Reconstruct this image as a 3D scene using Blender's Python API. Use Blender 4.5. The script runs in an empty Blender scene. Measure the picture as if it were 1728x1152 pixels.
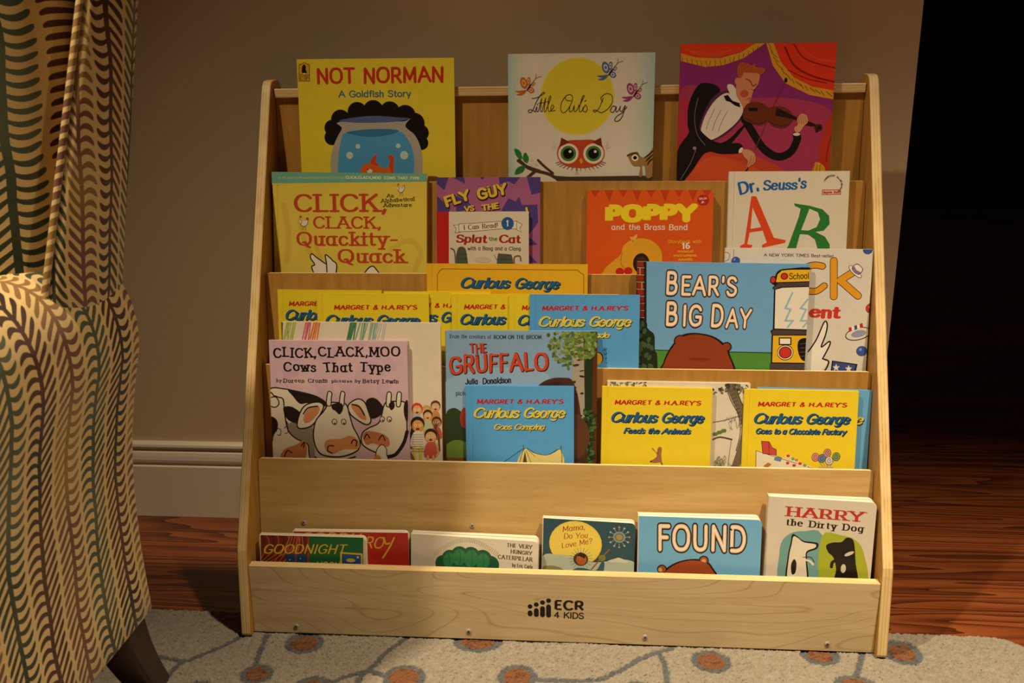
import bpy, bmesh, math, random
from math import sin, cos, pi, radians
from mathutils import Vector, Matrix
from mathutils.geometry import tessellate_polygon

C = bpy.context.scene.collection
S = bpy.context.scene

# ---------------------------------------------------------------- camera, light, exposure
def make_camera():
    cd = bpy.data.cameras.new('camera'); co = bpy.data.objects.new('camera', cd); C.objects.link(co)
    cd.sensor_fit = 'HORIZONTAL'; cd.sensor_width = 36.0
    cd.lens = 1567.29 / 1728 * 36.0
    cd.clip_start = 0.02
    yaw, pitch, roll = -0.07695, -0.27348, -0.010273
    f = Vector((sin(yaw) * cos(pitch), cos(yaw) * cos(pitch), sin(pitch)))
    r = Vector((cos(yaw), -sin(yaw), 0)); u = r.cross(f)
    r2 = r * cos(roll) + u * sin(roll); u2 = u * cos(roll) - r * sin(roll)
    m = Matrix((r2, u2, -f)).transposed().to_4x4()
    m.translation = Vector((0.031064, -1.1774, 0.78722))
    co.matrix_world = m
    cd.dof.use_dof = True; cd.dof.focus_distance = 1.30; cd.dof.aperture_fstop = 9.0
    S.camera = co
make_camera()

w = bpy.data.worlds.new('night_room'); S.world = w; w.use_nodes = True
w.node_tree.nodes['Background'].inputs[0].default_value = (1.0, 0.62, 0.32, 1)
w.node_tree.nodes['Background'].inputs[1].default_value = 0.02

def spot(name, loc, target, power, size, blend, rad, col):
    l = bpy.data.lights.new(name, 'SPOT'); o = bpy.data.objects.new(name, l); C.objects.link(o)
    l.energy = power; l.spot_size = radians(size); l.spot_blend = blend; l.shadow_soft_size = rad; l.color = col
    o.location = loc
    d = Vector(target) - Vector(loc)
    o.rotation_euler = d.to_track_quat('-Z', 'Y').to_euler()
    return o
WARM = (1.0, 0.81, 0.53)
spot('ceiling_downlight', (0.747, -0.70, 2.454), (0.747 - 0.03 * 2.4, -0.70 - 0.17 * 2.4, 0.054), 505, 89, 1.0, 0.045, WARM)
spot('ceiling_downlight', (-0.84, -0.61, 2.446), (-0.84 + 0.32 * 2.4, -0.61 - 0.38 * 2.4, 0.046), 365, 114, 1.0, 0.035, WARM)

S.view_settings.view_transform = 'Standard'
S.view_settings.look = 'None'
S.view_settings.gamma = 1.0
S.view_settings.use_curve_mapping = False
S.view_settings.exposure = 0.0

# ---------------------------------------------------------------- small helpers
def lin(c):
    return c / 12.92 if c <= 0.04045 else ((c + 0.055) / 1.055) ** 2.4
def hexc(h):
    h = h.lstrip('#'); return tuple(lin(int(h[i:i + 2], 16) / 255) for i in (0, 2, 4)) + (1.0,)
MATS = {}
def print_mat(h, rough=0.38, spec=0.4):
    key = ('ink', h, rough)
    if key not in MATS:
        m = bpy.data.materials.new('print_' + h); m.use_nodes = True; nt = m.node_tree
        b = nt.nodes['Principled BSDF']
        # printed stock: the ink colour with a faint procedural paper mottling
        tc = nt.nodes.new('ShaderNodeTexCoord')
        n = nt.nodes.new('ShaderNodeTexNoise'); n.inputs['Scale'].default_value = 60; n.inputs['Detail'].default_value = 3
        hsv = nt.nodes.new('ShaderNodeHueSaturation'); hsv.inputs['Color'].default_value = hexc(h)
        mr = nt.nodes.new('ShaderNodeMapRange'); mr.inputs[3].default_value = 0.94; mr.inputs[4].default_value = 1.05
        nt.links.new(tc.outputs['Object'], n.inputs['Vector']); nt.links.new(n.outputs['Fac'], mr.inputs[0])
        nt.links.new(mr.outputs[0], hsv.inputs['Value']); nt.links.new(hsv.outputs[0], b.inputs['Base Color'])
        b.inputs['Roughness'].default_value = rough
        b.inputs['Specular IOR Level'].default_value = spec
        MATS[key] = m
    return MATS[key]

class MB:
    """collects polygons with a material each, links them as ONE mesh object"""
    def __init__(s): s.v = []; s.f = []; s.m = []; s.mats = []; s.uv = []
    def mi(s, mat):
        if mat not in s.mats: s.mats.append(mat)
        return s.mats.index(mat)
    def poly(s, pts, mat, uv=None):
        i = len(s.v); s.v += [tuple(p) for p in pts]; s.f.append(tuple(range(i, i + len(pts)))); s.m.append(s.mi(mat)); s.uv.append(uv)
    def mesh(s, verts, faces, mat, uvs=None):
        i = len(s.v); s.v += [tuple(p) for p in verts]; k = s.mi(mat)
        for n, f in enumerate(faces):
            s.f.append(tuple(i + a for a in f)); s.m.append(k); s.uv.append(uvs[n] if uvs else None)
    def box(s, a, b, mat, side=None):
        x0, y0, z0 = a; x1, y1, z1 = b
        v = [(x0, y0, z0), (x1, y0, z0), (x1, y1, z0), (x0, y1, z0), (x0, y0, z1), (x1, y0, z1), (x1, y1, z1), (x0, y1, z1)]
        s.mesh(v, [(0, 3, 2, 1), (4, 5, 6, 7), (0, 1, 5, 4), (1, 2, 6, 5), (2, 3, 7, 6), (3, 0, 4, 7)], mat)
    def build(s, name, parent=None, smooth=False, bevel=0.0, seg=2, mtx=None, merge=False):
        me = bpy.data.meshes.new(name); me.from_pydata(s.v, [], s.f)
        for m in s.mats: me.materials.append(m)
        me.polygons.foreach_set('material_index', s.m)
        if any(u is not None for u in s.uv):
            l = me.uv_layers.new(name='UVMap')
            for p, u in zip(me.polygons, s.uv):
                if u:
                    for li, c in zip(p.loop_indices, u): l.data[li].uv = c
        if merge:
            bm = bmesh.new(); bm.from_mesh(me); bmesh.ops.remove_doubles(bm, verts=bm.verts, dist=1e-5)
            bmesh.ops.recalc_face_normals(bm, faces=bm.faces); bm.to_mesh(me); bm.free()
        if smooth: me.polygons.foreach_set('use_smooth', [True] * len(me.polygons))
        me.update()
        o = bpy.data.objects.new(name, me); C.objects.link(o)
        if parent: o.parent = parent
        if mtx is not None: o.matrix_local = mtx
        if bevel:
            b = o.modifiers.new('bevel', 'BEVEL'); b.width = bevel; b.segments = seg; b.limit_method = 'ANGLE'; b.angle_limit = radians(35)
        return o
def thing(name, label, cat, mtx=None, loc=(0, 0, 0), group=None):
    o = bpy.data.objects.new(name, None); C.objects.link(o); o.empty_display_size = 0.05
    if mtx is not None: o.matrix_world = mtx
    else: o.location = loc
    o['label'] = label; o['category'] = cat
    if group: o['group'] = group
    return o
def structure(o): o['kind'] = 'structure'; return o

def nd(nt, t, **kw):
    n = nt.nodes.new(t)
    for k, v in kw.items():
        if k.startswith('i_'):
            key = k[2:]; n.inputs[int(key) if key.isdigit() else key.replace('_', ' ')].default_value = v
        else: setattr(n, k, v)
    return n
def math_(nt, op, a, b=None, c=None):
    n = nt.nodes.new('ShaderNodeMath'); n.operation = op
    for i, x in enumerate((a, b, c)):
        if x is None: continue
        if isinstance(x, (int, float)): n.inputs[i].default_value = x
        else: nt.links.new(x, n.inputs[i])
    return n.outputs[0]
def ramp(nt, fac, stops):
    n = nt.nodes.new('ShaderNodeValToRGB'); e = n.color_ramp.elements
    while len(e) < len(stops): e.new(0.5)
    for x, (p, c) in zip(e, stops): x.position = p; x.color = c if len(c) == 4 else tuple(c) + (1,)
    nt.links.new(fac, n.inputs[0]); return n.outputs[0]
def mix(nt, fac, a, b):
    n = nt.nodes.new('ShaderNodeMix'); n.data_type = 'RGBA'
    for s, x in ((n.inputs[0], fac), (n.inputs[6], a), (n.inputs[7], b)):
        if isinstance(x, (int, float, tuple)): s.default_value = x
        else: nt.links.new(x, s)
    return n.outputs[2]
def newmat(name, rough=0.5, spec=0.3):
    m = bpy.data.materials.new(name); m.use_nodes = True
    b = m.node_tree.nodes['Principled BSDF']; b.inputs['Roughness'].default_value = rough; b.inputs['Specular IOR Level'].default_value = spec
    return m, m.node_tree, b
def coords(nt, scale, out='Object', loc=(0, 0, 0)):
    tc = nt.nodes.new('ShaderNodeTexCoord'); mp = nt.nodes.new('ShaderNodeMapping')
    mp.inputs['Scale'].default_value = scale; mp.inputs['Location'].default_value = loc
    nt.links.new(tc.outputs[out], mp.inputs[0]); return mp.outputs[0]
def bump(nt, b, h, strength, dist):
    n = nt.nodes.new('ShaderNodeBump'); n.inputs['Strength'].default_value = strength; n.inputs['Distance'].default_value = dist
    nt.links.new(h, n.inputs['Height']); nt.links.new(n.outputs[0], b.inputs['Normal'])

# ---------------------------------------------------------------- materials
def birch(name, grain, flame, seed, c0, c1, c2, cd):
    """birch ply face: fine streaks along the grain and thin cathedral contour lines"""
    m, nt, b = newmat(name, 0.42, 0.35)
    sc = {'x': (3.0, 40, 40), 'z': (40, 40, 3.0)}[grain]
    n1 = nd(nt, 'ShaderNodeTexNoise', i_Scale=2.2, i_Detail=5.0, i_Roughness=0.6); nt.links.new(coords(nt, sc, loc=(seed, seed, seed)), n1.inputs['Vector'])
    sc2 = {'x': (1.0, 4, 4.2), 'z': (4.2, 4, 1.0)}[grain]
    n2 = nd(nt, 'ShaderNodeTexNoise', i_Scale=2.6, i_Detail=1.0, i_Roughness=0.3, i_Distortion=0.4); nt.links.new(coords(nt, sc2, loc=(seed, 3 + seed, seed)), n2.inputs['Vector'])
    ring = math_(nt, 'FRACT', math_(nt, 'MULTIPLY', n2.outputs['Fac'], 17.0))
    line = math_(nt, 'SMOOTH_MIN', math_(nt, 'MULTIPLY', math_(nt, 'ABSOLUTE', math_(nt, 'SUBTRACT', ring, 0.5)), 15.0), 1.0, 0.2)
    base = ramp(nt, n1.outputs['Fac'], [(0.28, hexc(c0)), (0.5, hexc(c1)), (0.75, hexc(c2))])
    dark = mix(nt, math_(nt, 'MULTIPLY', math_(nt, 'SUBTRACT', 1.0, line), flame), base, hexc(cd))
    nt.links.new(dark, b.inputs['Base Color'])
    bump(nt, b, n1.outputs['Fac'], 0.08, 0.0006)
    return m
def plyedge(name, axis, t0, t, along):
    """laminated ply edge: alternating pale and brown veneers across the thickness"""
    m, nt, b = newmat(name, 0.45, 0.35)
    tc = nt.nodes.new('ShaderNodeTexCoord'); sx = nt.nodes.new('ShaderNodeSeparateXYZ'); nt.links.new(tc.outputs['Object'], sx.inputs[0])
    ax = sx.outputs['XYZ'.index(axis)]
    sc = [60, 60, 60]; sc['XYZ'.index(along)] = 5
    n = nd(nt, 'ShaderNodeTexNoise', i_Scale=1.0, i_Detail=4.0, i_Roughness=0.6); nt.links.new(coords(nt, tuple(sc)), n.inputs['Vector'])
    u = math_(nt, 'MULTIPLY', math_(nt, 'SUBTRACT', ax, t0), 7.0 / t)
    wob = math_(nt, 'ADD', u, math_(nt, 'MULTIPLY', math_(nt, 'SUBTRACT', n.outputs['Fac'], 0.5), 0.5))
    st = math_(nt, 'SINE', math_(nt, 'MULTIPLY', wob, pi))
    c = ramp(nt, math_(nt, 'ADD', math_(nt, 'MULTIPLY', st, 0.14), math_(nt, 'MULTIPLY', n.outputs['Fac'], 0.9)),
             [(0.1, hexc('#b8935a')), (0.4, hexc('#d6b780')), (0.8, hexc('#e6cb9a'))])
    nt.links.new(c, b.inputs['Base Color'])
    return m
def solid(name, h, rough=0.5, spec=0.3, metal=0.0, noise=0.06, nscale=40):
    m, nt, b = newmat(name, rough, spec)
    n = nd(nt, 'ShaderNodeTexNoise', i_Scale=nscale, i_Detail=4.0); nt.links.new(coords(nt, (1, 1, 1)), n.inputs['Vector'])
    hv = nd(nt, 'ShaderNodeHueSaturation'); hv.inputs['Color'].default_value = hexc(h)
    mr = nd(nt, 'ShaderNodeMapRange', i_3=1 - noise, i_4=1 + noise); nt.links.new(n.outputs['Fac'], mr.inputs[0]); nt.links.new(mr.outputs[0], hv.inputs['Value'])
    nt.links.new(hv.outputs[0], b.inputs['Base Color']); b.inputs['Metallic'].default_value = metal
    return m
def wall_paint(name, h):
    m, nt, b = newmat(name, 0.75, 0.2)
    n = nd(nt, 'ShaderNodeTexNoise', i_Scale=220.0, i_Detail=3.0); nt.links.new(coords(nt, (1, 1, 1)), n.inputs['Vector'])
    n2 = nd(nt, 'ShaderNodeTexNoise', i_Scale=3.0, i_Detail=2.0); nt.links.new(coords(nt, (1, 1, 1)), n2.inputs['Vector'])
    hv = nd(nt, 'ShaderNodeHueSaturation'); hv.inputs['Color'].default_value = hexc(h)
    mr = nd(nt, 'ShaderNodeMapRange', i_3=0.96, i_4=1.04); nt.links.new(n2.outputs['Fac'], mr.inputs[0]); nt.links.new(mr.outputs[0], hv.inputs['Value'])
    nt.links.new(hv.outputs[0], b.inputs['Base Color']); bump(nt, b, n.outputs['Fac'], 0.12, 0.0008)
    return m
def oak_floor():
    """red oak strip floor, boards along X"""
    m, nt, b = newmat('red_oak_floor', 0.28, 0.4)
    tc = nt.nodes.new('ShaderNodeTexCoord'); sx = nt.nodes.new('ShaderNodeSeparateXYZ'); nt.links.new(tc.outputs['Object'], sx.inputs[0])
    P = 0.095
    r = math_(nt, 'DIVIDE', math_(nt, 'SUBTRACT', sx.outputs[1], 0.243), P)
    row = math_(nt, 'FLOOR', r); fr = math_(nt, 'FRACT', r)
    wn = nd(nt, 'ShaderNodeTexWhiteNoise', noise_dimensions='1D'); nt.links.new(row, wn.inputs['W'])
    bl = math_(nt, 'DIVIDE', math_(nt, 'ADD', sx.outputs[0], math_(nt, 'MULTIPLY', wn.outputs['Value'], 1.7)), 1.3)
    bi = math_(nt, 'FLOOR', bl); bf = math_(nt, 'FRACT', bl)
    wn2 = nd(nt, 'ShaderNodeTexWhiteNoise', noise_dimensions='2D'); cb = nd(nt, 'ShaderNodeCombineXYZ'); nt.links.new(row, cb.inputs[0]); nt.links.new(bi, cb.inputs[1]); nt.links.new(cb.outputs[0], wn2.inputs['Vector'])
    cv = nd(nt, 'ShaderNodeCombineXYZ')
    nt.links.new(math_(nt, 'ADD', math_(nt, 'MULTIPLY', sx.outputs[0], 0.6), math_(nt, 'MULTIPLY', wn2.outputs['Value'], 31.0)), cv.inputs[0])
    nt.links.new(math_(nt, 'MULTIPLY', sx.outputs[1], 9.0), cv.inputs[1]); nt.links.new(math_(nt, 'MULTIPLY', wn2.outputs['Value'], 13.0), cv.inputs[2])
    n2 = nd(nt, 'ShaderNodeTexNoise', i_Scale=1.6, i_Detail=2.0, i_Roughness=0.45, i_Distortion=0.3); nt.links.new(cv.outputs[0], n2.inputs['Vector'])
    ring = math_(nt, 'FRACT', math_(nt, 'MULTIPLY', n2.outputs['Fac'], 11.0))
    cf = nd(nt, 'ShaderNodeCombineXYZ'); nt.links.new(math_(nt, 'MULTIPLY', sx.outputs[0], 14.0), cf.inputs[0]); nt.links.new(math_(nt, 'MULTIPLY', sx.outputs[1], 420.0), cf.inputs[1])
    n3 = nd(nt, 'ShaderNodeTexNoise', i_Scale=1.0, i_Detail=3.0); nt.links.new(cf.outputs[0], n3.inputs['Vector'])
    g = math_(nt, 'ADD', math_(nt, 'MULTIPLY', ring, 0.75), math_(nt, 'MULTIPLY', n3.outputs['Fac'], 0.45))
    c = ramp(nt, g, [(0.14, hexc('#2c1209')), (0.34, hexc('#5c2c16')), (0.7, hexc('#804221')), (1.0, hexc('#8a4c28'))])
    hv = nd(nt, 'ShaderNodeHueSaturation'); nt.links.new(c, hv.inputs['Color'])
    mr = nd(nt, 'ShaderNodeMapRange', i_3=0.72, i_4=1.15); nt.links.new(wn2.outputs['Value'], mr.inputs[0]); nt.links.new(mr.outputs[0], hv.inputs['Value'])
    gap = math_(nt, 'MAXIMUM', math_(nt, 'LESS_THAN', math_(nt, 'MINIMUM', fr, math_(nt, 'SUBTRACT', 1.0, fr)), 0.010), math_(nt, 'LESS_THAN', bf, 0.0012))
    c2 = mix(nt, gap, hv.outputs[0], hexc('#1c0c06'))
    nt.links.new(c2, b.inputs['Base Color'])
    bump(nt, b, math_(nt, 'SUBTRACT', g, math_(nt, 'MULTIPLY', gap, 2.0)), 0.1, 0.001)
    return m
def leaf_fabric():
    """woven upholstery: columns of curling fern leaves, every second column turned upside down"""
    m, nt, b = newmat('fern_leaf_fabric', 0.85, 0.15)
    uvn = nt.nodes.new('ShaderNodeUVMap'); uvn.uv_map = 'UVMap'
    sx = nt.nodes.new('ShaderNodeSeparateXYZ'); nt.links.new(uvn.outputs[0], sx.inputs[0])
    wob = nd(nt, 'ShaderNodeTexNoise', i_Scale=9.0, i_Detail=1.0); nt.links.new(uvn.outputs[0], wob.inputs['Vector'])
    P = 0.0505; LP = 0.0125
    un = math_(nt, 'ADD', math_(nt, 'DIVIDE', sx.outputs[0], P), math_(nt, 'MULTIPLY', math_(nt, 'SUBTRACT', wob.outputs['Fac'], 0.5), 0.35))
    col = math_(nt, 'FLOOR', un); f = math_(nt, 'SUBTRACT', math_(nt, 'FRACT', un), 0.5)
    odd = math_(nt, 'SUBTRACT', 1.0, math_(nt, 'MULTIPLY', math_(nt, 'MODULO', math_(nt, 'ABSOLUTE', col), 2.0), 2.0))
    u = math_(nt, 'MULTIPLY', f, odd)
    v = math_(nt, 'MULTIPLY', sx.outputs[1], odd)
    a = math_(nt, 'ABSOLUTE', u)
    right = math_(nt, 'GREATER_THAN', u, 0.0)
    sl_r = math_(nt, 'MULTIPLY', a, 0.044)
    sl_l = math_(nt, 'SUBTRACT', math_(nt, 'MULTIPLY', a, 0.050), math_(nt, 'MULTIPLY', math_(nt, 'MULTIPLY', a, a), 0.115))
    sl = math_(nt, 'ADD', math_(nt, 'MULTIPLY', right, sl_r), math_(nt, 'MULTIPLY', math_(nt, 'SUBTRACT', 1.0, right), sl_l))
    vv = math_(nt, 'ADD', math_(nt, 'SUBTRACT', v, sl), math_(nt, 'MULTIPLY', math_(nt, 'SUBTRACT', wob.outputs['Fac'], 0.5), 0.012))
    ph = math_(nt, 'ABSOLUTE', math_(nt, 'SUBTRACT', math_(nt, 'FRACT', math_(nt, 'DIVIDE', vv, LP)), 0.5))
    # half width grows from the stem to the tip and closes in a round end
    tip = math_(nt, 'SUBTRACT', 1.0, math_(nt, 'POWER', math_(nt, 'MINIMUM', math_(nt, 'DIVIDE', a, 0.46), 1.0), 9.0))
    hw = math_(nt, 'MULTIPLY', math_(nt, 'ADD', 0.16, math_(nt, 'MULTIPLY', a, 0.33)), math_(nt, 'SQRT', math_(nt, 'MAXIMUM', tip, 0.0)))
    hw = math_(nt, 'MULTIPLY', hw, math_(nt, 'ADD', 1.0, math_(nt, 'MULTIPLY', right, 0.15)))
    leaf = math_(nt, 'LESS_THAN', ph, hw)
    leaf = math_(nt, 'MULTIPLY', leaf, math_(nt, 'LESS_THAN', a, 0.455))
    stem = math_(nt, 'LESS_THAN', a, 0.065)
    pat = math_(nt, 'MAXIMUM', leaf, stem)
    # colour of a column drifts along its length between three yarn colours
    k = math_(nt, 'MODULO', math_(nt, 'ABSOLUTE', math_(nt, 'ADD', col, 300.0)), 3.0)
    drift = nd(nt, 'ShaderNodeTexNoise', i_Scale=1.0, i_Detail=0.0); cc = nd(nt, 'ShaderNodeCombineXYZ')
    nt.links.new(math_(nt, 'MULTIPLY', sx.outputs[1], 9.0), cc.inputs[0]); nt.links.new(math_(nt, 'MULTIPLY', col, 7.3), cc.inputs[1]); nt.links.new(cc.outputs[0], drift.inputs['Vector'])
    d = drift.outputs['Fac']
    brown = ramp(nt, d, [(0.36, hexc('#1f130e')), (0.6, hexc('#44271a'))])
    green = ramp(nt, d, [(0.36, hexc('#272c1e')), (0.62, hexc('#474e3a'))])
    tan = ramp(nt, d, [(0.38, hexc('#7d6030')), (0.58, hexc('#5e3b30'))])
    isg = math_(nt, 'COMPARE', k, 1.0, 0.2); ist = math_(nt, 'COMPARE', k, 0.0, 0.2); isg2 = math_(nt, 'COMPARE', k, 9.0, 0.2)
    yarn = mix(nt, ist, mix(nt, math_(nt, 'MAXIMUM', isg, isg2), brown, green), tan)
    weave = nd(nt, 'ShaderNodeTexWave', wave_type='BANDS', bands_direction='DIAGONAL', i_Scale=330.0, i_Distortion=0.6); nt.links.new(uvn.outputs[0], weave.inputs['Vector'])
    ground = ramp(nt, weave.outputs['Fac'], [(0.0, hexc('#a68c5c')), (1.0, hexc('#c2a876'))])
    c = mix(nt, pat, ground, yarn)
    nt.links.new(c, b.inputs['Base Color'])
    bump(nt, b, math_(nt, 'ADD', math_(nt, 'MULTIPLY', weave.outputs['Fac'], 0.5), pat), 0.35, 0.0008)
    b.inputs['Sheen Weight'].default_value = 0.1
    return m

M_WALL = wall_paint('taupe_wall_paint', '#c9b193')
M_WALLB = wall_paint('far_room_painted_dark', '#2b2723')  # near-black colour paints in the darkness of the unlit room beyond
M_TRIM = solid('ivory_trim_paint', '#d8cbb8', 0.4, 0.4, noise=0.02, nscale=8)
M_FLOOR = oak_floor()
M_FABRIC = leaf_fabric()
M_LEG = solid('dark_mahogany_leg', '#2c1510', 0.35, 0.4, noise=0.2)
M_STEEL = solid('zinc_screw', '#c2beb4', 0.3, 0.5, metal=0.5)
M_SLOT = solid('screw_recess', '#1b1714', 0.6, 0.2)
M_PAGE = solid('page_paper', '#e4dccb', 0.7, 0.2, noise=0.03)
M_BIRX = birch('birch_front_board', 'x', 0.42, 0.7, '#bda57c', '#c7b088', '#d0bb95', '#8f6c38')
M_BIRT = birch('birch_lower_tier_shaded', 'x', 0.10, 4.0, '#b5925a', '#c09e66', '#cbab76', '#8f6c38')  # same birch, toned down: shade behind the front board put into the colour
M_BIRZ = birch('birch_upright_grain_shaded', 'z', 0.08, 2.0, '#9e7030', '#aa7c39', '#b58844', '#8a6330')  # same birch, darker and warmer: inner shade of the shelf painted in
M_EDGEX = plyedge('ply_edge_of_side', 'X', 0.0, 0.014907, 'Z')
M_EDGEZ = plyedge('ply_edge_of_rail', 'Z', 0.76524, 0.013739, 'X')
M_EDGEY = plyedge('ply_edge_of_front', 'Y', 0.0070935, 0.014257, 'X')
# ---------------------------------------------------------------- stroke lettering
# every glyph: advance width | strokes (cap height 100); '~' marks a curved stroke
GL = {
'A':'80|0,0 40,100 80,0;14,36 66,36','B':'66|8,0 8,100;~8,100 40,100 54,90 56,76 52,60 36,53 8,53;~8,53 42,52 60,42 63,27 58,10 40,0 8,0',
'C':'76|~72,82 60,95 42,100 22,94 8,74 4,50 8,26 22,6 42,0 60,5 72,18','D':'76|8,0 8,100;~8,100 36,100 58,90 70,68 72,50 70,32 58,10 36,0 8,0',
'E':'60|8,0 8,100;8,100 56,100;8,52 48,52;8,0 57,0','F':'56|8,0 8,100;8,100 54,100;8,52 46,52',
'G':'80|~72,82 60,95 42,100 22,94 8,74 4,50 8,26 22,6 42,0 62,6 74,18 75,44;46,44 75,44','H':'76|8,0 8,100;68,0 68,100;8,52 68,52',
'I':'20|10,0 10,100','J':'50|~42,100 42,30 38,10 24,0 10,4 4,18','K':'72|8,0 8,100;66,100 10,42;30,62 70,0','L':'56|8,0 8,100;8,0 54,0',
'M':'90|8,0 10,100 45,20 80,100 82,0','N':'76|8,0 8,100 68,0 68,100','O':'84|~42,100 20,94 6,72 4,50 6,28 20,6 42,0 64,6 78,28 80,50 78,72 64,94 42,100',
'P':'62|8,0 8,100;~8,100 38,100 54,92 58,74 54,56 38,47 8,47','Q':'84|~42,100 20,94 6,72 4,50 6,28 20,6 42,0 64,6 78,28 80,50 78,72 64,94 42,100;~34,20 48,22 58,-8 76,-18',
'R':'68|8,0 8,100;~8,100 38,100 54,92 58,74 54,56 38,47 8,47;34,47 66,0','S':'62|~56,84 46,96 30,100 14,95 6,80 10,64 28,55 44,47 57,36 58,20 48,5 30,0 13,4 4,18',
'T':'70|2,100 68,100;35,0 35,100','U':'74|~8,100 8,60 8,36 14,10 37,0 60,10 66,36 66,60 66,100','V':'76|0,100 38,0 76,100','W':'108|0,100 27,0 54,92 81,0 108,100',
'X':'72|2,0 70,100;2,100 70,0','Y':'74|0,100 37,46 74,100;37,46 37,0','Z':'66|4,100 62,100 4,0 64,0',
'a':'56|~46,54 36,66 26,68 10,62 3,34 10,6 26,0 38,4 46,16;46,68 46,0','b':'56|8,0 8,100;~8,52 18,64 30,68 46,60 52,34 46,8 30,0 18,4 8,16',
'c':'50|~46,54 38,65 26,68 10,60 3,34 10,8 26,0 38,3 47,14','d':'56|48,0 48,100;~48,52 38,64 26,68 10,60 3,34 10,8 26,0 38,4 48,16',
'e':'54|~5,38 26,38 48,41 45,57 28,68 10,60 3,34 10,8 28,0 40,3 48,13','f':'34|~36,96 28,100 18,94 16,80 16,40 16,0;2,66 32,66',
'g':'56|~48,68 48,30 48,-6 42,-24 26,-30 10,-24;~48,52 38,64 26,68 10,60 3,34 10,8 26,0 38,4 48,16','h':'54|8,0 8,100;~8,46 16,62 30,68 42,62 46,46 46,20 46,0',
'i':'18|9,0 9,68;9,85 9,97','j':'22|~12,68 12,20 12,-14 2,-28;12,85 12,97','k':'50|8,0 8,100;44,68 10,30;22,44 48,0','l':'18|9,0 9,100',
'm':'84|8,0 8,68;~8,46 16,62 26,68 38,62 42,46 42,20 42,0;~42,46 50,62 60,68 72,62 76,46 76,20 76,0','n':'54|8,0 8,68;~8,46 16,62 30,68 42,62 46,46 46,20 46,0',
'o':'56|~28,68 10,60 3,34 10,8 28,0 46,8 53,34 46,60 28,68','p':'56|8,-30 8,68;~8,52 18,64 30,68 46,60 52,34 46,8 30,0 18,4 8,16',
'q':'56|48,-30 48,68;~48,52 38,64 26,68 10,60 3,34 10,8 26,0 38,4 48,16','r':'38|8,0 8,68;~8,44 16,60 26,68 36,66',
's':'46|~42,56 34,66 22,68 8,62 6,50 16,40 30,34 41,26 42,12 32,2 20,0 8,3 3,13','t':'36|~16,92 16,50 16,18 20,4 30,1 35,4;2,68 32,68',
'u':'54|~8,68 8,40 8,22 12,6 24,0 38,6 46,22;46,68 46,0','v':'52|2,68 26,0 50,68','w':'76|2,68 20,0 38,62 56,0 74,68','x':'50|2,0 48,68;2,68 48,0',
'y':'52|2,68 27,2;50,68 20,-30','z':'48|3,68 45,68 3,0 46,0',
'1':'40|8,80 24,100 24,0','4':'68|46,0 46,100 4,30 64,30','6':'60|~52,92 36,100 18,90 7,60 6,30 14,8 32,0 50,8 56,30 48,50 32,56 16,48 8,32',
'&':'80|~76,0 50,36 30,62 22,80 30,97 44,98 52,84 46,68 18,44 6,26 12,6 32,0 52,8 72,42','.':'20|10,-3 10,13',',':'20|12,6 10,0 4,-16',"'":'16|8,100 8,76',
':':'18|9,0 9,5;9,50 9,55','!':'18|9,100 9,30;9,0 9,5','-':'44|4,40 40,40','?':'54|~4,80 10,95 28,100 46,92 50,74 40,58 28,46 27,30;27,0 27,5',' ':'36|'}
def parse(g):
    a, s = GL[g].split('|'); out = []
    for st in s.split(';'):
        if not st: continue
        sm = st[0] == '~'
        out.append((sm, [tuple(float(c) for c in p.split(',')) for p in st.lstrip('~').split()]))
    return float(a), out
def smooth_pts(p, n=5):
    if len(p) < 3: return list(p)
    closed = p[0] == p[-1]; q = []
    for i in range(len(p) - 1):
        p0 = p[i - 1] if i else (p[-2] if closed else p[0]); p1 = p[i]; p2 = p[i + 1]
        p3 = p[i + 2] if i + 2 < len(p) else (p[1] if closed else p[-1])
        for k in range(n):
            t = k / n
            q.append(tuple(0.5 * (2 * b + (c - a) * t + (2 * a - 5 * b + 4 * c - d) * t * t + (3 * b - a - 3 * c + d) * t ** 3) for a, b, c, d in zip(p0, p1, p2, p3)))
    q.append(p[-1]); return q
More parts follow.
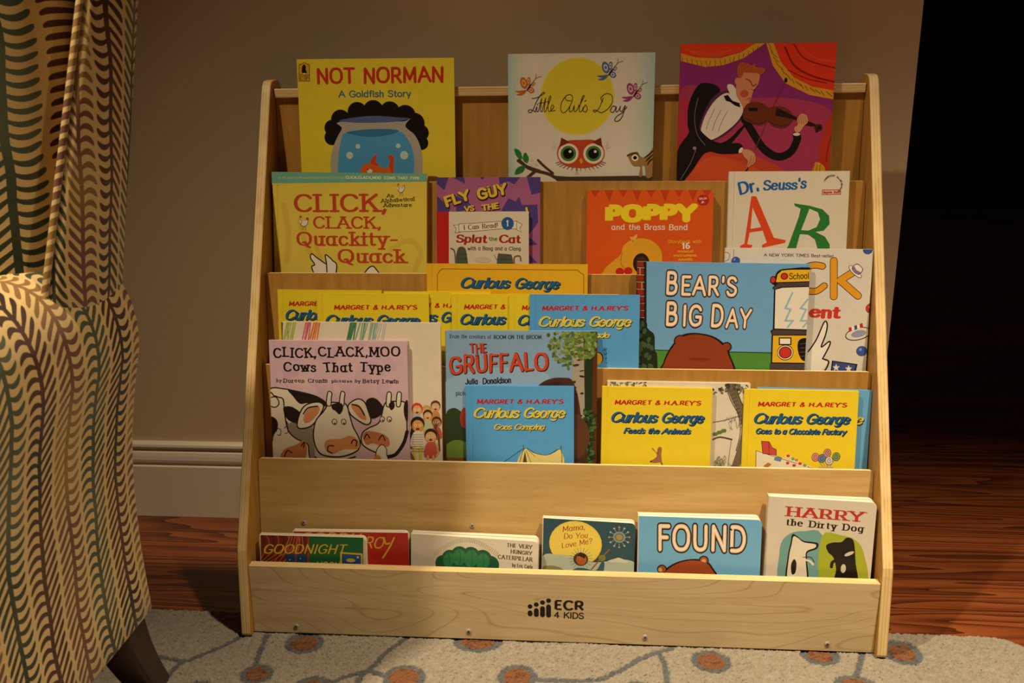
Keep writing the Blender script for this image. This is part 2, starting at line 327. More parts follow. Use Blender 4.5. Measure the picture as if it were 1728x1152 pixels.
def ribbon(pts, wfun, cap=True):
    """list of convex polygons of a stroke with mitred joints; wfun(angle, s) = width"""
    P = [pts[0]]
    for p in pts[1:]:
        if math.hypot(p[0] - P[-1][0], p[1] - P[-1][1]) > 1e-6: P.append(p)
    if len(P) < 2: P.append((P[0][0], P[0][1] + 1e-4))
    n = len(P); closed = math.hypot(P[0][0] - P[-1][0], P[0][1] - P[-1][1]) < 1e-6 and n > 3
    dirs = [math.atan2(P[i + 1][1] - P[i][1], P[i + 1][0] - P[i][0]) for i in range(n - 1)]
    L, Rr = [], []
    for i in range(n):
        if i == 0: a0, a1 = (dirs[-1], dirs[0]) if closed else (dirs[0], dirs[0])
        elif i == n - 1: a0, a1 = (dirs[-1], dirs[0]) if closed else (dirs[-1], dirs[-1])
        else: a0, a1 = dirs[i - 1], dirs[i]
        d = (a1 - a0 + pi) % (2 * pi) - pi; am = a0 + d / 2
        k = min(1 / max(abs(cos(d / 2)), 0.35), 1.9)
        h = wfun(am, i / (n - 1)) / 2 * k
        nx, ny = -sin(am), cos(am)
        L.append((P[i][0] + nx * h, P[i][1] + ny * h)); Rr.append((P[i][0] - nx * h, P[i][1] - ny * h))
    out = [[L[i], Rr[i], Rr[i + 1], L[i + 1]] for i in range(n - 1)]
    if cap and not closed:
        for (c, l, r, a) in ((P[0], L[0], Rr[0], dirs[0] + pi), (P[-1], Rr[-1], L[-1], dirs[-1])):
            h = math.hypot(l[0] - r[0], l[1] - r[1]) / 2
            out.append([(c[0] + h * cos(a - pi / 2 + pi * k / 6), c[1] + h * sin(a - pi / 2 + pi * k / 6)) for k in range(7)])
    return out
# style: weight, horizontal contrast, slant, serif length, round ends, jitter, spacing
STY = {'sans': (17, 1, 0, 0, 1, 0, 12), 'bold': (24, .85, 0, 0, 0, 0, 16), 'light': (10, 1, 0, 0, 1, 0, 12), 'handb': (20, .9, .0, 0, 1, 4, 16), 'hand': (15, .9, .0, 0, 1, 5, 14),
 'slab': (17, .75, 0, 44, 1, 0, 20), 'slabb': (21, .5, 0, 50, 0, 0, 24), 'typew': (19, .8, 0, 44, 1, 8, 24), 'serif': (17, .4, 0, 34, 0, 0, 18), 'serifi': (13, .5, .15, 10, 1, 0, 12),
 'brush': (24, .42, .30, 0, 1, 0, 4), 'boldi': (27, .8, .12, 0, 0, 0, 16), 'fat': (40, .9, 0, 0, 0, 2, 22), 'ital': (14, .8, .3, 0, 1, 2, 16),
 'outl': (17, 1, 0, 0, 1, 3, 22), 'tall': (21, .6, .02, 0, 1, 5, 18), 'brushr': (22, .7, .05, 0, 1, 4, 12)}
def text_polys(txt, style, seed=1, grow=0.0):
    """polygons of a line of text at cap height 100, total advance"""
    wt, con, sl, ser, rnd, jit, sp = STY[style]; rng = random.Random(seed); x = 0; out = []
    for ch in txt:
        a, strokes = parse(ch)
        jy = rng.uniform(-jit, jit); ja = rng.uniform(-jit, jit) * 0.012; polys = []
        pieces = []
        for sm, pts in strokes:     # straight strokes are cut at sharp corners
            if sm or len(pts) < 3: pieces.append((sm, pts)); continue
            for i in range(len(pts) - 1): pieces.append((False, pts[i:i + 2]))
        for sm, pts in pieces:
            p = smooth_pts(pts) if sm else pts
            wf = lambda an, s: wt * (con + (1 - con) * abs(sin(an + (0.5 if sl > .2 and con < .7 else 0)))) + grow
            polys += [(len(polys), q) for q in ribbon(p, wf, rnd or grow != 0 or len(pieces) > len(strokes))]
            if ser:
                for e, o in ((pts[0], pts[1]), (pts[-1], pts[-2])):
                    if abs(e[0] - o[0]) < abs(e[1] - o[1]) * 0.75 and min(abs(e[1] - t) for t in (0, 68, 100, -30)) < 1 and abs(e[1] - o[1]) > 30 and not (sm and ch in 'CGSes'):
                        hw = ser / 2; th = wt * max(con, .4) / 2
                        polys.append((0, [(e[0] - hw, e[1] - th), (e[0] + hw, e[1] - th), (e[0] + hw, e[1] + th), (e[0] - hw, e[1] + th)]))
        k = 0
        for st, q in polys:
            r = []
            for (px, py) in q:
                X, Y = px - a / 2, py - 40
                X, Y = X * cos(ja) - Y * sin(ja), X * sin(ja) + Y * cos(ja)
                r.append((x + X + a / 2 + (Y + 40) * sl, Y + 40 + jy))
            out.append((k, r)); k += 1
        x += a + sp
    return out, max(x - sp, 1)
def clip_rect(poly, w, h):
    for ax, lim, sg in ((0, 0, 1), (0, w, -1), (1, 0, 1), (1, h, -1)):
        q = []
        for i in range(len(poly)):
            a, b = poly[i - 1], poly[i]; da, db = (a[ax] - lim) * sg, (b[ax] - lim) * sg
            if (da >= 0) != (db >= 0):
                t = da / (da - db); q.append((a[0] + (b[0] - a[0]) * t, a[1] + (b[1] - a[1]) * t))
            if db >= 0: q.append(b)
        poly = q
        if len(poly) < 3: return None
    return poly
def area(p): return sum(p[i - 1][0] * p[i][1] - p[i][0] * p[i - 1][1] for i in range(len(p))) / 2
Z0 = 0.00005; DZ = 0.000008; DS = 0.0000004
def draw(mb, art, w, h, zbase=0.0, tf=None):
    """printed artwork (mm, origin at the lower left of the cover) as thin ink layers of the same mesh"""
    z = zbase + Z0
    def put(q, zz, mat):
        q = clip_rect([(x / 1000, y / 1000) for x, y in q], w, h)
        if not q or abs(area(q)) < 1e-10: return
        if area(q) < 0: q = q[::-1]
        pts = [(x, y, zz) for x, y in q]
        mb.poly([tf(p) for p in pts] if tf else pts, mat)
    for it in art:
        k = it[0]; mat = print_mat(it[1])
        if k == 'P':
            pts = it[2]
            if len(pts) > 4 or True:
                for t in tessellate_polygon([[Vector((x, y, 0)) for x, y in pts]]): put([pts[i] for i in t], z, mat)
        elif k == 'Q':      # smooth closed outline
            pts = smooth_pts(list(it[2]) + [it[2][0]], 4)[:-1]
            for t in tessellate_polygon([[Vector((x, y, 0)) for x, y in pts]]): put([pts[i] for i in t], z, mat)
        elif k == 'E':
            cx, cy, rx, ry, ro = it[2]
            put([(cx + rx * cos(a) * cos(ro) - ry * sin(a) * sin(ro), cy + rx * cos(a) * sin(ro) + ry * sin(a) * cos(ro)) for a in [2 * pi * i / 28 for i in range(28)]], z, mat)
        elif k in 'SL':     # S curved, L straight stroke: width, points
            p = smooth_pts(it[3], 6) if k == 'S' else it[3]
            for i, q in enumerate(ribbon(p, lambda a, s: it[2])): put(q, z + (i % 12) * DS, mat)
        elif k == 'D':      # tapered leaf-like stroke
            p = smooth_pts(it[3], 6)
            for i, q in enumerate(ribbon(p, lambda a, s: it[2] * (0.12 + sin(pi * min(max(s, 0), 1))), False)): put(q, z + (i % 12) * DS, mat)
        elif k == 'T':
            txt, x0, y0, x1, y1, cap, style, grow = it[2:]
            polys, adv = text_polys(txt, style, len(txt) * 7 + 3, grow)
            L = math.hypot(x1 - x0, y1 - y0); an = math.atan2(y1 - y0, x1 - x0); wt = STY[style][0] * 0.8; kx = L / (adv + wt); ky = cap / (100 + wt); polys = [(i, [(x + wt / 2, y + wt / 2) for x, y in q]) for i, q in polys]
            for i, q in polys:
                put([(x0 + x * kx * cos(an) - y * ky * sin(an), y0 + x * kx * sin(an) + y * ky * cos(an)) for x, y in q], z + i * DS, mat)
        z += DZ if k == 'T' else 0.0000025 if k in 'ED' else 0.000006

# ---------------------------------------------------------------- measured data (metres; artwork in millimetres)
LOGO = [('E', '#15100e', (412.0, 57.5, 3.5, 3.6, 0)), ('E', '#15100e', (412.0, 47.4, 3.5, 3.8, 0)), ('P', '#15100e', [(408.5, 47.3), (415.5, 47.5), (415.5, 45.2), (408.5, 45.0)]), ('E', '#15100e', (412.0, 45.3, 3.5, 3.8, 0)), ('E', '#15100e', (421.0, 61.0, 3.5, 3.6, 0)), ('E', '#15100e', (421.0, 51.3, 3.5, 3.8, 0)), ('P', '#15100e', [(417.5, 51.2), (424.5, 51.4), (424.5, 44.6), (417.5, 44.3)]), ('E', '#15100e', (421.0, 44.6, 3.5, 3.8, 0)), ('E', '#15100e', (430.0, 64.6, 3.5, 3.6, 0)), ('E', '#15100e', (430.0, 54.8, 3.5, 3.8, 0)), ('P', '#15100e', [(426.5, 54.7), (433.5, 55.0), (433.5, 44.4), (426.5, 44.2)]), ('E', '#15100e', (430.0, 44.5, 3.5, 3.8, 0)), ('E', '#15100e', (438.7, 68.0, 3.5, 3.6, 0)), ('E', '#15100e', (438.7, 58.2, 3.5, 3.7, 0)), ('P', '#15100e', [(435.2, 58.1), (442.2, 58.3), (442.2, 44.2), (435.2, 44.0)]), ('E', '#15100e', (438.7, 44.3, 3.5, 3.8, 0)), ('T', '#15100e', 'ECR', 446.2, 53.4, 490.0, 53.0, 16.27, 'bold', 0), ('T', '#15100e', '4 KIDS', 446.2, 40.3, 489.8, 39.7, 10.34, 'sans', 0)]
SCREWS_FRONT = [(-0.3854, 0.0123), (-0.1281, 0.0137), (0.1277, 0.0137), (0.3847, 0.0127)]
SCREWS_TIER = [(-0.3822, 0.1502), (-0.1271, 0.1517)]
OVALS = [(-0.3684, -0.0142, 0.0287, 0.0264), (-0.413, -0.0905, 0.0231, 0.0236), (-0.3286, -0.113, 0.0258, 0.0228), (-0.2067, -0.086, 0.0294, 0.0288), (-0.1151, 0.0053, 0.0364, 0.0268), (-0.0513, -0.0753, 0.0276, 0.0277), (0.2183, -0.0239, 0.0274, 0.0267), (0.374, -0.0005, 0.0275, 0.023), (0.4921, 0.0137, 0.0268, 0.0292), (0.4054, -0.071, 0.03, 0.0284), (0.1111, -0.094, 0.019, 0.0204), (-0.4817, -0.135, 0.032, 0.0247), (0.0358, -0.1209, 0.0312, 0.0244)]
VINES = [(0.0085, [(-0.5653, -0.0595), (-0.5271, -0.0671), (-0.5042, -0.0487), (-0.4738, -0.0129), (-0.4627, 0.0061)]), (0.0085, [(-0.4296, 0.0019), (-0.4261, -0.0426), (-0.4216, -0.0706)]), (0.0085, [(-0.2167, 0.0145), (-0.2444, -0.0317), (-0.2595, -0.0718), (-0.283, -0.0853), (-0.3064, -0.1039)]), (0.0085, [(-0.2595, -0.0718), (-0.2349, -0.0851), (-0.2214, -0.0948)]), (0.0085, [(-0.2595, -0.0718), (-0.2674, -0.0884), (-0.2678, -0.1144)]), (0.0085, [(-0.0291, -0.0793), (0.0518, -0.077), (0.0846, -0.0565), (0.1278, -0.0166), (0.1673, 0.0044)]), (0.0085, [(0.1468, -0.0084), (0.1529, -0.0361), (0.153, -0.0825)]), (0.0085, [(0.4365, 0.0118), (0.42, -0.0269), (0.4088, -0.0502)]), (0.0085, [(-0.5271, -0.0671), (-0.5334, -0.0883), (-0.5343, -0.128)]), (0.0085, [(0.1534, -0.0786), (0.1937, -0.0927)])]
BOOKS = [
('paper','yellow picture book with red title and a fishbowl,leftmost on the top row','picture books in the top row',(-0.4094,0.2627,0.5709),-0.0019,0,0.0785,0.2437,0.2522,0.0055,'#e6d23a',None,[('P','#d9a52b',[(3.5,246.1),(21.1,245.9),(19.9,219.1),(2.2,219.3)]),('L','#5a2412',0.8,[(2.7,219.7),(3.8,243.4),(11.9,247.3),(20.1,243.3),(19.5,219.6),(2.7,219.7)]),('L','#5a2412',0.71,[(3.2,228.9),(19.9,228.8)]),('L','#5a2412',0.71,[(11.5,228.9),(11.1,219.6)]),('Q','#1a1210',[(8.4,232),(8.3,239),(9.9,243.4),(12.7,244.2),(14.4,241.6),(14.2,236.3),(15.8,231.9)]),('E','#efe2c0',(11.4,230.8,2.3,0.9,0)),('T','#1a1614','C',4.2,220.9,9.3,220.9,6.2299999999999995,'serif',0),('T','#1a1614','P',13,221.1,17.9,221.1,6.2299999999999995,'serif',0),('T','#c8331f','NOT NORMAN',29.9,215.1,228.6,215.7,24.03,'handb',0),('T','#3c6f86','A Goldfish Story',63.5,195,177,195.1,10.24,'sans',0),('E','#17110e',(50.8,134.8,11.7,11.7,0)),('E','#17110e',(52.3,149.2,12.6,12.6,0)),('E','#17110e',(65.9,161.6,15.3,15.3,0)),('E','#17110e',(92.4,173.1,15.3,15.1,0)),('E','#17110e',(117.5,174.7,16,16.2,0)),('E','#17110e',(143.3,173.7,15.3,15.1,0)),('E','#17110e',(167.1,167.3,16.2,16,0)),('E','#17110e',(180.7,155.7,16.2,16,0)),('E','#17110e',(190.5,141.4,12.6,12.5,0)),('E','#17110e',(191.1,126.2,10.9,10.7,0)),('E','#17110e',(116.2,134.6,45,45,0)),('E','#17110e',(81.1,143.7,28.8,28.8,0)),('E','#17110e',(155.4,143.4,30,29.4,0)),('Q','#b0aba4',[(60.1,157.2),(89.1,159.7),(126.3,160.4),(163.2,158.5),(174.4,162.9),(166.7,151.3),(181.2,137.9),(190,118.2),(192.2,91.2),(186.8,54.8),(169.4,31.9),(122.1,21.7),(75.1,31.8),(53.6,64),(47,86.8),(50,114.1),(60.3,136.6),(67.3,149.1)]),('Q','#56639c',[(63,159.9),(89.3,165.1),(121.9,167.1),(154.2,164.7),(172.6,162.9),(154,158.5),(121.5,156.9),(89,157.1)]),('Q','#4fa0dc',[(73.6,141.9),(116.2,135.5),(155.5,144.3),(171.8,129),(178.7,107.4),(176.9,73),(160.3,41.1),(122.4,31.8),(75.5,41),(59.7,73.1),(60,105),(64.6,127.6)]),('Q','#3579b0',[(73.6,142.4),(98,146.3),(130.5,147.5),(156.4,145.1),(139.5,138.1),(111.6,135.5),(88.4,138.3)]),('E','#c3dbe0',(77.9,107.7,5.4,5.5,0)),('E','#c3dbe0',(91.5,121.2,3.6,3.6,0)),('E','#c3dbe0',(163.8,107.5,6.3,6.4,0)),('E','#c3dbe0',(154.9,121.9,3.6,3.6,0)),('Q','#e06a24',[(93.8,80.4),(97,90.4),(106.5,95.4),(118.7,94.9),(129.7,88.5),(138.2,90.3),(143,93.9),(146.5,86.7),(145.3,75.8),(123.5,68.5),(100.1,71.3)]),('Q','#d64a26',[(111.2,94.9),(113.4,104),(121,108.9),(118.8,99.4),(122.3,92.2)]),('Q','#d64a26',[(138.7,107.1),(147,105.7),(147.1,91.2),(144.4,80.3),(140.1,90.3),(141.2,98.5)]),('E','#e9e3d6',(108.9,83.1,4.2,3.5,0)),('E','#1a1614',(106.2,85.8,1.1,1.1,0)),('E','#7a4522',(205.7,67.6,18.4,8.2,0))]),
('hard','white picture book with a yellow sun and thin script title,middle of the top row','picture books in the top row',(-0.0831,0.2598,0.5706),-0.0011,0,0.0785,0.2198,0.2563,0.0085,'#dfd8cc','#b9cfc6',[('P','#aecbc6',[(211.7,263.4),(220.5,263.3),(225.9,61.8),(216.9,61.8)]),('P','#bbd0c8',[(203.9,263.4),(212.6,263.3),(217.8,61.8),(208.8,61.8)]),('P','#c8d4cb',[(196,263.5),(204.7,263.4),(209.7,61.8),(200.7,61.9)]),('P','#d1d6cb',[(188.1,263.6),(196.9,263.5),(201.6,61.9),(192.6,61.9)]),('P','#d8d7cc',[(180.2,263.7),(189,263.6),(193.5,61.9),(184.5,61.9)]),('P','#b2cdc8',[(-0.2,265.7),(5.1,265.7),(4.5,62),(-1,62)]),('P','#c0d1c9',[(5.1,265.7),(10.5,265.6),(10,62),(4.5,62)]),('P','#cdd5ca',[(10.5,265.6),(15.8,265.6),(15.5,62),(10,62)]),('P','#d6d7cb',[(15.8,265.6),(21.2,265.5),(21,62),(15.5,62)]),('E','#e6d74a',(104.4,193.4,55.8,57,0)),('E','#e0cf3c',(104.4,193.4,54,55.2,0)),('E','#c8642a',(23.8,213.9,5.4,8.7,0.3)),('E','#e2b472',(23.8,213.9,3.2,5.2,0.3)),('E','#c8642a',(23.8,213.9,1.6,2.6,0.3)),('E','#c8642a',(31,216.5,3.1,6.1,-0.1)),('E','#e2b472',(31,216.5,1.9,3.7,-0.1)),('E','#c8642a',(31,216.5,0.9,1.8,-0.1)),('E','#c8642a',(34.6,203.5,5.4,4.4,-0.5)),('E','#e2b472',(34.6,203.5,3.2,2.6,-0.5)),('E','#c8642a',(34.6,203.5,1.6,1.3,-0.5)),('E','#c8642a',(38.2,212.1,2.2,3.5,-0.7)),('E','#e2b472',(38.2,212.1,1.4,2.1,-0.7)),('E','#c8642a',(38.2,212.1,0.7,1,-0.7)),('D','#c8642a',3.06,[(27.4,203.5),(19.3,201),(10.3,201.9)]),('D','#c8642a',3.06,[(27.4,201.8),(20.2,197.5),(12.1,196.7)]),('D','#33261d',2.7,[(27.4,201.8),(31.9,207.8),(35.5,213)]),('S','#6e6258',0.72,[(35.5,213),(40.8,219),(42.6,226.7)]),('S','#6e6258',0.72,[(35.5,213),(42.6,220.7),(49.8,223.2)]),('E','#54679c',(146.5,235.2,5.4,8.7,0.3)),('E','#c7cdd4',(146.5,235.2,3.2,5.2,0.3)),('E','#54679c',(146.5,235.2,1.6,2.6,0.3)),('E','#54679c',(153.5,237.7,3.1,6.1,-0.1)),('E','#c7cdd4',(153.5,237.7,1.9,3.7,-0.1)),('E','#54679c',(153.5,237.7,0.9,1.8,-0.1)),('E','#54679c',(157.2,224.8,5.3,4.3,-0.5)),('E','#c7cdd4',(157.2,224.8,3.2,2.6,-0.5)),('E','#54679c',(157.2,224.8,1.6,1.3,-0.5)),('E','#54679c',(160.6,233.3,2.2,3.4,-0.7)),('E','#c7cdd4',(160.6,233.3,1.4,2.1,-0.7)),('E','#54679c',(160.6,233.3,0.7,1,-0.7)),('D','#54679c',3.06,[(150.2,224.9),(142.3,222.4),(133.4,223.3)]),('D','#54679c',3.06,[(150.2,223.1),(143.2,218.9),(135.2,218.1)]),('D','#33261d',2.7,[(150.2,223.1),(154.5,229.1),(158,234.2)]),('S','#6e6258',0.71,[(158,234.2),(163.1,240.1),(164.8,247.8)]),('S','#6e6258',0.71,[(158,234.2),(164.9,241.8),(171.9,244.3)]),('E','#9c3f78',(184.2,204,5.5,8.7,0.3)),('E','#d6b4c8',(184.2,204,3.3,5.2,0.3)),('E','#9c3f78',(184.2,204,1.6,2.6,0.3)),('E','#9c3f78',(191.2,206.5,3.1,6.1,-0.1)),('E','#d6b4c8',(191.2,206.5,1.9,3.7,-0.1)),('E','#9c3f78',(191.2,206.5,0.9,1.8,-0.1)),('E','#9c3f78',(195,193.5,5.4,4.4,-0.5)),('E','#d6b4c8',(195,193.5,3.2,2.6,-0.5)),('E','#9c3f78',(195,193.5,1.6,1.3,-0.5)),('E','#9c3f78',(198.3,202.1,2.2,3.5,-0.7)),('E','#d6b4c8',(198.3,202.1,1.4,2.1,-0.7)),('E','#9c3f78',(198.3,202.1,0.7,1,-0.7)),('D','#9c3f78',3.06,[(187.9,193.6),(180,191.1),(171.1,192)]),('D','#9c3f78',3.09,[(188,191.9),(181,187.6),(173,186.8)]),('D','#33261d',2.73,[(188,191.9),(192.2,197.9),(195.7,203)]),('S','#6e6258',0.73,[(195.7,203),(200.8,209),(202.4,216.7)]),('S','#6e6258',0.73,[(195.7,203),(202.5,210.7),(209.5,213.2)]),('S','#3a2a22',1.08,[(36.4,191.3),(42.7,192.1),(49.9,195.5),(55.2,198.9),(51.6,199),(43.6,187.7),(37.3,173.8),(32.8,170.4),(30.1,173),(34.6,174.7),(41.8,171.2)]),('S','#3a2a22',1.08,[(40.9,171.2),(43.6,179),(43.6,172),(46.3,172.9)]),('S','#3a2a22',1.08,[(46.3,173.8),(50.8,191.2),(49,173.8),(51.7,172)]),('S','#3a2a22',1.08,[(51.7,172.9),(57,192),(54.4,173.7),(57.1,172)]),('S','#3a2a22',0.8099999999999999,[(46.3,184.2),(53.5,185.1),(61.6,186.7)]),('S','#3a2a22',1.08,[(57.1,172.8),(64.2,191.1),(63.3,194.5),(60.7,185.9),(60.7,173.7),(64.3,171.9)]),('S','#3a2a22',1.08,[(64.3,172.8),(68.8,178),(67.9,181.5),(65.2,178.9),(65.2,172.8),(71.5,173.6)]),('E','#3a2a22',(44.5,182.5,0.9,0.9,0)),('S','#3a2a22',1.08,[(87.5,194.4),(81.3,185.7),(79.6,175.3),(83.2,170),(89.4,173.5),(95.6,183.9),(97.3,193.4),(92.8,196.5),(86.6,193.5),(88.4,188.3),(94.7,187.4)]),('S','#3a2a22',1.09,[(93.8,180.4),(93,171.7),(97.5,173.4),(100.1,180.4),(100.2,171.7),(104.6,174.3),(107.2,181.2)]),('S','#3a2a22',1.08,[(107.3,178.6),(112.5,189),(115.1,194.2),(112.5,193.3),(108.2,178.6),(108.2,171.6),(111.8,172.5),(113.5,177.7)]),('S','#3a2a22',1.26,[(116.1,186.3),(117.9,188.1)]),('S','#3a2a22',1.08,[(112.7,173.3),(117.1,181.1),(119.8,175),(117.2,170.7),(113.6,172.5)]),('S','#3a2a22',1.09,[(143.6,191.3),(137.6,176.6),(131.5,170.6),(128.8,173.2),(134.1,173.2),(140.4,169.7),(149.3,174),(157.1,184.3),(156,194.7),(148,197.4),(140.1,191.4),(142.8,185.3)]),('S','#3a2a22',1.09,[(162.5,178.2),(158.1,179.1),(154.6,172.2),(159.1,170.4),(163.4,178.2),(162.7,171.3),(166.2,172.1),(169.6,179)]),('S','#3a2a22',1.08,[(169.6,179),(168.8,173),(172.4,172.1),(176.7,179.8),(172.6,164.2),(166.5,157.3),(161.1,158.2),(164.6,164.3),(172.5,169.5),(179.4,178.1)]),('S','#4d3a26',4.55,[(16.5,99.7),(29.2,88.9),(42.9,83.5),(61.2,79),(79.4,70.9),(106.7,70.9)]),('S','#4d3a26',4.55,[(42.9,84.4),(32,75.5),(23.8,67.4)]),('P','#4d3a26',[(67.5,76.3),(93,74.5),(221.9,76.1),(222.3,61.8),(79.5,62)]),('S','#4d3a26',3.6399999999999997,[(45.6,99.6),(54.7,90.7),(68.4,79.9)]),('S','#4d3a26',4.09,[(14.7,98.8),(29.2,89.8),(47.5,83.5)]),('Q','#2f7a3a',[(9.2,116.7),(18.3,113.1),(21,101.5),(12.8,105.1)]),('Q','#2f7a3a',[(25.6,111.3),(31.1,103.2),(28.3,95.2),(21.9,101.5)]),('Q','#2f7a3a',[(10,78.2),(13.7,88.1),(25.6,91.6),(21.9,81.8)]),('D','#a68598',1.27,[(37.4,99.6),(40.2,99.6)]),('D','#a68598',1.27,[(37.4,99.6),(38.3,97.1)]),('D','#a68598',1.27,[(37.4,99.6),(35.2,98.1)]),('D','#a68598',1.27,[(37.4,99.6),(35.2,101.2)]),('D','#a68598',1.27,[(37.4,99.6),(38.3,102.2)]),('D','#a68598',1.27,[(35.6,92.5),(38.4,92.5)]),('D','#a68598',1.27,[(35.6,92.5),(36.5,90)]),('D','#a68598',1.27,[(35.6,92.5),(33.4,90.9)]),('D','#a68598',1.27,[(35.6,92.5),(33.4,94.1)]),('D','#a68598',1.27,[(35.6,92.5),(36.5,95.1)]),('D','#a68598',1.29,[(42.9,92.5),(45.6,92.5)]),('D','#a68598',1.29,[(42.9,92.5),(43.8,89.9)]),('D','#a68598',1.29,[(42.9,92.5),(40.7,90.9)]),('D','#a68598',1.29,[(42.9,92.5),(40.7,94.1)]),('D','#a68598',1.29,[(42.9,92.5),(43.7,95)]),('D','#8e3420',2,[(72.8,115.5),(65.5,120)]),('D','#8e3420',2,[(72.7,118.2),(67.3,124.4)]),('D','#8e3420',2,[(72.7,120.9),(69.1,128.8)]),('D','#8e3420',2,[(148.5,115.3),(155.6,119.7)]),('D','#8e3420',2,[(148.4,117.9),(153.7,124.1)]),('D','#8e3420',2,[(148.4,120.6),(151.8,128.5)]),('D','#7d2f1d',6.37,[(110.8,106.5),(149.4,94.7)]),('D','#7d2f1d',6.37,[(110.8,106.5),(146.9,92)]),('D','#7d2f1d',6.37,[(110.8,106.5),(143.1,89.6)]),('D','#7d2f1d',6.37,[(110.8,106.5),(138.2,87.5)]),('D','#7d2f1d',6.37,[(110.8,106.5),(132.3,85.7)]),('D','#7d2f1d',6.37,[(110.8,106.5),(125.6,84.4)]),('D','#7d2f1d',6.37,[(110.8,106.5),(118.4,83.7)]),('D','#7d2f1d',6.37,[(110.8,106.5),(111,83.4)]),('D','#7d2f1d',6.37,[(110.8,106.5),(103.5,83.7)]),('D','#7d2f1d',6.37,[(110.8,106.5),(96.2,84.5)]),('D','#7d2f1d',6.37,[(110.8,106.5),(89.5,85.8)]),('D','#7d2f1d',6.37,[(110.8,106.5),(83.6,87.6)]),('D','#7d2f1d',6.37,[(110.8,106.5),(78.6,89.8)]),('D','#7d2f1d',6.37,[(110.8,106.5),(74.8,92.3)]),('D','#7d2f1d',6.37,[(110.8,106.5),(72.3,95)]),('Q','#bf4b25',[(79,123.5),(92.5,128.7),(110.5,129.5),(128.5,129.5),(142,123.2),(146.8,106.4),(136.2,92.3),(111,87.9),(85.6,92.4),(74.6,106.7)]),('E','#e6dccb',(91.8,109.3,15.5,15.1,0)),('E','#4d7d3f',(91.8,109.3,11.8,11.6,0)),('E','#120f0d',(91.8,109.3,8.2,8,0)),('E','#e6dccb',(94.5,112.4,2.2,2.1,0)),('E','#e6dccb',(130.1,109.1,15.5,15.1,0)),('E','#4d7d3f',(130.1,109.1,11.8,11.6,0)),('E','#120f0d',(130.1,109.1,8.2,8,0)),('E','#e6dccb',(132.8,112.2,2.2,2.1,0)),('P','#7d2f1d',[(78.2,119.1),(80.8,133.2),(94.3,126.1)]),('P','#7d2f1d',[(143,118.8),(141,132.9),(127.6,125.9)]),('P','#dba337',[(111.3,103),(114.5,97.7),(111.8,93.2),(108.6,98.6)]),('D','#7d2f1d',2.18,[(105.6,87),(102.1,77.2)]),('D','#7d2f1d',2.18,[(105.6,87),(104.8,77.2)]),('D','#7d2f1d',2.18,[(105.6,87),(107.5,77.2)]),('Q','#a07c50',[(181.8,106.3),(188.9,109.8),(196.9,111.6),(200.6,105.4),(209.6,102.7),(215.6,111.5),(221.7,116.8),(222.7,81.4),(215.7,72.5),(210.3,74.3),(208.1,89.4),(203.7,90.3),(204.9,76.1),(199.5,75.2),(201,89.5),(190.2,91.3)]),('Q','#5d4227',[(180,105.4),(186.2,109.8),(195.1,110.7),(199.8,103.6),(191.6,106.3)]),('D','#3d2b1c',2.37,[(206.1,101.8),(214.8,108),(221.8,115)]),('D','#3d2b1c',2.3899999999999997,[(208.9,96.5),(215,102.7),(221.9,108.8)]),('D','#3d2b1c',2.3899999999999997,[(211.7,91.2),(215.1,97.4),(222.1,102.7)]),('E','#efe6d6',(193.1,102.8,5.1,5,0)),('E','#1a1614',(193.1,102.8,2.9,2.8,0))]),
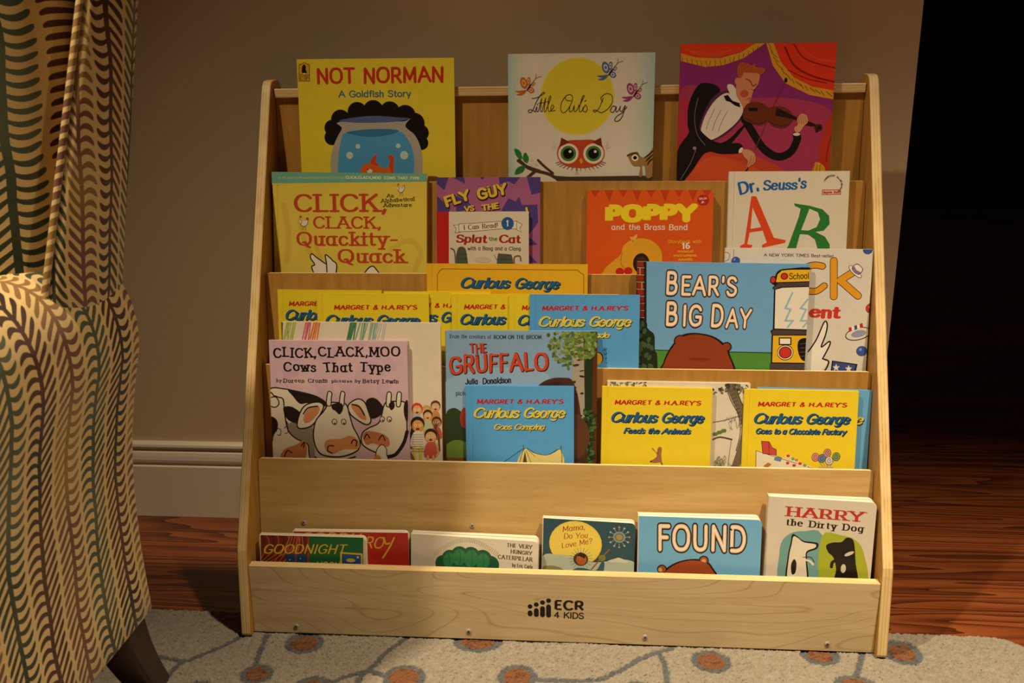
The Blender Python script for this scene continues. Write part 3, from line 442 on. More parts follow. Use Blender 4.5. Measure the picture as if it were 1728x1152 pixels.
('hard','magenta picture book with a violinist and red curtains,rightmost on the top row','picture books in the top row',(0.1731,0.2588,0.5708),-0.002,0,0.0785,0.2261,0.2673,0.0095,'#9a2a63','#b8322c',[('Q','#8a2d78',[(1.8,249.7),(45.7,236.6),(105.5,252.9),(122.2,262.7),(141.1,227.3),(168.3,201.7),(220.7,188.6),(222,167.3),(160.9,180.4),(108.7,185),(46.7,211.1),(3.3,202.9)]),('Q','#a83a60',[(3.3,202.9),(47,202.5),(108.5,189.3),(160.4,189),(226.3,167.2),(228.6,89.5),(210.5,72),(140.5,72),(51.1,98.5),(4.1,125)]),('Q','#c8462f',[(2.5,120.6),(32.9,111.8),(59.4,111.7),(103.5,108.9),(157.3,85.2),(185.2,56.1),(4.6,56.1)]),('Q','#d2552c',[(42.2,100.3),(86.4,98.5),(131.3,79.1),(141.3,56.1),(8.2,56.1)]),('Q','#b4304f',[(2.2,185.7),(17.2,181.3),(14.5,133.7),(2.7,116.2)]),('P','#d79a2c',[(0.8,253.9),(23.6,247.8),(58.3,246.6),(88.2,254.7),(109.1,267.1),(122.8,266.9),(92.9,246.3),(63.1,236.4),(37.1,234.1),(1.1,242.9)]),('P','#e23e22',[(0.3,268.2),(110.8,267.9),(88.1,255.5),(58.3,247.4),(23.6,247.8),(0.8,253.9)]),('P','#da5524',[(3.2,260.6),(45.1,253.5),(79.3,259.8),(58.2,250),(23.5,251.1)]),('P','#d79a2c',[(124.5,267.7),(134.8,267.6),(147.4,239.8),(167.4,217.8),(193.9,204.9),(228.6,198.7),(228.5,186),(191.2,193),(155,210.2),(135.5,235.7)]),('P','#dd3a20',[(134.7,268.5),(226.7,268.3),(229.4,198.7),(193.9,204.9),(167.4,217.8),(147.4,239.8)]),('S','#8c1c12',2.7,[(152.2,260.8),(166.4,235.5),(193,220.1),(226.1,211.4)]),('S','#8c1c12',1.8,[(164.8,264.8),(183.1,243.7),(226.5,230.7)]),('S','#e0472c',2.7,[(173.5,262.2),(195.8,245.3),(225.9,240)]),('S','#8c1c12',1.46,[(158.2,228.8),(184.7,216.8),(215,209.8)]),('L','#7c4a15',0.8099999999999999,[(2.7,248.8),(3.6,240.3)]),('L','#7c4a15',0.8099999999999999,[(9.7,246.8),(11.3,238.3)]),('L','#7c4a15',0.8099999999999999,[(16.7,245.2),(18.6,236.7)]),('L','#7c4a15',0.8099999999999999,[(23.7,244),(26.3,235.5)]),('L','#7c4a15',0.8099999999999999,[(30.7,243.2),(32.3,234.7)]),('L','#7c4a15',0.8099999999999999,[(37.7,242.7),(40.2,234.2)]),('L','#7c4a15',0.8099999999999999,[(44.6,242.6),(42.5,234.2)]),('L','#7c4a15',0.8099999999999999,[(51.5,242.9),(51.7,234.5)]),('L','#7c4a15',0.8099999999999999,[(58.4,243.6),(61.1,235.2)]),('L','#7c4a15',0.8099999999999999,[(65.3,244.7),(66.4,236.3)]),('L','#7c4a15',0.8099999999999999,[(72.2,246.2),(74.6,237.7)]),('L','#7c4a15',0.8099999999999999,[(79,248),(77.3,239.6)]),('L','#7c4a15',0.8099999999999999,[(85.8,250.2),(86,241.8)]),('L','#7c4a15',0.8099999999999999,[(92.6,252.8),(91.6,244.4)]),('L','#7c4a15',0.8099999999999999,[(99.3,255.8),(99.9,247.4)]),('L','#7c4a15',0.8099999999999999,[(106,259.1),(106.8,250.7)]),('L','#7c4a15',0.8099999999999999,[(112.7,262.8),(110.6,254.5)]),('L','#7c4a15',0.8099999999999999,[(127.1,267.7),(131.9,261)]),('L','#7c4a15',0.8099999999999999,[(129.5,260.6),(134.8,253.8)]),('L','#7c4a15',0.8099999999999999,[(132.4,253.8),(140.9,247)]),('L','#7c4a15',0.8099999999999999,[(135.7,247.4),(143.5,240.6)]),('L','#7c4a15',0.82,[(139.4,241.4),(144.1,234.6)]),('L','#7c4a15',0.82,[(143.6,235.7),(151.5,228.9)]),('L','#7c4a15',0.8099999999999999,[(148.1,230.4),(152.6,223.6)]),('L','#7c4a15',0.8099999999999999,[(153,225.4),(160,218.6)]),('L','#7c4a15',0.82,[(158.3,220.8),(162.8,214)]),('L','#7c4a15',0.8099999999999999,[(164.1,216.6),(167.9,209.8)]),('L','#7c4a15',0.82,[(170.2,212.7),(178.5,205.9)]),('L','#7c4a15',0.82,[(176.8,209.3),(181.7,202.4)]),('L','#7c4a15',0.82,[(183.7,206.1),(188.7,199.3)]),('L','#7c4a15',0.82,[(191.1,203.4),(200,196.6)]),('L','#7c4a15',0.82,[(198.8,201),(207.2,194.2)]),('L','#7c4a15',0.82,[(207,199),(212.3,192.2)]),('L','#7c4a15',0.82,[(215.5,197.4),(224.3,190.6)]),('L','#7c4a15',0.82,[(224.5,196.2),(231.1,189.3)]),('Q','#bb3423',[(211.7,124.3),(228.9,167.2),(236.7,72),(207.1,56.2),(209.5,89.5)]),('S','#7d1a14',1.3800000000000001,[(227.3,137.2),(222.6,115.6),(221.2,96.5)]),('Q','#d79a2c',[(202.6,87.8),(207.4,95.6),(218.2,89.5),(220.5,80.8),(214.9,72),(201.6,75.5)]),('L','#7c4a15',0.93,[(204.2,91.3),(202.2,80.8)]),('L','#7c4a15',0.9199999999999999,[(208.5,91.3),(207.4,80.8)]),('L','#7c4a15',0.93,[(212.9,91.3),(212.6,80.8)]),('Q','#1b1416',[(33.6,211.2),(60.1,202.5),(48.4,168.2),(32.1,133.6),(41.4,120.5),(72,126.5),(93,146.4),(103.2,154.1),(72.4,116),(41.9,109.1),(25,85.4),(7.9,63.2),(1.9,56.1),(0.1,111.8),(16.9,140.6),(13.3,168.4),(19.4,194.2)]),('Q','#5a2a55',[(59.4,197.3),(75,198.9),(91.7,176.6),(94.1,161.1),(80,143.8),(58.7,129.2),(37.7,126.6),(30.1,140.6),(37.9,168.3),(47.6,187.1)]),('Q','#e3d9d0',[(73.4,196.4),(94.2,178.3),(90.7,159.4),(71.4,140.4),(49.9,128.3),(35.7,131.9),(33.6,140.6),(39.8,163.9),(54.6,187.1)]),('S','#7d6a70',0.73,[(53.4,174.2),(45.4,155.3),(42.3,144)]),('S','#7d6a70',0.73,[(63.1,172.4),(55,155.2),(51.1,142.2)]),('S','#7d6a70',0.73,[(72.8,170.7),(64.7,155.2),(60,140.5)]),('S','#1b1416',15.469999999999999,[(23.4,181.3),(22.8,146.7),(41.3,124.9),(63.6,116),(90,116)]),('S','#8b7b86',0.63,[(28.3,189.8),(24,164),(28.4,138),(41.4,120.5)]),('S','#8b7b86',0.64,[(28.3,116.1),(20.3,94.2),(6,69.4)]),('E','#8b7b86',(25.7,116.2,2.8,2.6,0)),('S','#1b1416',11.040000000000001,[(97.7,159.3),(109,142),(127.7,115.9),(149.4,103.6),(168.2,110.5),(176.7,128.7),(175.5,134.8)]),('E','#e3d9d0',(94.6,112.9,2.7,4.6,-0.5)),('E','#e3d9d0',(175.5,136.1,5.1,2.2,0)),('Q','#d69a72',[(96.3,112.5),(105,114.2),(114.1,108.9),(117.1,100.2),(114.8,93.2),(106.3,87),(103,81.7),(105.8,96.7),(100.3,102.8)]),('S','#8a4a33',0.64,[(110.7,105.4),(109.4,96.7),(105.4,87.9)]),('S','#8a4a33',0.64,[(114.3,103.7),(113.8,96.7),(109.7,89.7)]),('Q','#e3d9d0',[(70.3,207.5),(78.1,208.3),(86.4,197.1),(95.1,178.3),(89.8,180),(75.2,195.5)]),('P','#1b1416',[(65.8,192.2),(71.8,193.8),(79.1,185.2),(89.7,181.7),(90.9,175.7),(82.9,178.3),(75.7,183.5),(69.5,185.3)]),('Q','#cf8a66',[(84.8,215),(91.2,226),(108.3,230.1),(117.1,225.8),(116.1,210.5),(109.7,200.4),(106.7,189.3),(102.9,178.2),(96.1,174.8),(90.5,183.4),(83.9,195.5)]),('E','#c0543f',(96.1,195.4,6.4,5.2,0)),('E','#cf8a66',(84.8,213.3,3.6,5.1,0)),('Q','#b3532a',[(86.4,217.6),(84,231.1),(88.8,240.4),(99.3,237.8),(110.7,233.4),(125.5,230.8),(119.9,222.4),(111.1,225.8),(96.3,226.8),(90.6,219.2)]),('P','#b3532a',[(89.1,234.5),(91.4,241.2),(96,235.3),(99.2,240.3),(102.9,234.4),(109.6,238.5),(111.6,231.7),(121.9,232.5),(117.2,224.1),(94.7,226)]),('S','#8c3a20',1.6199999999999999,[(97.7,216.6),(103.9,213.2),(107.7,206.4),(112.7,208.9)]),('S','#5c2a1c',0.73,[(106.1,202.1),(108.8,200.4),(111.3,202.1)]),('S','#5c2a1c',0.73,[(99.9,186.8),(105,189.3),(103.6,183.3)]),('Q','#6d3320',[(97,174.8),(102.8,181.6),(113.1,183.3),(126.3,179.8),(132.6,174.6),(140.3,176.3),(152.5,176.2),(165,169.3),(169,159),(162.6,148.7),(152.4,145.3),(139.2,148.8),(132.8,154),(120.8,149.7),(108.5,152.4),(96,159.3)]),('S','#3a1a10',0.9099999999999999,[(99.4,160.2),(110.2,154.1),(121.6,152.3),(132.7,156.6),(139.9,151.4),(153.1,147.9),(163.3,151.3)]),('P','#1f1412',[(102.2,175.6),(116.1,174.7),(117.2,170.4),(104.2,169.6)]),('P','#2a1b18',[(143.9,175.4),(174.9,160.7),(174.3,157.2),(142.7,163.4)]),('D','#2b1712',5.5200000000000005,[(167.1,161.6),(188.4,152.9),(204.2,148.5)]),('E','#4a2415',(206.9,145.9,5.9,5.2,0)),('E','#21130e',(207.8,145.9,2.8,2.6,0)),('E','#21130e',(204.7,140.7,1.8,1.7,0)),('S','#7a3b22',1.1800000000000002,[(154.8,213.6),(135.6,167.7),(115.6,114.2)]),('E','#21130e',(155.6,214.5,2.2,3.4,0)),('Q','#d69a72',[(174.4,139.1),(171.5,145.2),(176.4,150.3),(175,158.9),(180.7,165.8),(188.6,163.2),(190.9,153.7),(186,148.6),(180.5,140)]),('S','#8a4a33',0.64,[(175.6,164.1),(178.9,152)]),('S','#8a4a33',0.64,[(179.1,163.6),(182.4,152)]),('S','#8a4a33',0.64,[(182.6,163.2),(185.8,152)]),('S','#8a4a33',0.64,[(186.1,162.7),(189.3,152)]),('L','#1f1412',1.8399999999999999,[(103,81.7),(106.3,87)])]),
('hard','yellow picture book with rust-red slab title and green top band,second row','picture books in the second row',(-0.4493,0.2093,0.4435),-0.0144,0,0.1309,0.241,0.2146,0.01,'#dfca52','#c6b748',[('P','#6fae98',[(-3,217.9),(244.5,220.7),(244.5,199.8),(-3.5,196.8)]),('P','#dfca52',[(-3.5,196.8),(244.5,202.5),(244.5,197.6),(-3.6,194.5)]),('T','#c3d6b8','an ABC book from the award winning team that brought you',10.7,204.1,112.6,205.5,3.56,'light',0),('T','#e6e6d2','CLICK,CLACK,MOO: COWS THAT TYPE',115.4,205.4,229.9,205.4,4.4,'bold',0),('S','#d9ba4c',8.190000000000001,[(17.3,165),(23.9,124.1),(21,78.2)]),('S','#d9ba4c',7.279999999999999,[(42,138.1),(55.2,97.2),(73.7,79.2),(64.9,115.7)]),('S','#d9ba4c',7.359999999999999,[(185.6,99.5),(213.4,113.6),(231.8,95.8),(222.5,68.3)]),('T','#c2452a','CLICK,',33.4,153.4,181.3,156,27.9,'slab',0),('T','#c2452a','CLACK,',63.3,128.9,171.5,130.1,18.9,'slab',0),('T','#c2452a','Quackity-',36.6,101.9,197.7,104.3,21.84,'slab',0),('T','#c2452a','Quack',101.3,76.5,208.7,78.1,21.6,'slab',0),('T','#1a1614','An',179.1,178,190.6,178.1,5.279999999999999,'slab',0),('T','#1a1614','Alphabetical',170.3,169.8,222.6,173.7,5.720000000000001,'slab',0),('T','#1a1614','Adventure',174,163.3,218,164.6,5.54,'slab',0),('Q','#e8e2d4',[(196.1,195.2),(200.7,192.6),(205.3,197.1),(206.2,189.1),(200.7,186.3),(197,189.9)]),('S','#1a1614',0.64,[(195.2,196.1),(198.9,191.7),(197,188.1),(201.6,185.4),(206.2,190),(206.2,197.1),(202.5,192.6)]),('E','#b8402b',(197.1,197.9,1.5,1.4,0)),('L','#8a6a2a',0.74,[(200.7,185.4),(199.8,180.9)]),('L','#8a6a2a',0.73,[(203.4,186.4),(203.4,181)]),('Q','#e8e2d4',[(43,143.4),(48.5,140.2),(54.2,145.7),(55.2,135.9),(48.4,132.6),(44,136.9)]),('S','#1a1614',0.64,[(41.9,144.5),(46.3,139.1),(43.9,134.7),(49.5,131.5),(55.2,137),(55.4,145.7),(50.8,140.2)]),('E','#b8402b',(44.2,146.7,1.8,1.7,0)),('L','#8a6a2a',0.74,[(48.4,131.5),(47.2,126)]),('L','#8a6a2a',0.74,[(51.8,132.6),(51.6,126)]),('E','#b8402b',(54.7,143.7,2.3,2.2,0)),('Q','#eee8da',[(64,58.8),(60.4,69.8),(65.2,73.5),(58.8,83.5),(60.7,90),(68.2,84.6),(78.4,77.5),(84.8,72.1),(84.6,59.2)]),('S','#1a1614',1.8399999999999999,[(64,58.8),(60.4,69.8),(65.2,73.5),(58.8,83.5),(60.7,90),(68.2,84.6),(78.4,77.5),(84.8,72.1),(84.6,59.2)]),('Q','#eee8da',[(84.6,59.2),(83.9,75.7),(82.3,88.5),(88.8,85),(94.3,79.6),(99.8,74.2),(98.7,59.4)]),('S','#1a1614',1.86,[(84.6,59.2),(83.9,75.7),(82.3,88.5),(88.8,85),(94.3,79.6),(99.8,74.2),(98.7,59.4)]),('Q','#eee8da',[(142.6,60.3),(150.2,69.6),(156.7,72.5),(161.3,68.9),(167.8,60.8)]),('S','#1a1614',1.86,[(142.6,60.3),(150.2,69.6),(156.7,72.5),(161.3,68.9),(167.8,60.8)])]),
('paper','purple paperback with slanting yellow block title,behind the smaller white book','picture books in the second row',(-0.1903,0.2137,0.4401),0.0025,0,0.1309,0.158,0.2083,0.005,'#a6628f','#a6628f',[('P','#503f86',[(0,208.6),(18.2,208.5),(11.6,188.9),(-0.1,198.8)]),('P','#503f86',[(23.7,208.4),(41.8,208.3),(43.6,198.6)]),('P','#503f86',[(66.3,208.2),(72.6,208.2),(69.9,203.8)]),('P','#503f86',[(95.2,208.1),(127.7,207.9),(118.6,197.3),(109.6,201.8),(96.1,197.4)]),('P','#503f86',[(137.5,207.9),(158.2,207.8),(158.2,184.8),(144.7,182.1)]),('P','#503f86',[(-0.4,180.9),(20.4,161.1),(18.5,156.6),(-0.7,156.7)]),('P','#503f86',[(98.6,158.2),(109.6,176.9),(120.4,171.6),(125.8,178.7),(130.3,166.2),(153.7,167),(154.7,140.2),(141.1,122.3)]),('P','#503f86',[(141.1,117.8),(153.8,107),(141.1,104.3)]),('P','#503f86',[(141.1,92.5),(153,79),(141.1,79)]),('P','#503f86',[(29.7,180.8),(47.8,171.8),(56.8,161),(29.4,156.6)]),('T','#3a1c22','FLY',14.2,161.6,53.1,174,16.2,'bold',20),('T','#e3c33f','FLY',13.5,162.9,52.4,175.3,16.2,'bold',4),('T','#3a1c22','GUY',64,172.6,109.4,181.8,17.1,'bold',20),('T','#e3c33f','GUY',63.3,174,108.7,183.2,16.91,'bold',4),('T','#3a1c22','VS',42.9,155.2,58.5,157,8.1,'bold',20),('T','#e3c33f','VS',42.2,156.6,57.7,158.3,8.1,'bold',4),('T','#3a1c22','THE',69.8,156.1,96.6,160,8.9,'bold',20),('T','#e3c33f','THE',69.1,157.4,95.9,161.4,9,'bold',4),('T','#3a1c22','!',137.3,150.5,141.9,151.4,10.68,'bold',20),('T','#e3c33f','!',136.6,151.9,141.1,152.8,10.8,'bold',4)]),
('hard','small white picture book with red spine band and ribbon banner,before the purple one','picture books in the second row',(-0.1901,0.2063,0.4401),0.004,0,0.1309,0.1409,0.1575,0.006,'#ddd2bf','#b92320',[('P','#bb2522',[(-2.2,162.1),(19.2,162.1),(17.8,64.7),(-3.8,64.6)]),('P','#e9e0cf',[(26.1,137.4),(33.9,138.7),(33.7,127.1),(28.3,125.7),(30.2,131.6)]),('P','#e9e0cf',[(122.7,142.5),(131.2,138),(127.1,132.2),(129.8,126),(121.7,130.5)]),('P','#e9e0cf',[(34.4,139.2),(57.5,140),(99.2,143),(122.7,142.9),(122.6,131.3),(99.1,131.4),(57.4,127.9),(34.2,127.1)]),('L','#1a1614',0.62,[(34.4,139.2),(57.5,140),(99.2,143),(122.7,142.9),(122.6,131.3),(99.1,131.4),(57.4,127.9),(34.2,127.1),(34.4,139.2)]),('L','#1a1614',0.63,[(33.9,137.8),(26.1,137.4),(30.2,131.6),(28.3,125.7),(36.5,126.2)]),('L','#1a1614',0.63,[(122.7,142.5),(131.2,138),(127.1,132.2),(129.8,126),(121.7,130.5)]),('T','#1a1614','I Can Read!',41.5,129.7,94.6,133.2,7.65,'serif',0),('E','#2a5d9f',(108.7,139.4,9.5,9.7,0)),('T','#eef0f0','1',106,135.4,110.9,135.4,9,'serif',0),('T','#a52a22','Splat',29,110.4,77.7,109.9,12.6,'brushr',0),('T','#3f5f52','the',80,113.1,93.6,113.5,6.37,'hand',0),('T','#a52a22','Cat',94.9,109.9,128.9,109.8,12.6,'brushr',0),('T','#1a1614','with a Bang and a Clang',47.1,99.1,128.9,98.6,5.85,'hand',0),('Q','#5a5750',[(29.3,62.8),(29.7,91.9),(33.9,103.6),(42.9,102.7),(46.1,90.1),(47.4,62.9)]),('P','#3f5c3b',[(29.7,93.7),(46.1,93.7),(46.1,91),(29.6,91)]),('P','#3f5c3b',[(29.6,87.4),(46.1,87.4),(46,84.6),(29.6,84.6)]),('P','#3f5c3b',[(29.5,81),(46,81),(46,78.3),(29.5,78.3)]),('Q','#5a5750',[(93.3,62.9),(93.5,91.9),(98.9,93.7),(110.9,92.8),(115.2,90.1),(117.3,62.9)]),('P','#3f5c3b',[(93.4,86.5),(115.2,86.5),(115.2,83.7),(93.4,83.7)]),('P','#3f5c3b',[(93.4,80.1),(115.2,80.1),(115.2,77.4),(93.4,77.4)]),('P','#3f5c3b',[(93.4,73.8),(115.2,73.8),(115.2,71.1),(93.3,71.1)]),('S','#6b675f',2.18,[(21.6,101.9),(27,97.3),(28.6,78.3)]),('S','#6b675f',2.16,[(118.8,78.3),(118.9,88.3),(127,90.1),(128.8,82.8)]),('L','#5a5750',0.9,[(88,91.9),(93.4,81.9)]),('E','#d0c5b2',(70.7,84.6,12.7,4.6,0))]),
('board','orange picture book with fat yellow title and flag bunting,second row','picture books in the second row',(0.0392,0.2058,0.4401),-0.0001,0,0.1309,0.1865,0.1898,0.013,'#dc5a1e','#d95a22',[('P','#c2411f',[(3.4,190.3),(17.5,190.3),(11,178.9)]),('P','#c2411f',[(24.3,190.3),(38.4,190.3),(32,172.7)]),('P','#c2411f',[(45.1,190.3),(59.2,190.2),(52.8,178.9)]),('P','#c2411f',[(65.9,190.2),(80,190.2),(73.7,172.7)]),('P','#c2411f',[(86.6,190.2),(100.7,190.2),(94.4,178.8)]),('P','#c2411f',[(107.4,190.2),(121.4,190.2),(115.2,172.7)]),('P','#c2411f',[(128,190.1),(142,190.1),(135.7,178.8)]),('P','#c2411f',[(148.6,190.1),(162.6,190.1),(156.5,172.7)]),('P','#c2411f',[(169.2,190.1),(183.1,190.1),(176.9,178.8)]),('T','#f0d62f','POPPY',24.9,141,162.9,142.9,26.7,'fat',0),('T','#eddccb','and the Brass Band',35.7,130.3,149.6,130.5,8.9,'hand',0),('E','#b52b1f',(171.1,174.8,8.6,8,0)),('T','#e8c9bb','SALSA',165,175.3,176.8,176.1,3.13,'bold',0),('T','#f1e2d6','Jr.',168.2,170,174.3,170.5,3.9200000000000004,'bold',0),('T','#eab32c','Storybook with',120.6,110.6,170.8,111.2,5.279999999999999,'hand',0),('T','#f4e3d2','16',141.1,102.2,153.9,102.3,9.68,'bold',0),('T','#eab32c','musical',135.1,96.7,158.9,96.9,4.4,'bold',0),('T','#eab32c','instrument',129.1,90.3,164.3,90.8,4.45,'bold',0),('T','#eab32c','sounds',136.7,84.4,157.9,84.9,4.4,'bold',0),('Q','#e2a52a',[(21.2,48),(26.3,70.5),(39.5,84),(50.1,93),(54.3,106.4),(65.7,115.3),(83.3,118),(99.4,112.7),(110.3,100.3),(112.4,84.3),(108.8,48.5)]),('E','#2b1a12',(81.4,80.6,12.3,15.1,0)),('E','#4a2c1a',(81.4,80.6,8.2,10.7,0)),('S','#b9821f',1.46,[(52.7,97.5),(51.2,79.6),(63.9,66.2)]),('E','#c52a1f',(49.6,67.9,6.4,5.8,0)),('E','#c52a1f',(62.1,68.9,6.4,5.8,0)),('Q','#e3b552',[(63.8,120.6),(68.2,119.8),(73.5,124.2),(74.5,119.8),(70.1,115.3),(65.7,116.2)]),('L','#4a2c1a',0.72,[(68.3,115.3),(68.4,112.6)])]),
('hard','white picture book with large orange and green capital letters,right of the second row','picture books in the second row',(0.2479,0.2088,0.4401),0.0019,0,0.1309,0.1752,0.2164,0.009,'#ddd3c4',None,[('T','#1f63ae','Dr.',15.6,180.9,46.5,188.7,19.14,'brushr',0),('T','#1f63ae','Seuss',50,187.8,100.8,189.3,15.66,'brushr',0),('T','#1f63ae',"'s",99.9,190.2,113.7,190.2,16.53,'brushr',0),('P','#dd4a26',[(33.8,180),(40.8,180),(69,118.7),(86.5,115.2),(85.8,111.3),(52.2,103.7),(52,108.1),(58.8,111.7),(52.1,129.3),(33.1,126.6),(30.2,109),(38,108.1),(36.4,103.7),(19,103.7),(20.6,107.2),(25.8,109.9)]),('P','#ddd3c4',[(36.1,163.4),(49.7,134.5),(34.2,131.9)]),('P','#2f7a38',[(96.5,169.4),(119,165.9),(138.1,160.6),(148,151.1),(149.4,138.9),(141.2,129.3),(129.2,127.5),(143.4,120.5),(150.8,109.1),(151.5,93.3),(82.2,93.2),(90.3,106.4),(104.2,149.4),(106.3,161.6),(97.5,165.9)]),('P','#ddd3c4',[(119.2,161.5),(131.4,156.3),(135.3,145.8),(130.7,134.5),(118.8,129.3),(108.4,130.1)]),('P','#ddd3c4',[(106.9,124),(119.1,123.1),(128.9,116.1),(132.9,103.8),(132.5,91.5),(99.6,91.4)]),('T','#1a1614','C',138.7,201,140.9,201.3,2.92,'bold',0),('T','#1a1614','A',139.7,202.9,141.9,203.2,2.96,'bold',0),('T','#1a1614','N',141,204.5,143.2,204.8,2.92,'bold',0),('T','#1a1614','R',142.6,205.9,144.8,206.2,2.92,'bold',0),('T','#1a1614','E',144.4,207,146.6,207.3,2.96,'bold',0),('T','#1a1614','A',146.3,207.7,148.5,208,2.92,'bold',0),('T','#1a1614','D',148.4,208.1,150.6,208.4,2.92,'bold',0),('T','#1a1614','I',150.5,208.1,152.7,208.4,2.92,'bold',0),('T','#1a1614','T',152.5,207.7,154.7,208.1,2.92,'bold',0),('T','#1a1614','A',156.1,206.3,158.4,205.9,2.92,'bold',0),('T','#1a1614','L',158.2,204.8,160.4,204.5,2.92,'bold',0),('T','#1a1614','L',159.9,203,162.1,202.7,2.92,'bold',0),('T','#1a1614','B',161.3,200.9,163.5,200.6,2.96,'bold',0),('T','#1a1614','Y',162.3,198.7,164.5,198.3,2.96,'bold',0),('T','#1a1614','M',162.8,196.2,165,195.9,2.96,'bold',0),('T','#1a1614','Y',162.9,193.8,165.1,193.4,2.92,'bold',0),('T','#1a1614','S',162.5,191.4,164.7,191,2.92,'bold',0),('T','#1a1614','E',161.7,189.1,163.9,188.8,2.92,'bold',0),('T','#1a1614','L',160.5,187.1,162.7,186.7,2.96,'bold',0),('T','#1a1614','F',158.8,185.3,161.1,185,2.92,'bold',0),('L','#c0392b',0.8,[(136.4,188.8),(162.9,189.1),(163.2,182.7),(136.7,182.5),(136.4,188.8)]),('T','#c0392b','Beginner Books',137.9,184,162.3,184.3,3.4799999999999995,'bold',0)]),
('hard','golden-yellow picture book with thin red border line,tallest of the yellow row','picture books in the third row',(-0.2009,0.1497,0.3091),-0.0008,0,0.1309,0.2407,0.2181,0.006,'#e0af25',None,[('L','#8c2a1a',0.8800000000000001,[(16,169),(16.4,201.9),(19.1,206.4),(23.6,210.4),(226,209.8),(229.6,206.3),(234.8,203.2),(235.2,170.7)]),('T','#101820','Curious',49.2,180.9,125.3,181,16.72,'brush',4),('T','#101820','George',131,180.6,199,180.2,16.72,'brush',4),('T','#1d5d97','Curious',48.4,181.7,124.5,181.8,16.72,'brush',0),('T','#1d5d97','George',130.2,181.4,198.2,181,16.72,'brush',0)]),
('hard','yellow picture book leftmost in the yellow row,above the crayon stroke book','picture books in the third row',(-0.4309,0.1498,0.3093),-0.0025,0,0.1309,0.1607,0.1775,0.0042,'#e3cc2b',None,[('T','#b8231f',"MARGRET & H.A.REY'S",17.1,152.5,138.9,153.7,7.3,'boldi',0),('T','#101820','Curious',9.7,129.9,79.4,130.7,16.65,'brush',4),('T','#1d5d97','Curious',9,130.8,78.7,131.6,16.65,'brush',0),('T','#101820','George',84.2,130.8,147,131.5,16.65,'brush',4),('T','#1d5d97','George',83.5,131.7,146.3,132.4,16.65,'brush',0)]),
('hard','third yellow picture book from the left in the yellow row,mostly covered','picture books in the third row',(-0.2657,0.1453,0.309),-0,0,0.1309,0.1619,0.1772,0.0042,'#e3cc2b',None,[('T','#b8231f',"MARGRET & H.A.REY'S",20.3,152.3,141.4,153.2,7.3,'boldi',0),('T','#101820','Curious',10.4,129.3,80.7,129.9,16.65,'brush',4),('T','#1d5d97','Curious',9.7,130.2,79.9,130.8,16.46,'brush',0),('T','#101820','George',85.5,130,148.7,130.6,16.47,'brush',4),('T','#1d5d97','George',84.8,130.9,148,131.4,16.47,'brush',0)]),
('hard','yellow picture book showing its whole red author line,second in the yellow row','picture books in the third row',(-0.3669,0.1406,0.3089),0.0004,0,0.1309,0.1706,0.1751,0.0042,'#e3cc2b',None,[('T','#b8231f',"MARGRET & H.A.REY'S",25.6,149.9,153,150.9,7.3,'boldi',0),('T','#101820','Curious',10.4,125,84.4,125.7,16.65,'brush',4),('T','#1d5d97','Curious',9.7,125.9,83.7,126.6,16.65,'brush',0),('T','#101820','George',89.6,125.7,156.2,126.3,16.46,'brush',4),('T','#1d5d97','George',88.9,126.6,155.5,127.2,16.46,'brush',0)]),
('hard','fourth yellow picture book from the left in the yellow row','picture books in the third row',(-0.1622,0.1408,0.3089),0.0002,0,0.1309,0.1617,0.1752,0.0042,'#e3cc2b',None,[('T','#b8231f',"MARGRET & H.A.REY'S",18.3,152.2,135.5,153.1,7.220000000000001,'boldi',0),('T','#101820','Curious',10.9,128.2,81,128.9,16.46,'brush',4),('T','#1d5d97','Curious',10.2,129.1,80.3,129.8,16.46,'brush',0),('T','#101820','George',85.9,128.9,149,129.5,16.28,'brush',4),('T','#1d5d97','George',85.2,129.8,148.3,130.4,16.28,'brush',0)]),
('hard','yellow picture book showing a narrow strip,left of the blue script-title book','picture books in the third row',(-0.0756,0.1364,0.3089),0.0013,0,0.1309,0.1613,0.1768,0.0042,'#e3cc2b',None,[('T','#b8231f',"MARGRET & H.A.REY'S",18.6,152.8,134.8,153.5,7.13,'boldi',0),('T','#101820','Curious',11.2,128.8,81.2,129.4,16.28,'brush',4),('T','#1d5d97','Curious',10.5,129.7,80.5,130.3,16.28,'brush',0),('T','#101820','George',86.1,129.4,149.1,129.9,16.1,'brush',4),('T','#1d5d97','George',85.4,130.3,148.3,130.8,16.28,'brush',0)]),
('hard','blue picture book with yellow script title,right end of the yellow row','picture books in the third row',(-0.0449,0.132,0.3089),0.0003,0,0.1309,0.1612,0.1773,0.0042,'#55a0e0',None,[('T','#b8231f',"MARGRET & H.A.REY'S",17.8,153.2,144.5,154.2,7.13,'boldi',0),('T','#2a2a20','Curious',11.4,128.1,81.3,128.7,16.1,'brush',4),('T','#e2cf55','Curious',10.7,128.9,80.6,129.6,16.1,'brush',0),('T','#2a2a20','George',86.2,128.7,149.1,129.3,16.09,'brush',4),('T','#e2cf55','George',85.5,129.6,148.4,130.2,16.1,'brush',0),('T','#2a2a20','at the Parade',37.1,112,118.1,112.8,8.7,'brush',2),('T','#e2cf55','at the Parade',36.4,112.8,117.4,113.6,8.7,'brush',0),('E','#2e3038',(102.2,83.4,6.9,9.1,0)),('E','#e8b640',(101.3,82.5,6.2,8.7,0)),('L','#1d4d78',0.8800000000000001,[(109,95),(114.2,97.7)]),('L','#1d4d78',0.8800000000000001,[(110.4,88.8),(114.3,90.7)]),('L','#1d4d78',0.8800000000000001,[(111.8,82.7),(114.4,83.6)]),('L','#1d4d78',0.8800000000000001,[(113.2,76.5),(114.5,76.5)]),('L','#1d4d78',0.89,[(114.6,70.3),(114.6,69.4)])]),
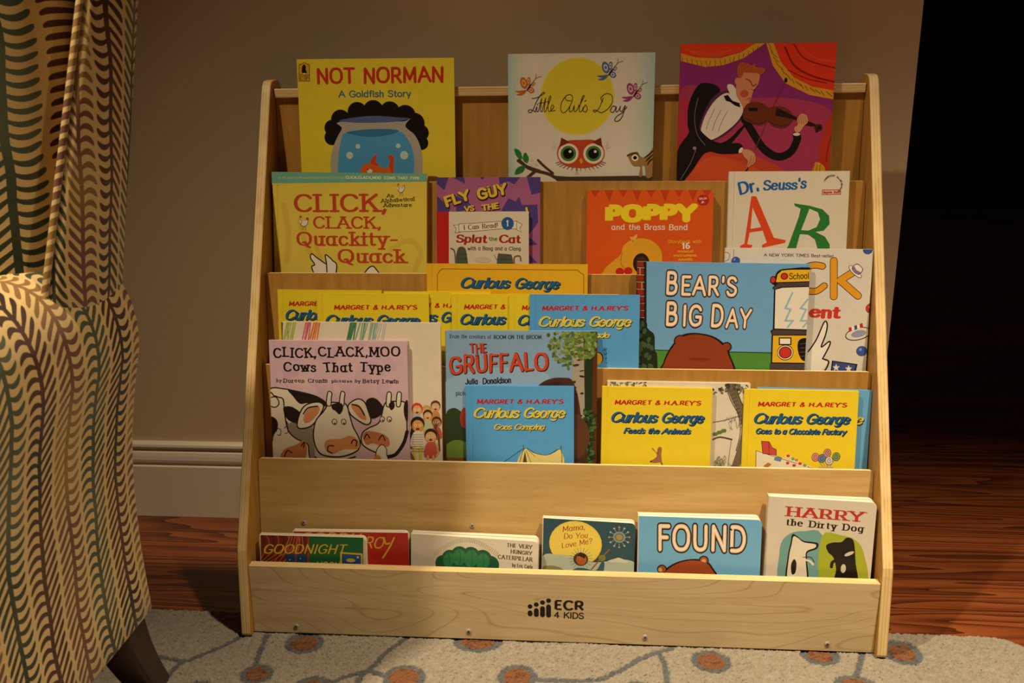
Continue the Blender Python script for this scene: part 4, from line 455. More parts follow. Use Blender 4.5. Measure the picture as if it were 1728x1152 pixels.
('hard','white picture book with orange K,hats and balloons,right end of third row','picture books in the third row',(0.2371,0.1466,0.3103),-0.0066,0,0.1309,0.2098,0.2422,0.009,'#d5cfc8',None,[('T','#1a1614','A NEW YORK TIMES Best-seller',55.7,230.5,155,229.8,4.68,'hand',0),('S','#1a1614',10.15,[(139.8,217.2),(128.8,218.8),(116.4,214.4),(110.4,198.9),(118,183.4),(132.4,181),(143.8,188.9)]),('S','#dd9a2a',8.01,[(139.8,217.2),(128.8,218.8),(116.4,214.4),(110.4,198.9),(118,183.4),(132.4,181),(143.8,188.9)]),('L','#1a1614',11.120000000000001,[(155.3,225.1),(158.1,173.6)]),('L','#1a1614',11.120000000000001,[(183.7,209.2),(166,197)]),('L','#1a1614',11.129999999999999,[(166,197),(192.4,174.9)]),('L','#dd9a2a',9.34,[(155.3,225.1),(158.1,173.6)]),('L','#dd9a2a',9.34,[(183.7,209.2),(166,197)]),('L','#dd9a2a',9.35,[(166,197),(192.4,174.9)]),('T','#c63a2c','for Presid',43.5,141.6,120.1,141.9,15.48,'hand',0),('T','#c63a2c','ent',123.4,142.3,169.1,141.7,17.85,'brushr',4),('E','#1a1614',(186.3,209.9,12.5,4.3,-0.75)),('E','#e8e3da',(186.3,209.9,11.7,3.5,-0.75)),('Q','#1a1614',[(181.3,215.4),(187.5,221.5),(193.4,218.3),(197.3,212.7),(192.3,205.6),(185.3,208.7)]),('Q','#e8e3da',[(182.4,215.5),(187.6,220.3),(192.9,217.7),(196.2,212.7),(192.2,206.7),(185.8,209.3)]),('Q','#8c6fa0',[(182.2,215.6),(184.4,217.9),(188.3,212.3),(194.2,209.1),(192.4,206.6),(185.8,209.3)]),('E','#1a1614',(195.7,119.6,18.7,9.3,0.25)),('E','#d8d3cb',(195.7,119.6,17.4,8.1,0.25)),('E','#8f98b8',(196.5,119.6,10.8,5.1,0.25)),('P','#b03028',[(181.7,128),(185.8,129.8),(187,123.8),(182.9,122)]),('P','#e8e3da',[(185.5,129.5),(189.6,131.3),(190.8,125.2),(186.7,123.4)]),('P','#3a4f94',[(189.3,130.9),(193.4,132.7),(194.6,126.7),(190.5,124.9)]),('P','#e8e3da',[(193.1,132.4),(197.2,134.2),(198.4,128.1),(194.3,126.3)]),('P','#b03028',[(196.8,133.8),(200.9,135.6),(202.1,129.6),(198,127.8)]),('E','#1a1614',(15.8,223.6,6.2,6,0)),('E','#3c55a8',(15.8,223.6,5.7,5.5,0)),('E','#7c92d0',(14,225.7,1.7,1.7,0)),('E','#1a1614',(202.3,241.7,6.8,6.4,0)),('E','#3c55a8',(202.3,241.7,6.2,5.9,0)),('E','#7c92d0',(200.5,243.8,1.8,1.8,0)),('E','#1a1614',(202.2,94.3,7.7,7.4,0)),('E','#3b55a6',(202.2,94.3,7.2,6.9,0)),('E','#7c92d0',(200.4,96.5,2.2,2.1,0)),('E','#1a1614',(211.9,157.1,7.7,7.3,0)),('E','#c23a30',(211.9,157.1,7.1,6.8,0)),('E','#d87868',(210.1,159.2,2.1,2,0)),('S','#77726c',0.7,[(0.4,236.3),(6.4,233.8),(5.1,225.2),(0.9,223.4)]),('L','#77726c',0.7,[(12.1,240.7),(12.8,223.6)]),('Q','#e8e5df',[(126,92.1),(136.9,110.7),(146.6,136.2),(151.1,131.9),(149.3,117),(144.3,99.4),(154.9,107.5),(156.1,102.3),(148.7,81.1),(154.8,78.5),(151.1,68.8),(141.2,61.5),(125.9,61.2)]),('S','#1a1614',1.98,[(126,92.1),(136.9,110.7),(146.6,136.2),(151.1,131.9),(149.3,117),(144.3,99.4),(154.9,107.5),(156.1,102.3),(147,81.9)]),('S','#1a1614',2.1399999999999997,[(147,81.9),(155.6,78.5),(154.4,70.6),(149.7,61.7)]),('P','#1a1614',[(160.7,79.5),(197.4,74.9),(193.7,51.9),(158.8,51.2)]),('P','#3d4f8c',[(162.5,77.8),(195,73.6),(192,51.9),(160.5,51.3)]),('P','#e8e3da',[(166.9,74.8),(168.4,71),(172.4,70.9),(169.4,68.4),(170.7,64.5),(167.3,66.7),(164.2,64.4),(165.1,68.3),(161.9,70.7),(165.8,71)]),('P','#e8e3da',[(184.8,73.4),(186.4,69.6),(190.3,69.5),(187.3,67),(188.6,63.1),(185.3,65.3),(182.1,63),(183,66.9),(179.8,69.3),(183.7,69.6)])]),
('hard','light blue picture book with outlined cream lettering and a yellow school bus,third row','picture books in the third row',(0.1094,0.1376,0.3116),-0.0107,0,0.1309,0.247,0.2223,0.008,'#6da4d8','#2a1d19',[('P','#2a1d19',[(-3.1,226.8),(13.1,227),(16.5,119.2),(0,118.9)]),('P','#8f2a1c',[(-0,222.5),(9,222.7),(9.2,214.9),(0.2,214.8)]),('P','#8f2a1c',[(0.3,212.2),(9.3,212.3),(9.5,204.5),(0.5,204.4)]),('P','#8f2a1c',[(0.6,201.8),(9.6,202),(9.9,194.2),(0.8,194)]),('P','#8f2a1c',[(0.9,191.4),(9.9,191.6),(10.2,183.8),(1.1,183.6)]),('P','#8f2a1c',[(1.2,181),(10.3,181.2),(10.5,173.3),(1.5,173.2)]),('P','#8f2a1c',[(1.5,170.6),(10.6,170.7),(10.8,162.9),(1.8,162.7)]),('P','#8f2a1c',[(1.8,160.1),(10.9,160.3),(11.1,152.4),(2.1,152.2)]),('P','#8f2a1c',[(2.2,149.6),(11.2,149.8),(11.5,141.9),(2.4,141.7)]),('L','#cfc3b4',0.7,[(-0.5,223.8),(9.8,223.7)]),('L','#cfc3b4',0.7,[(-0.2,213.5),(10.1,213.4)]),('L','#cfc3b4',0.71,[(0.1,203.1),(10.4,203)]),('L','#cfc3b4',0.71,[(0.4,192.7),(10.8,192.6)]),('L','#cfc3b4',0.71,[(0.8,182.3),(11.1,182.2)]),('L','#cfc3b4',0.71,[(1.1,171.9),(11.4,171.8)]),('L','#cfc3b4',0.71,[(1.4,161.4),(11.7,161.3)]),('L','#cfc3b4',0.71,[(1.7,150.9),(12,150.9)]),('L','#cfc3b4',0.71,[(2,140.4),(12.4,140.4)]),('L','#cfc3b4',0.71,[(4.1,213.1),(4.4,202.7)]),('L','#cfc3b4',0.71,[(7.3,192.4),(7.6,182.8)]),('P','#4e8a3c',[(16.4,92.7),(51.1,92.6),(197,92.3),(249.6,92.6),(248.3,53.9),(3.9,48)]),('S','#1a1614',1.16,[(16.4,92.7),(111.4,92.2),(198.7,92.3)]),('P','#1f2a1d',[(-0.4,132),(16.9,132.4),(19.5,48.4),(2.1,47.9)]),('Q','#1f2a1d',[(9.9,136.6),(18.9,123.6),(27.9,115),(29.4,93),(33.2,84.2),(31.7,48.7),(3.9,48),(1.4,132.1)]),('E','#3d5a3a',(11.4,61.7,2.9,4.4,0.45)),('E','#3d5a3a',(12,58.9,2.9,4.3,0.35)),('E','#3d5a3a',(20,98.9,2.9,4.3,0.06)),('E','#3d5a3a',(9.5,130.8,2.8,4.3,0.28)),('E','#3d5a3a',(15.5,66.2,2.9,4.3,0.15)),('E','#3d5a3a',(7.2,113.3,2.9,4.3,-0.59)),('E','#3d5a3a',(6.8,86.8,2.9,4.3,0.15)),('E','#3d5a3a',(20.2,107.7,2.8,4.3,-0.23)),('E','#3d5a3a',(17.1,84.8,2.8,4.4,-0.48)),('E','#3d5a3a',(7.5,62.8,2.8,4.3,0.01)),('E','#3d5a3a',(10.6,62.8,2.9,4.4,-0.09)),('E','#3d5a3a',(23,67.9,2.9,4.3,0.26)),('E','#3d5a3a',(14.3,67.9,2.8,4.3,0.44)),('E','#3d5a3a',(21.7,81.1,2.9,4.3,-0.54)),('E','#3d5a3a',(24.8,95.7,2.9,4.3,0.36)),('E','#3d5a3a',(8.6,93.5,2.8,4.4,-0.01)),('E','#3d5a3a',(7.6,65.9,2.9,4.3,-0.01)),('E','#3d5a3a',(9.7,131.4,2.8,4.3,0.19)),('E','#3d5a3a',(11.1,101.3,2.8,4.3,0.15)),('E','#3d5a3a',(25.5,67.2,2.9,4.3,0.39)),('E','#3d5a3a',(13.6,120.2,2.8,4.3,-0.2)),('E','#3d5a3a',(5.9,76.1,2.8,4.4,0.19)),('E','#3d5a3a',(8.9,100.4,2.9,4.3,0.32)),('E','#3d5a3a',(14.5,99.7,2.8,4.3,0.1)),('E','#3d5a3a',(6.4,126,2.8,4.3,0.47)),('T','#171310','B',41.8,174.8,59.4,174.6,34,'outl',15),('T','#171310',"EAR'S",63.7,173.8,145.1,174,28.9,'outl',15),('T','#171310','B',42.9,129,61,128.9,35.260000000000005,'outl',15),('T','#171310','IG',67.1,128.6,96.3,127.8,31.82,'outl',15),('T','#171310','D',108.2,128.5,127.1,128,33.54,'outl',15),('T','#171310','AY',130.5,127.7,166.4,126.6,28.9,'outl',15),('T','#dca878','B',41.8,174.8,59.4,174.6,34,'outl',3),('T','#dca878',"EAR'S",63.7,173.8,145.1,174,28.9,'outl',3),('T','#dca878','B',42.9,129,61,128.9,35.260000000000005,'outl',3),('T','#dca878','IG',67.1,128.6,96.3,127.8,31.82,'outl',3),('T','#dca878','D',108.2,128.5,127.1,128,33.54,'outl',3),('T','#dca878','AY',130.5,127.7,166.4,126.6,28.9,'outl',3),('T','#f0e4d4','B',41.8,174.8,59.4,174.6,34,'outl',-5),('T','#f0e4d4',"EAR'S",63.7,173.8,145.1,174,28.9,'outl',-5),('T','#f0e4d4','B',42.9,129,61,128.9,35.260000000000005,'outl',-5),('T','#f0e4d4','IG',67.1,128.6,96.3,127.8,31.82,'outl',-5),('T','#f0e4d4','D',108.2,128.5,127.1,128,33.54,'outl',-5),('T','#f0e4d4','AY',130.5,127.7,166.4,126.6,28.9,'outl',-5),('Q','#1a120e',[(40.4,48.9),(42.2,73.8),(51,95.3),(61.7,109.6),(70.1,116.8),(88.9,119.4),(113.1,115),(129.8,104),(138.1,90.1),(142.4,51.4)]),('E','#1a120e',(66.1,107,9.4,9.1,0)),('E','#8c3d20',(66.1,107,7.7,7.4,0)),('E','#1a120e',(133.4,99.7,7.5,7.2,0)),('E','#8c3d20',(133.4,99.7,5.7,5.5,0)),('E','#d9a066',(68.8,104.5,4.1,4,0)),('Q','#8c3d20',[(42.6,48.9),(44,73),(52.8,93.5),(62.7,107),(71.9,114.2),(89,117.2),(112.3,112.8),(127.3,102.2),(136,89.2),(139.8,51.3)]),('E','#7a3219',(94.7,80.3,16.2,2.6,0)),('Q','#171310',[(197.5,200.7),(202,211.9),(216.1,215.5),(251.2,216),(252.5,191.3),(198.8,191.3)]),('P','#e0b324',[(199.8,196.4),(201.4,206.7),(207,212.4),(220.3,213.9),(251.3,214.3),(252.3,196.4),(199.9,195.6)]),('E','#171310',(211.2,204.3,5.3,5,0)),('E','#c8322a',(211.2,204.3,4.1,3.9,0)),('T','#1a1614','School',218.1,200.1,246.5,201.5,9.24,'hand',0),('E','#171310',(195.5,198.9,4.4,5.5,0)),('E','#c8322a',(195.5,198.9,3.2,4.2,0)),('P','#171310',[(194.8,186.9),(202,195.6),(252.2,198.1),(252.6,189.6),(209.1,188),(199.2,184.4)]),('P','#4a4043',[(196.5,186.9),(202.9,194.3),(252.2,196.8),(252.6,190.9),(207.3,188.8),(199.1,185.2)]),('P','#171310',[(197.5,184.4),(252.5,191.3),(256.4,122.4),(198.9,121.2)]),('P','#e3ddd3',[(199.6,184.4),(209.1,187.6),(252.6,189.6),(256.1,126.7),(201.2,126.5)]),('L','#93b8c9',2.67,[(223.8,180.5),(214.8,157.9),(222.5,156.4),(215.8,139.8),(226.7,140),(219.6,130.3)]),('L','#93b8c9',2.6399999999999997,[(246.1,171.4),(236.7,158.4),(244.4,156.8),(237.7,140.2),(248.6,140.4),(241.6,130.8)]),('P','#171310',[(195.4,124.6),(200.3,128.2),(256.1,127.6),(256.6,118.9),(198.3,117.7)]),('P','#4a4043',[(197.1,124.2),(201.2,126.5),(256.2,125.8),(256.5,120.6),(199,119)]),('P','#171310',[(197.4,118.5),(256.5,119.8),(260.2,54.2),(198.9,52.7)]),('P','#e0b324',[(199.5,117.7),(256.6,118.9),(258.8,78.8),(200.2,78.3)]),('P','#171310',[(207.7,115.3),(225.9,115.7),(226.5,104.3),(208.3,103.9)]),('P','#e9e3d6',[(209.5,113.6),(224.3,113.9),(224.7,106),(209.9,105.7)]),('E','#171310',(218.2,93.2,11.6,11.6,0)),('E','#e9e3d6',(218.2,93.2,10.7,10.3,0)),('E','#171310',(218.2,93.2,9.3,8.9,0)),('E','#c8322a',(218.2,93.2,8,7.7,0)),('Q','#171310',[(236.7,111.5),(248.4,114.4),(252.7,97.9),(250.2,82.1),(241.6,83.7),(235.8,97.5)]),('L','#5b5144',0.89,[(238.7,106.3),(250.5,107.5)]),('L','#5b5144',0.9,[(239,100.2),(250.8,101.4)]),('L','#5b5144',0.89,[(239.3,94.1),(251.1,95.3)]),('L','#5b5144',0.89,[(239.7,88),(251.5,89.1)]),('P','#4a4043',[(196.9,76.5),(258.9,77.1),(260.2,54.2),(196.4,52.7)])]),
('hard','large white picture book with crayon strokes,behind the lilac cow book','picture books in the fourth row',(-0.4144,0.0999,0.1782),0.0032,0,0.1309,0.2396,0.2685,0.0075,'#ddd1bf',None,[('L','#a6b45c',1.61,[(10.1,271.4),(-2.5,226.6)]),('L','#a6b45c',1.7,[(12.8,271.4),(-2,226.6)]),('L','#a6b45c',1.92,[(13.8,271.4),(0.4,226.6)]),('L','#a6b45c',2.08,[(16.3,271.4),(4.4,226.7)]),('L','#a6b45c',1.54,[(19.4,271.4),(8.8,226.7)]),('L','#a6b45c',1.7100000000000002,[(20.3,271.4),(11.3,226.7)]),('L','#a6b45c',1.8199999999999998,[(23,271.5),(12.6,226.7)]),('L','#c9577c',1.8399999999999999,[(38.6,271.5),(27.8,226.9)]),('L','#c9577c',1.08,[(40.5,271.6),(31.6,226.9)]),('L','#c9577c',1.7899999999999998,[(42.2,271.6),(33.5,226.9)]),('L','#c9577c',1.98,[(44.1,271.6),(31.9,226.9)]),('L','#c9577c',1.49,[(45.7,271.6),(37.4,226.9)]),('L','#d9732f',0.97,[(50.9,271.6),(36.8,226.9)]),('L','#d9732f',1.7399999999999998,[(51.2,271.6),(39.3,227)]),('L','#d9732f',1.1400000000000001,[(53.5,271.6),(42.1,227)]),('L','#d9732f',1.19,[(54.6,271.6),(43.8,227)]),('L','#d9732f',1.67,[(56.5,271.7),(46.4,227)]),('L','#d9732f',1.65,[(58.7,271.7),(50.8,227)]),('L','#d9732f',1.03,[(59.7,271.7),(50.9,227)]),('L','#3f7f5a',2.2399999999999998,[(106.5,271.9),(95.9,227.4)]),('L','#3f7f5a',1.42,[(107.9,271.9),(99.1,227.4)]),('L','#3f7f5a',1.51,[(109.4,272),(95.2,227.4)]),('L','#3f7f5a',2.31,[(111.7,272),(97.6,227.4)]),('L','#3f7f5a',1.64,[(113.4,272),(99.8,227.4)]),('L','#3f7f5a',2.08,[(114.3,272),(105.9,227.5)]),('L','#6aa383',1.69,[(121,272),(106.6,227.5)]),('L','#6aa383',1.3900000000000001,[(124.2,272),(115.9,227.6)]),('L','#6aa383',1.5699999999999998,[(126.8,272.1),(119.3,227.6)]),('L','#6aa383',1.1199999999999999,[(127.7,272.1),(117.4,227.6)]),('L','#6aa383',1.25,[(129.3,272.1),(117.6,227.6)]),('L','#6aa383',1.21,[(132.4,272.1),(118.1,227.6)]),('L','#7fa9a2',1.03,[(136.7,272.1),(129,227.7)]),('L','#7fa9a2',1.0699999999999998,[(138.8,272.1),(127.6,227.7)]),('L','#7fa9a2',1.27,[(140.2,272.1),(130,227.7)]),('L','#7fa9a2',1.27,[(142.4,272.1),(134.6,227.7)]),('L','#7fa9a2',1.1199999999999999,[(144.3,272.2),(135,227.7)]),('L','#7fa9a2',1.02,[(145.9,272.2),(138.4,227.8)]),('L','#a9bcc0',0.8,[(148.5,272.2),(134.1,227.7)]),('L','#a9bcc0',0.82,[(151.2,272.2),(136.9,227.7)]),('L','#a9bcc0',0.85,[(154.4,272.2),(140.4,227.8)]),('L','#a9bcc0',0.77,[(157.2,272.2),(147.7,227.8)]),('L','#a9bcc0',0.89,[(159.6,272.2),(150.5,227.9)]),('L','#6e4a2a',2.6100000000000003,[(1.5,268.7),(-0.8,235.6)]),('E','#5c4030',(230.6,144.3,7.5,8,0)),('E','#d8a878',(230.5,141.9,6.3,6.6,0)),('E','#efe6da',(228.1,142.7,1.4,1.4,0)),('E','#efe6da',(232.9,142.7,1.4,1.4,0)),('E','#1a1614',(228.1,142.7,0.6,0.6,0)),('E','#1a1614',(232.9,142.7,0.6,0.6,0)),('E','#7a2018',(230.5,138.6,2.1,1.2,0)),('Q','#c98a54',[(225.6,134.5),(235.2,134.6),(237.4,119.2),(222.9,119)]),('S','#d8a878',2.69,[(227,119),(226.7,104.3)]),('S','#d8a878',2.69,[(233.4,119.1),(233.2,104.4)]),('E','#c5a24c',(217,136.9,7.5,8,0)),('E','#d8a878',(217,134.5,6.3,6.6,0)),('E','#efe6da',(214.6,135.3,1.4,1.4,0)),('E','#efe6da',(219.4,135.3,1.4,1.4,0)),('E','#1a1614',(214.6,135.3,0.6,0.6,0)),('E','#1a1614',(219.4,135.3,0.6,0.6,0)),('E','#7a2018',(216.9,131.2,2.1,1.2,0)),('Q','#d0885c',[(212,127.1),(221.7,127.2),(223.9,111.7),(209.4,111.5)]),('S','#d8a878',2.69,[(213.4,111.6),(213.1,96.8)]),('S','#d8a878',2.7199999999999998,[(219.9,111.7),(219.6,96.9)]),('E','#d2432a',(202.8,139.5,8.4,8.9,0)),('E','#d8a878',(202.7,136.8,7,7.3,0)),('E','#efe6da',(200.1,137.7,1.6,1.6,0)),('E','#efe6da',(205.4,137.8,1.6,1.6,0)),('E','#1a1614',(200.1,137.7,0.7,0.7,0)),('E','#1a1614',(205.4,137.8,0.7,0.7,0)),('E','#7a2018',(202.7,133.2,2.3,1.4,0)),('Q','#a9b8c8',[(197.2,128.6),(208,128.8),(210.3,111.5),(194.2,111.3)]),('S','#d8a878',2.9899999999999998,[(198.7,111.4),(198.4,95)]),('S','#d8a878',3.0300000000000002,[(205.9,111.5),(205.6,95.1)]),('E','#4a3020',(232,119.9,7.5,8,0)),('E','#c08a58',(231.9,117.5,6.3,6.6,0)),('E','#efe6da',(229.5,118.3,1.4,1.4,0)),('E','#efe6da',(234.4,118.3,1.4,1.4,0)),('E','#1a1614',(229.5,118.3,0.6,0.6,0)),('E','#1a1614',(234.4,118.3,0.6,0.6,0)),('E','#7a2018',(231.9,114.2,2.1,1.2,0)),('Q','#c55a44',[(227,110.1),(236.7,110.2),(238.9,94.7),(224.3,94.4)]),('S','#c08a58',2.69,[(228.4,94.5),(228.1,79.7)]),('S','#c08a58',2.69,[(234.8,94.6),(234.6,79.8)]),('E','#3c2c24',(218.7,130.6,7.1,7.6,0)),('E','#dba972',(218.7,128.3,6,6.2,0)),('E','#efe6da',(216.4,129,1.3,1.4,0)),('E','#efe6da',(221,129.1,1.3,1.4,0)),('E','#1a1614',(216.4,129,0.6,0.6,0)),('E','#1a1614',(221,129.1,0.6,0.6,0)),('E','#7a2018',(218.6,125.2,1.9,1.1,0)),('Q','#b8c4a0',[(214,121.3),(223.1,121.4),(225.2,106.8),(211.5,106.6)]),('S','#dba972',2.54,[(215.3,106.6),(215.1,92.7)]),('S','#dba972',2.54,[(221.4,106.7),(221.2,92.8)]),('S','#231b18',7.92,[(196.8,106.8),(193.8,93.1),(191.8,82.1)]),('E','#2a1f1a',(203.2,116.2,10.6,11.2,0)),('E','#d69a4e',(203.2,112.8,8.8,9.2,0)),('E','#efe6da',(199.8,113.9,2,2,0)),('E','#efe6da',(206.6,114,2,2,0)),('E','#1a1614',(199.8,113.9,0.9,0.9,0)),('E','#1a1614',(206.6,114,0.9,0.9,0)),('E','#7a2018',(203.1,108.2,2.9,1.7,0)),('Q','#e0d9cc',[(196.3,102.5),(209.7,102.7),(212.7,81),(192.5,80.7)]),('S','#d7c83c',3.7399999999999998,[(198.1,80.8),(197.7,60.1)]),('S','#d7c83c',3.7399999999999998,[(207.1,80.9),(206.8,60.3)]),('L','#3a332c',0.62,[(195.3,99.5),(210.6,99.7)]),('L','#3a332c',0.62,[(194.9,95.8),(210.8,96.1)]),('L','#3a332c',0.62,[(194.5,92.2),(211.1,92.4)]),('L','#3a332c',0.62,[(194.2,88.5),(211.3,88.8)]),('L','#3a332c',0.62,[(193.8,84.8),(211.6,85.1)]),('L','#3a332c',0.62,[(193.4,81.2),(211.9,81.5)]),('L','#3a332c',0.62,[(193,77.5),(212.1,77.8)]),('L','#3a332c',0.62,[(192.6,73.8),(212.4,74.1)]),('E','#2a211c',(222.7,99.1,9.6,10.3,0)),('E','#dba972',(222.7,96,8.2,8.5,0)),('E','#efe6da',(219.6,97,1.8,1.9,0)),('E','#efe6da',(225.8,97.1,1.8,1.9,0)),('E','#1a1614',(219.6,97,0.8,0.8,0)),('E','#1a1614',(225.8,97.1,0.8,0.8,0)),('E','#7a2018',(222.6,91.8,2.6,1.6,0)),('Q','#c9584c',[(216.3,86.4),(228.7,86.6),(231.5,66.7),(212.9,66.4)]),('S','#dba972',3.4799999999999995,[(218,66.5),(217.7,47.4)]),('S','#dba972',3.4799999999999995,[(226.3,66.6),(226,47.6)]),('S','#d8a878',2.6399999999999997,[(230.6,86.3),(234.9,75.4),(231.2,68)]),('D','#7d5a45',4.45,[(187.3,79.2),(192.4,67.4),(198.6,58.3)]),('S','#6e4528',2.6399999999999997,[(235.8,75.5),(234.3,98.2),(228.3,113.6)]),('S','#6e4528',1.1400000000000001,[(230.9,110),(224.8,118.6)]),('S','#6e4528',1.1400000000000001,[(230.9,110),(228.4,121.3)]),('S','#6e4528',1.1400000000000001,[(230.9,110),(232,121.4)]),('S','#6e4528',1.1400000000000001,[(230.9,110),(235.5,118.7)])]),
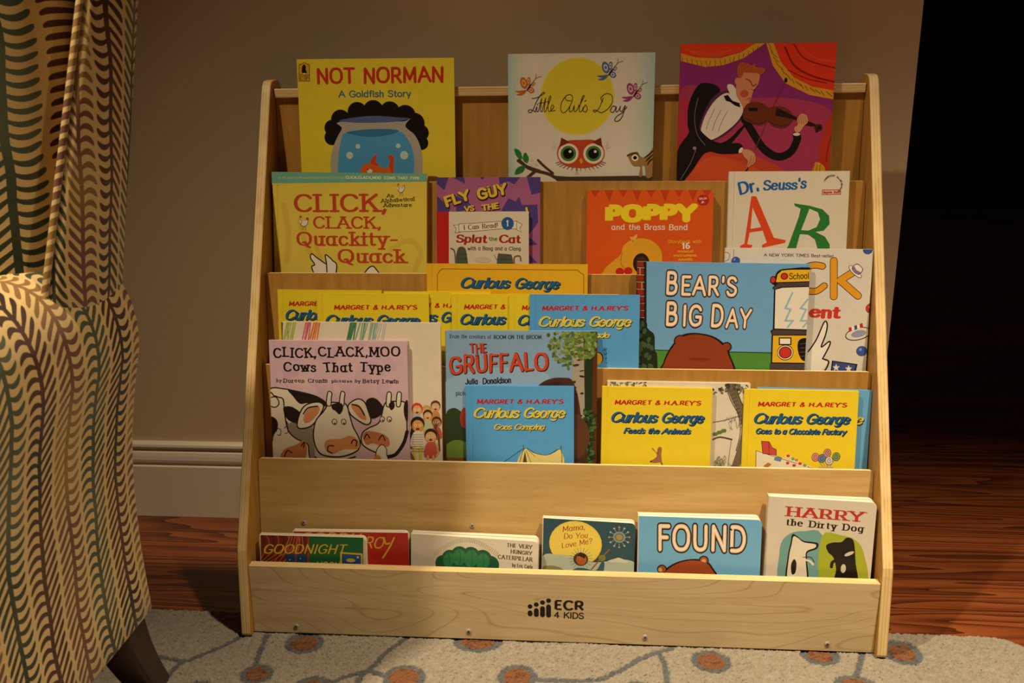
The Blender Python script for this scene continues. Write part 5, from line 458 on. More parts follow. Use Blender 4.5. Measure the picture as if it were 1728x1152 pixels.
('hard','lilac picture book with black typewriter title and three cows,fourth row','picture books in the fourth row',(-0.4318,0.0908,0.1782),0.0046,0,0.1309,0.209,0.2431,0.0085,'#cfb0bf','#b997a9',[('E','#d6b6c0',(102.4,168.7,8.4,5.4,-1.12)),('E','#c8a8ba',(62.1,151.5,12.9,10,-0.44)),('E','#c8a8ba',(97.4,222.7,7.5,11,-0.22)),('E','#caabc0',(145.3,204.1,15.1,5.9,-2.76)),('E','#c8a8ba',(170.4,168.9,7.9,12.2,-2.84)),('E','#c8a8ba',(31.6,193.7,12.6,11.6,-1.67)),('E','#c8a8ba',(200.5,144.7,12.3,5.9,-1.82)),('E','#caabc0',(141.2,189.6,12.6,9.9,-0.25)),('E','#d6b6c0',(45.8,153.8,10.7,7.9,-2.07)),('E','#c8a8ba',(143.4,228.3,10.3,7.9,-1.72)),('E','#caabc0',(161.1,221.3,15.5,8.3,-1.56)),('E','#caabc0',(53.3,193.5,9.1,9.7,-2.26)),('E','#d6b6c0',(54.5,231.6,7.3,7.3,-1.03)),('E','#caabc0',(136.4,234.9,10.7,7.7,-1.37)),('E','#c8a8ba',(145.7,147.4,16.9,6.5,-2.77)),('E','#c8a8ba',(82.3,219.7,16.5,5.4,-0.8)),('E','#c8a8ba',(161.7,203.7,15.1,8.8,-0.74)),('E','#c8a8ba',(32.6,200.6,7.2,7.6,-2.36)),('E','#c8a8ba',(172.9,171.4,15.1,8.8,-1.47)),('E','#caabc0',(78.4,165.5,16.3,6.6,-0.87)),('E','#caabc0',(181.9,210.8,14.2,6.9,-0.86)),('E','#d3b5c6',(58.8,165.4,8.3,11.7,-1.26)),('E','#d3b5c6',(57.1,192.6,12.8,9.8,-2.76)),('E','#caabc0',(198.1,158.4,11.5,6,-1.21)),('E','#d6b6c0',(48.2,179.2,13.5,8.1,-0.48)),('E','#d3b5c6',(146.2,223.8,15.1,11.6,-2.73)),('T','#17100f','CLICK,CLACK,MOO',6.6,217.4,198.9,219.7,15.13,'typew',0),('T','#17100f','Cows That Type',21.1,196,184.2,197.4,14.690000000000001,'typew',0),('T','#3c1f2c','by',9.6,180.6,17.7,179.8,4.5,'typew',0),('T','#3c1f2c','Doreen Cronin',20.4,179.4,88.1,180,6.2299999999999995,'typew',0),('T','#3c1f2c','pictures by',93.9,180.5,137.8,180.5,4.4,'typew',0),('T','#3c1f2c','Betsy Lewin',141,180,195.3,180.1,6.2299999999999995,'typew',0),('Q','#ddd3c2',[(-1.9,167.9),(21.8,169.9),(44.2,164.7),(66.5,155.9),(79.5,139.8),(55.9,112.2),(37.2,98.3),(15.6,129.9),(-3.5,129.7)]),('S','#241a18',1.9100000000000001,[(-1.9,167.9),(21.8,169.9),(44.2,164.7),(66.5,155.9),(79.5,139.8),(55.9,112.2),(37.2,98.3),(15.6,129.9),(-3.5,129.7),(-1.9,167.9)]),('Q','#241a18',[(27.2,169.1),(48.8,165.7),(71.2,159.6),(86.1,148.9),(79.6,143.4),(57.2,148.6),(44.5,147.5),(34.1,159.2)]),('Q','#8f8574',[(25.1,116.4),(56,116.8),(64.5,98.6),(60.8,48.1),(39.8,47.7),(32.1,84.4)]),('Q','#241a18',[(144.6,149.6),(152,157.7),(162.6,155.1),(172.1,140.9),(164.7,129.9),(151.1,127.1)]),('Q','#ddd3c2',[(-2.4,155.2),(5.9,158.9),(12.2,157.1),(19.3,153.6),(20.4,134.5),(24.7,107.2),(37,93.7),(53.1,86.6),(55.4,73.8),(51.7,47.9),(-7.1,46.9)]),('S','#241a18',1.9100000000000001,[(-2.4,155.2),(5.9,158.9),(12.2,157.1),(19.3,153.6),(20.4,134.5),(24.7,107.2),(37,93.7),(53.1,86.6),(55.4,73.8),(51.7,47.9),(-7.1,46.9),(-2.4,155.2)]),('Q','#c47a4e',[(10.1,61.1),(18,76.9),(36.6,84.5),(47.8,92),(53,82.9),(50.5,64.5),(39.8,47.7),(11.3,47.2)]),('S','#241a18',1.7600000000000002,[(-1.1,143.4),(7,141.7),(12.7,148.1),(8.6,157.1),(1.3,157)]),('Q','#241a18',[(18.8,140.9),(31.6,142.9),(45.8,133),(50.8,121.3),(37.9,117.5),(23.6,124.6)]),('Q','#241a18',[(-3.7,125.1),(7.2,123.5),(9.4,111.6),(2.4,97.8),(0.2,88.6),(-5.3,88.5)]),('E','#ddd3c2',(10.5,104.3,4,5,0)),('S','#241a18',1.1300000000000001,[(6.4,104.3),(9.3,109.3),(13.8,106.2),(12.5,98.8),(8,99.7)]),('S','#241a18',1.1400000000000001,[(19.4,109.9),(24.1,113.6),(24.6,103.6),(20,101.7)]),('S','#241a18',1.7600000000000002,[(17.6,65.8),(22.5,75.1),(29.7,71.5)]),('S','#241a18',1.7399999999999998,[(43.9,82.8),(49.5,88.4),(47.4,80.1)]),('Q','#ddd3c2',[(172.2,146.3),(178.6,151.7),(193.8,152.8),(204.4,150.2),(205.8,132.2),(205.2,100.6),(195.8,82.3),(183,70.2),(163.2,72.7),(143.6,81.5),(136.6,90.5),(138.8,104.2),(148,111.6),(164.4,120.9)]),('S','#241a18',1.9100000000000001,[(172.2,146.3),(178.6,151.7),(193.8,152.8),(204.4,150.2),(205.8,132.2),(205.2,100.6),(195.8,82.3),(183,70.2),(163.2,72.7),(143.6,81.5),(136.6,90.5),(138.8,104.2),(148,111.6),(164.4,120.9),(172.2,146.3)]),('Q','#241a18',[(202.6,148.4),(208.1,153.8),(207.4,121.4),(202.3,132.2)]),('S','#241a18',5.279999999999999,[(206.2,107),(200.4,88.7),(188.4,72.1),(177.5,68.3)]),('Q','#ddd3c2',[(175.8,146.3),(177.1,163.4),(179.9,167),(183.4,165.2),(183.2,157.2),(181.2,145.5)]),('S','#241a18',1.5699999999999998,[(175.8,146.3),(177.1,163.4),(179.9,167),(183.4,165.2),(183.2,157.2),(181.2,145.5),(175.8,146.3)]),('Q','#ddd3c2',[(191,146.5),(192.3,163.5),(195,167.1),(198.5,165.4),(198.4,157.3),(196.3,145.6)]),('S','#241a18',1.58,[(191,146.5),(192.3,163.5),(195,167.1),(198.5,165.4),(198.4,157.3),(196.3,145.6),(191,146.5)]),('Q','#241a18',[(179.4,148.1),(186.7,152.7),(188.3,144.6),(182.8,139.2)]),('Q','#c47a4e',[(138.7,99.7),(146.1,107),(164,104.6),(177.3,97.5),(178.8,84.8),(168,83.7),(154.6,88.1),(143.7,86.1)]),('S','#241a18',1.7600000000000002,[(141.3,95.2),(145.1,102.5),(149.4,96.2)]),('S','#241a18',1.7399999999999998,[(162.9,93.6),(168.4,101),(172.7,92.9)]),('E','#241a18',(169,125.5,4,4.5,0)),('E','#ddd3c2',(169,125.5,2.9,3.4,0)),('E','#241a18',(169.9,123.7,1.2,1.2,0)),('E','#241a18',(179.8,125.6,4,4.5,0)),('E','#ddd3c2',(179.8,125.6,2.9,3.4,0)),('E','#241a18',(180.6,123.8,1.2,1.3,0)),('Q','#ddd3c2',[(39.5,112),(42.9,130.3),(52.5,144.9),(70.8,150.5),(80.6,145.2),(74.7,130.7),(63.3,116),(51.3,110.3)]),('S','#241a18',1.94,[(39.5,112),(42.9,130.3),(52.5,144.9),(70.8,150.5),(80.6,145.2),(74.7,130.7),(63.3,116),(51.3,110.3),(39.5,112)]),('Q','#ddd3c2',[(118.5,146.6),(132.2,155.7),(142.8,151.3),(148.7,136.1),(151.9,122.5),(144.6,117),(128.6,125.9),(119.9,134.8)]),('S','#241a18',1.9100000000000001,[(118.5,146.6),(132.2,155.7),(142.8,151.3),(148.7,136.1),(151.9,122.5),(144.6,117),(128.6,125.9),(119.9,134.8),(118.5,146.6)]),('Q','#c98a5e',[(49.1,124.9),(55,137.7),(67.9,145.1),(75,139.7),(65.4,125.1),(52.4,117.6)]),('Q','#c98a5e',[(122,145.7),(132.9,147.6),(141.5,136.9),(144.8,124.3),(134.1,127.8)]),('S','#241a18',2.09,[(49.4,132.2),(56.9,141.3),(71.5,144.2)]),('S','#241a18',2.09,[(123.9,147.5),(134.6,144),(142.3,131.5)]),('Q','#ddd3c2',[(89.7,148.9),(102.4,150),(114.9,147.4),(119.8,131.2),(124.7,113.1),(131.5,99.6),(134.7,85.9),(127.2,74.9),(104.3,67.2),(79.8,68.6),(68.3,77.6),(63.6,98.6),(68,121.5),(80.3,136.2)]),('S','#241a18',1.9100000000000001,[(89.7,148.9),(102.4,150),(114.9,147.4),(119.8,131.2),(124.7,113.1),(131.5,99.6),(134.7,85.9),(127.2,74.9),(104.3,67.2),(79.8,68.6),(68.3,77.6),(63.6,98.6),(68,121.5),(80.3,136.2),(89.7,148.9)]),('Q','#ddd3c2',[(85.2,147.1),(87.5,164.3),(90.3,167),(93.8,164.3),(92.7,156.2),(91.4,145.3)]),('S','#241a18',1.5699999999999998,[(85.2,147.1),(87.5,164.3),(90.3,167),(93.8,164.3),(92.7,156.2),(91.4,145.3),(85.2,147.1)]),('Q','#ddd3c2',[(105,147.3),(107.3,164.5),(110.1,167.2),(113.6,164.5),(112.5,156.4),(111.2,145.6)]),('S','#241a18',1.58,[(105,147.3),(107.3,164.5),(110.1,167.2),(113.6,164.5),(112.5,156.4),(111.2,145.6),(105,147.3)]),('Q','#241a18',[(93.3,147.2),(107.8,149.1),(110.2,140.1),(104.5,131.9),(98.4,137.3),(93.9,139.9)]),('Q','#d08a58',[(80.2,80.6),(84.2,92.5),(105.1,94.6),(120.7,99.4),(133,90.5),(130.9,79.5),(109.2,78.2),(90.8,70.6)]),('S','#241a18',1.94,[(93.9,83.5),(86.6,83.4),(84.6,76),(90.8,72.5)]),('S','#241a18',1.94,[(121.2,87.6),(124.1,93.1),(129.4,91.3),(128.3,84)]),('E','#241a18',(96.5,120.5,4.2,4.9,0)),('E','#ddd3c2',(96.5,120.5,3,3.8,0)),('E','#241a18',(96.8,118.2,1.3,1.4,0)),('E','#241a18',(110.5,120.7,4.2,4.8,0)),('E','#ddd3c2',(110.5,120.7,3,3.7,0)),('E','#241a18',(110.8,118.4,1.3,1.4,0)),('S','#241a18',1.7600000000000002,[(65.1,66.6),(76.7,57.5),(104.1,60.7),(126.9,67.5)]),('Q','#e6e0d4',[(159,49.7),(157.8,71.7),(161.6,81.8),(168.1,86.4),(174.3,82),(174.9,71.9),(180.7,50)]),('Q','#cf8a2c',[(151.8,49.6),(157.7,69.8),(165.8,66.3),(162.6,49.7)]),('S','#241a18',1.23,[(157.7,69.8),(160.7,80.8),(168.1,86.4),(174.2,80.1),(174.9,70.1),(180.8,55.5)])]),
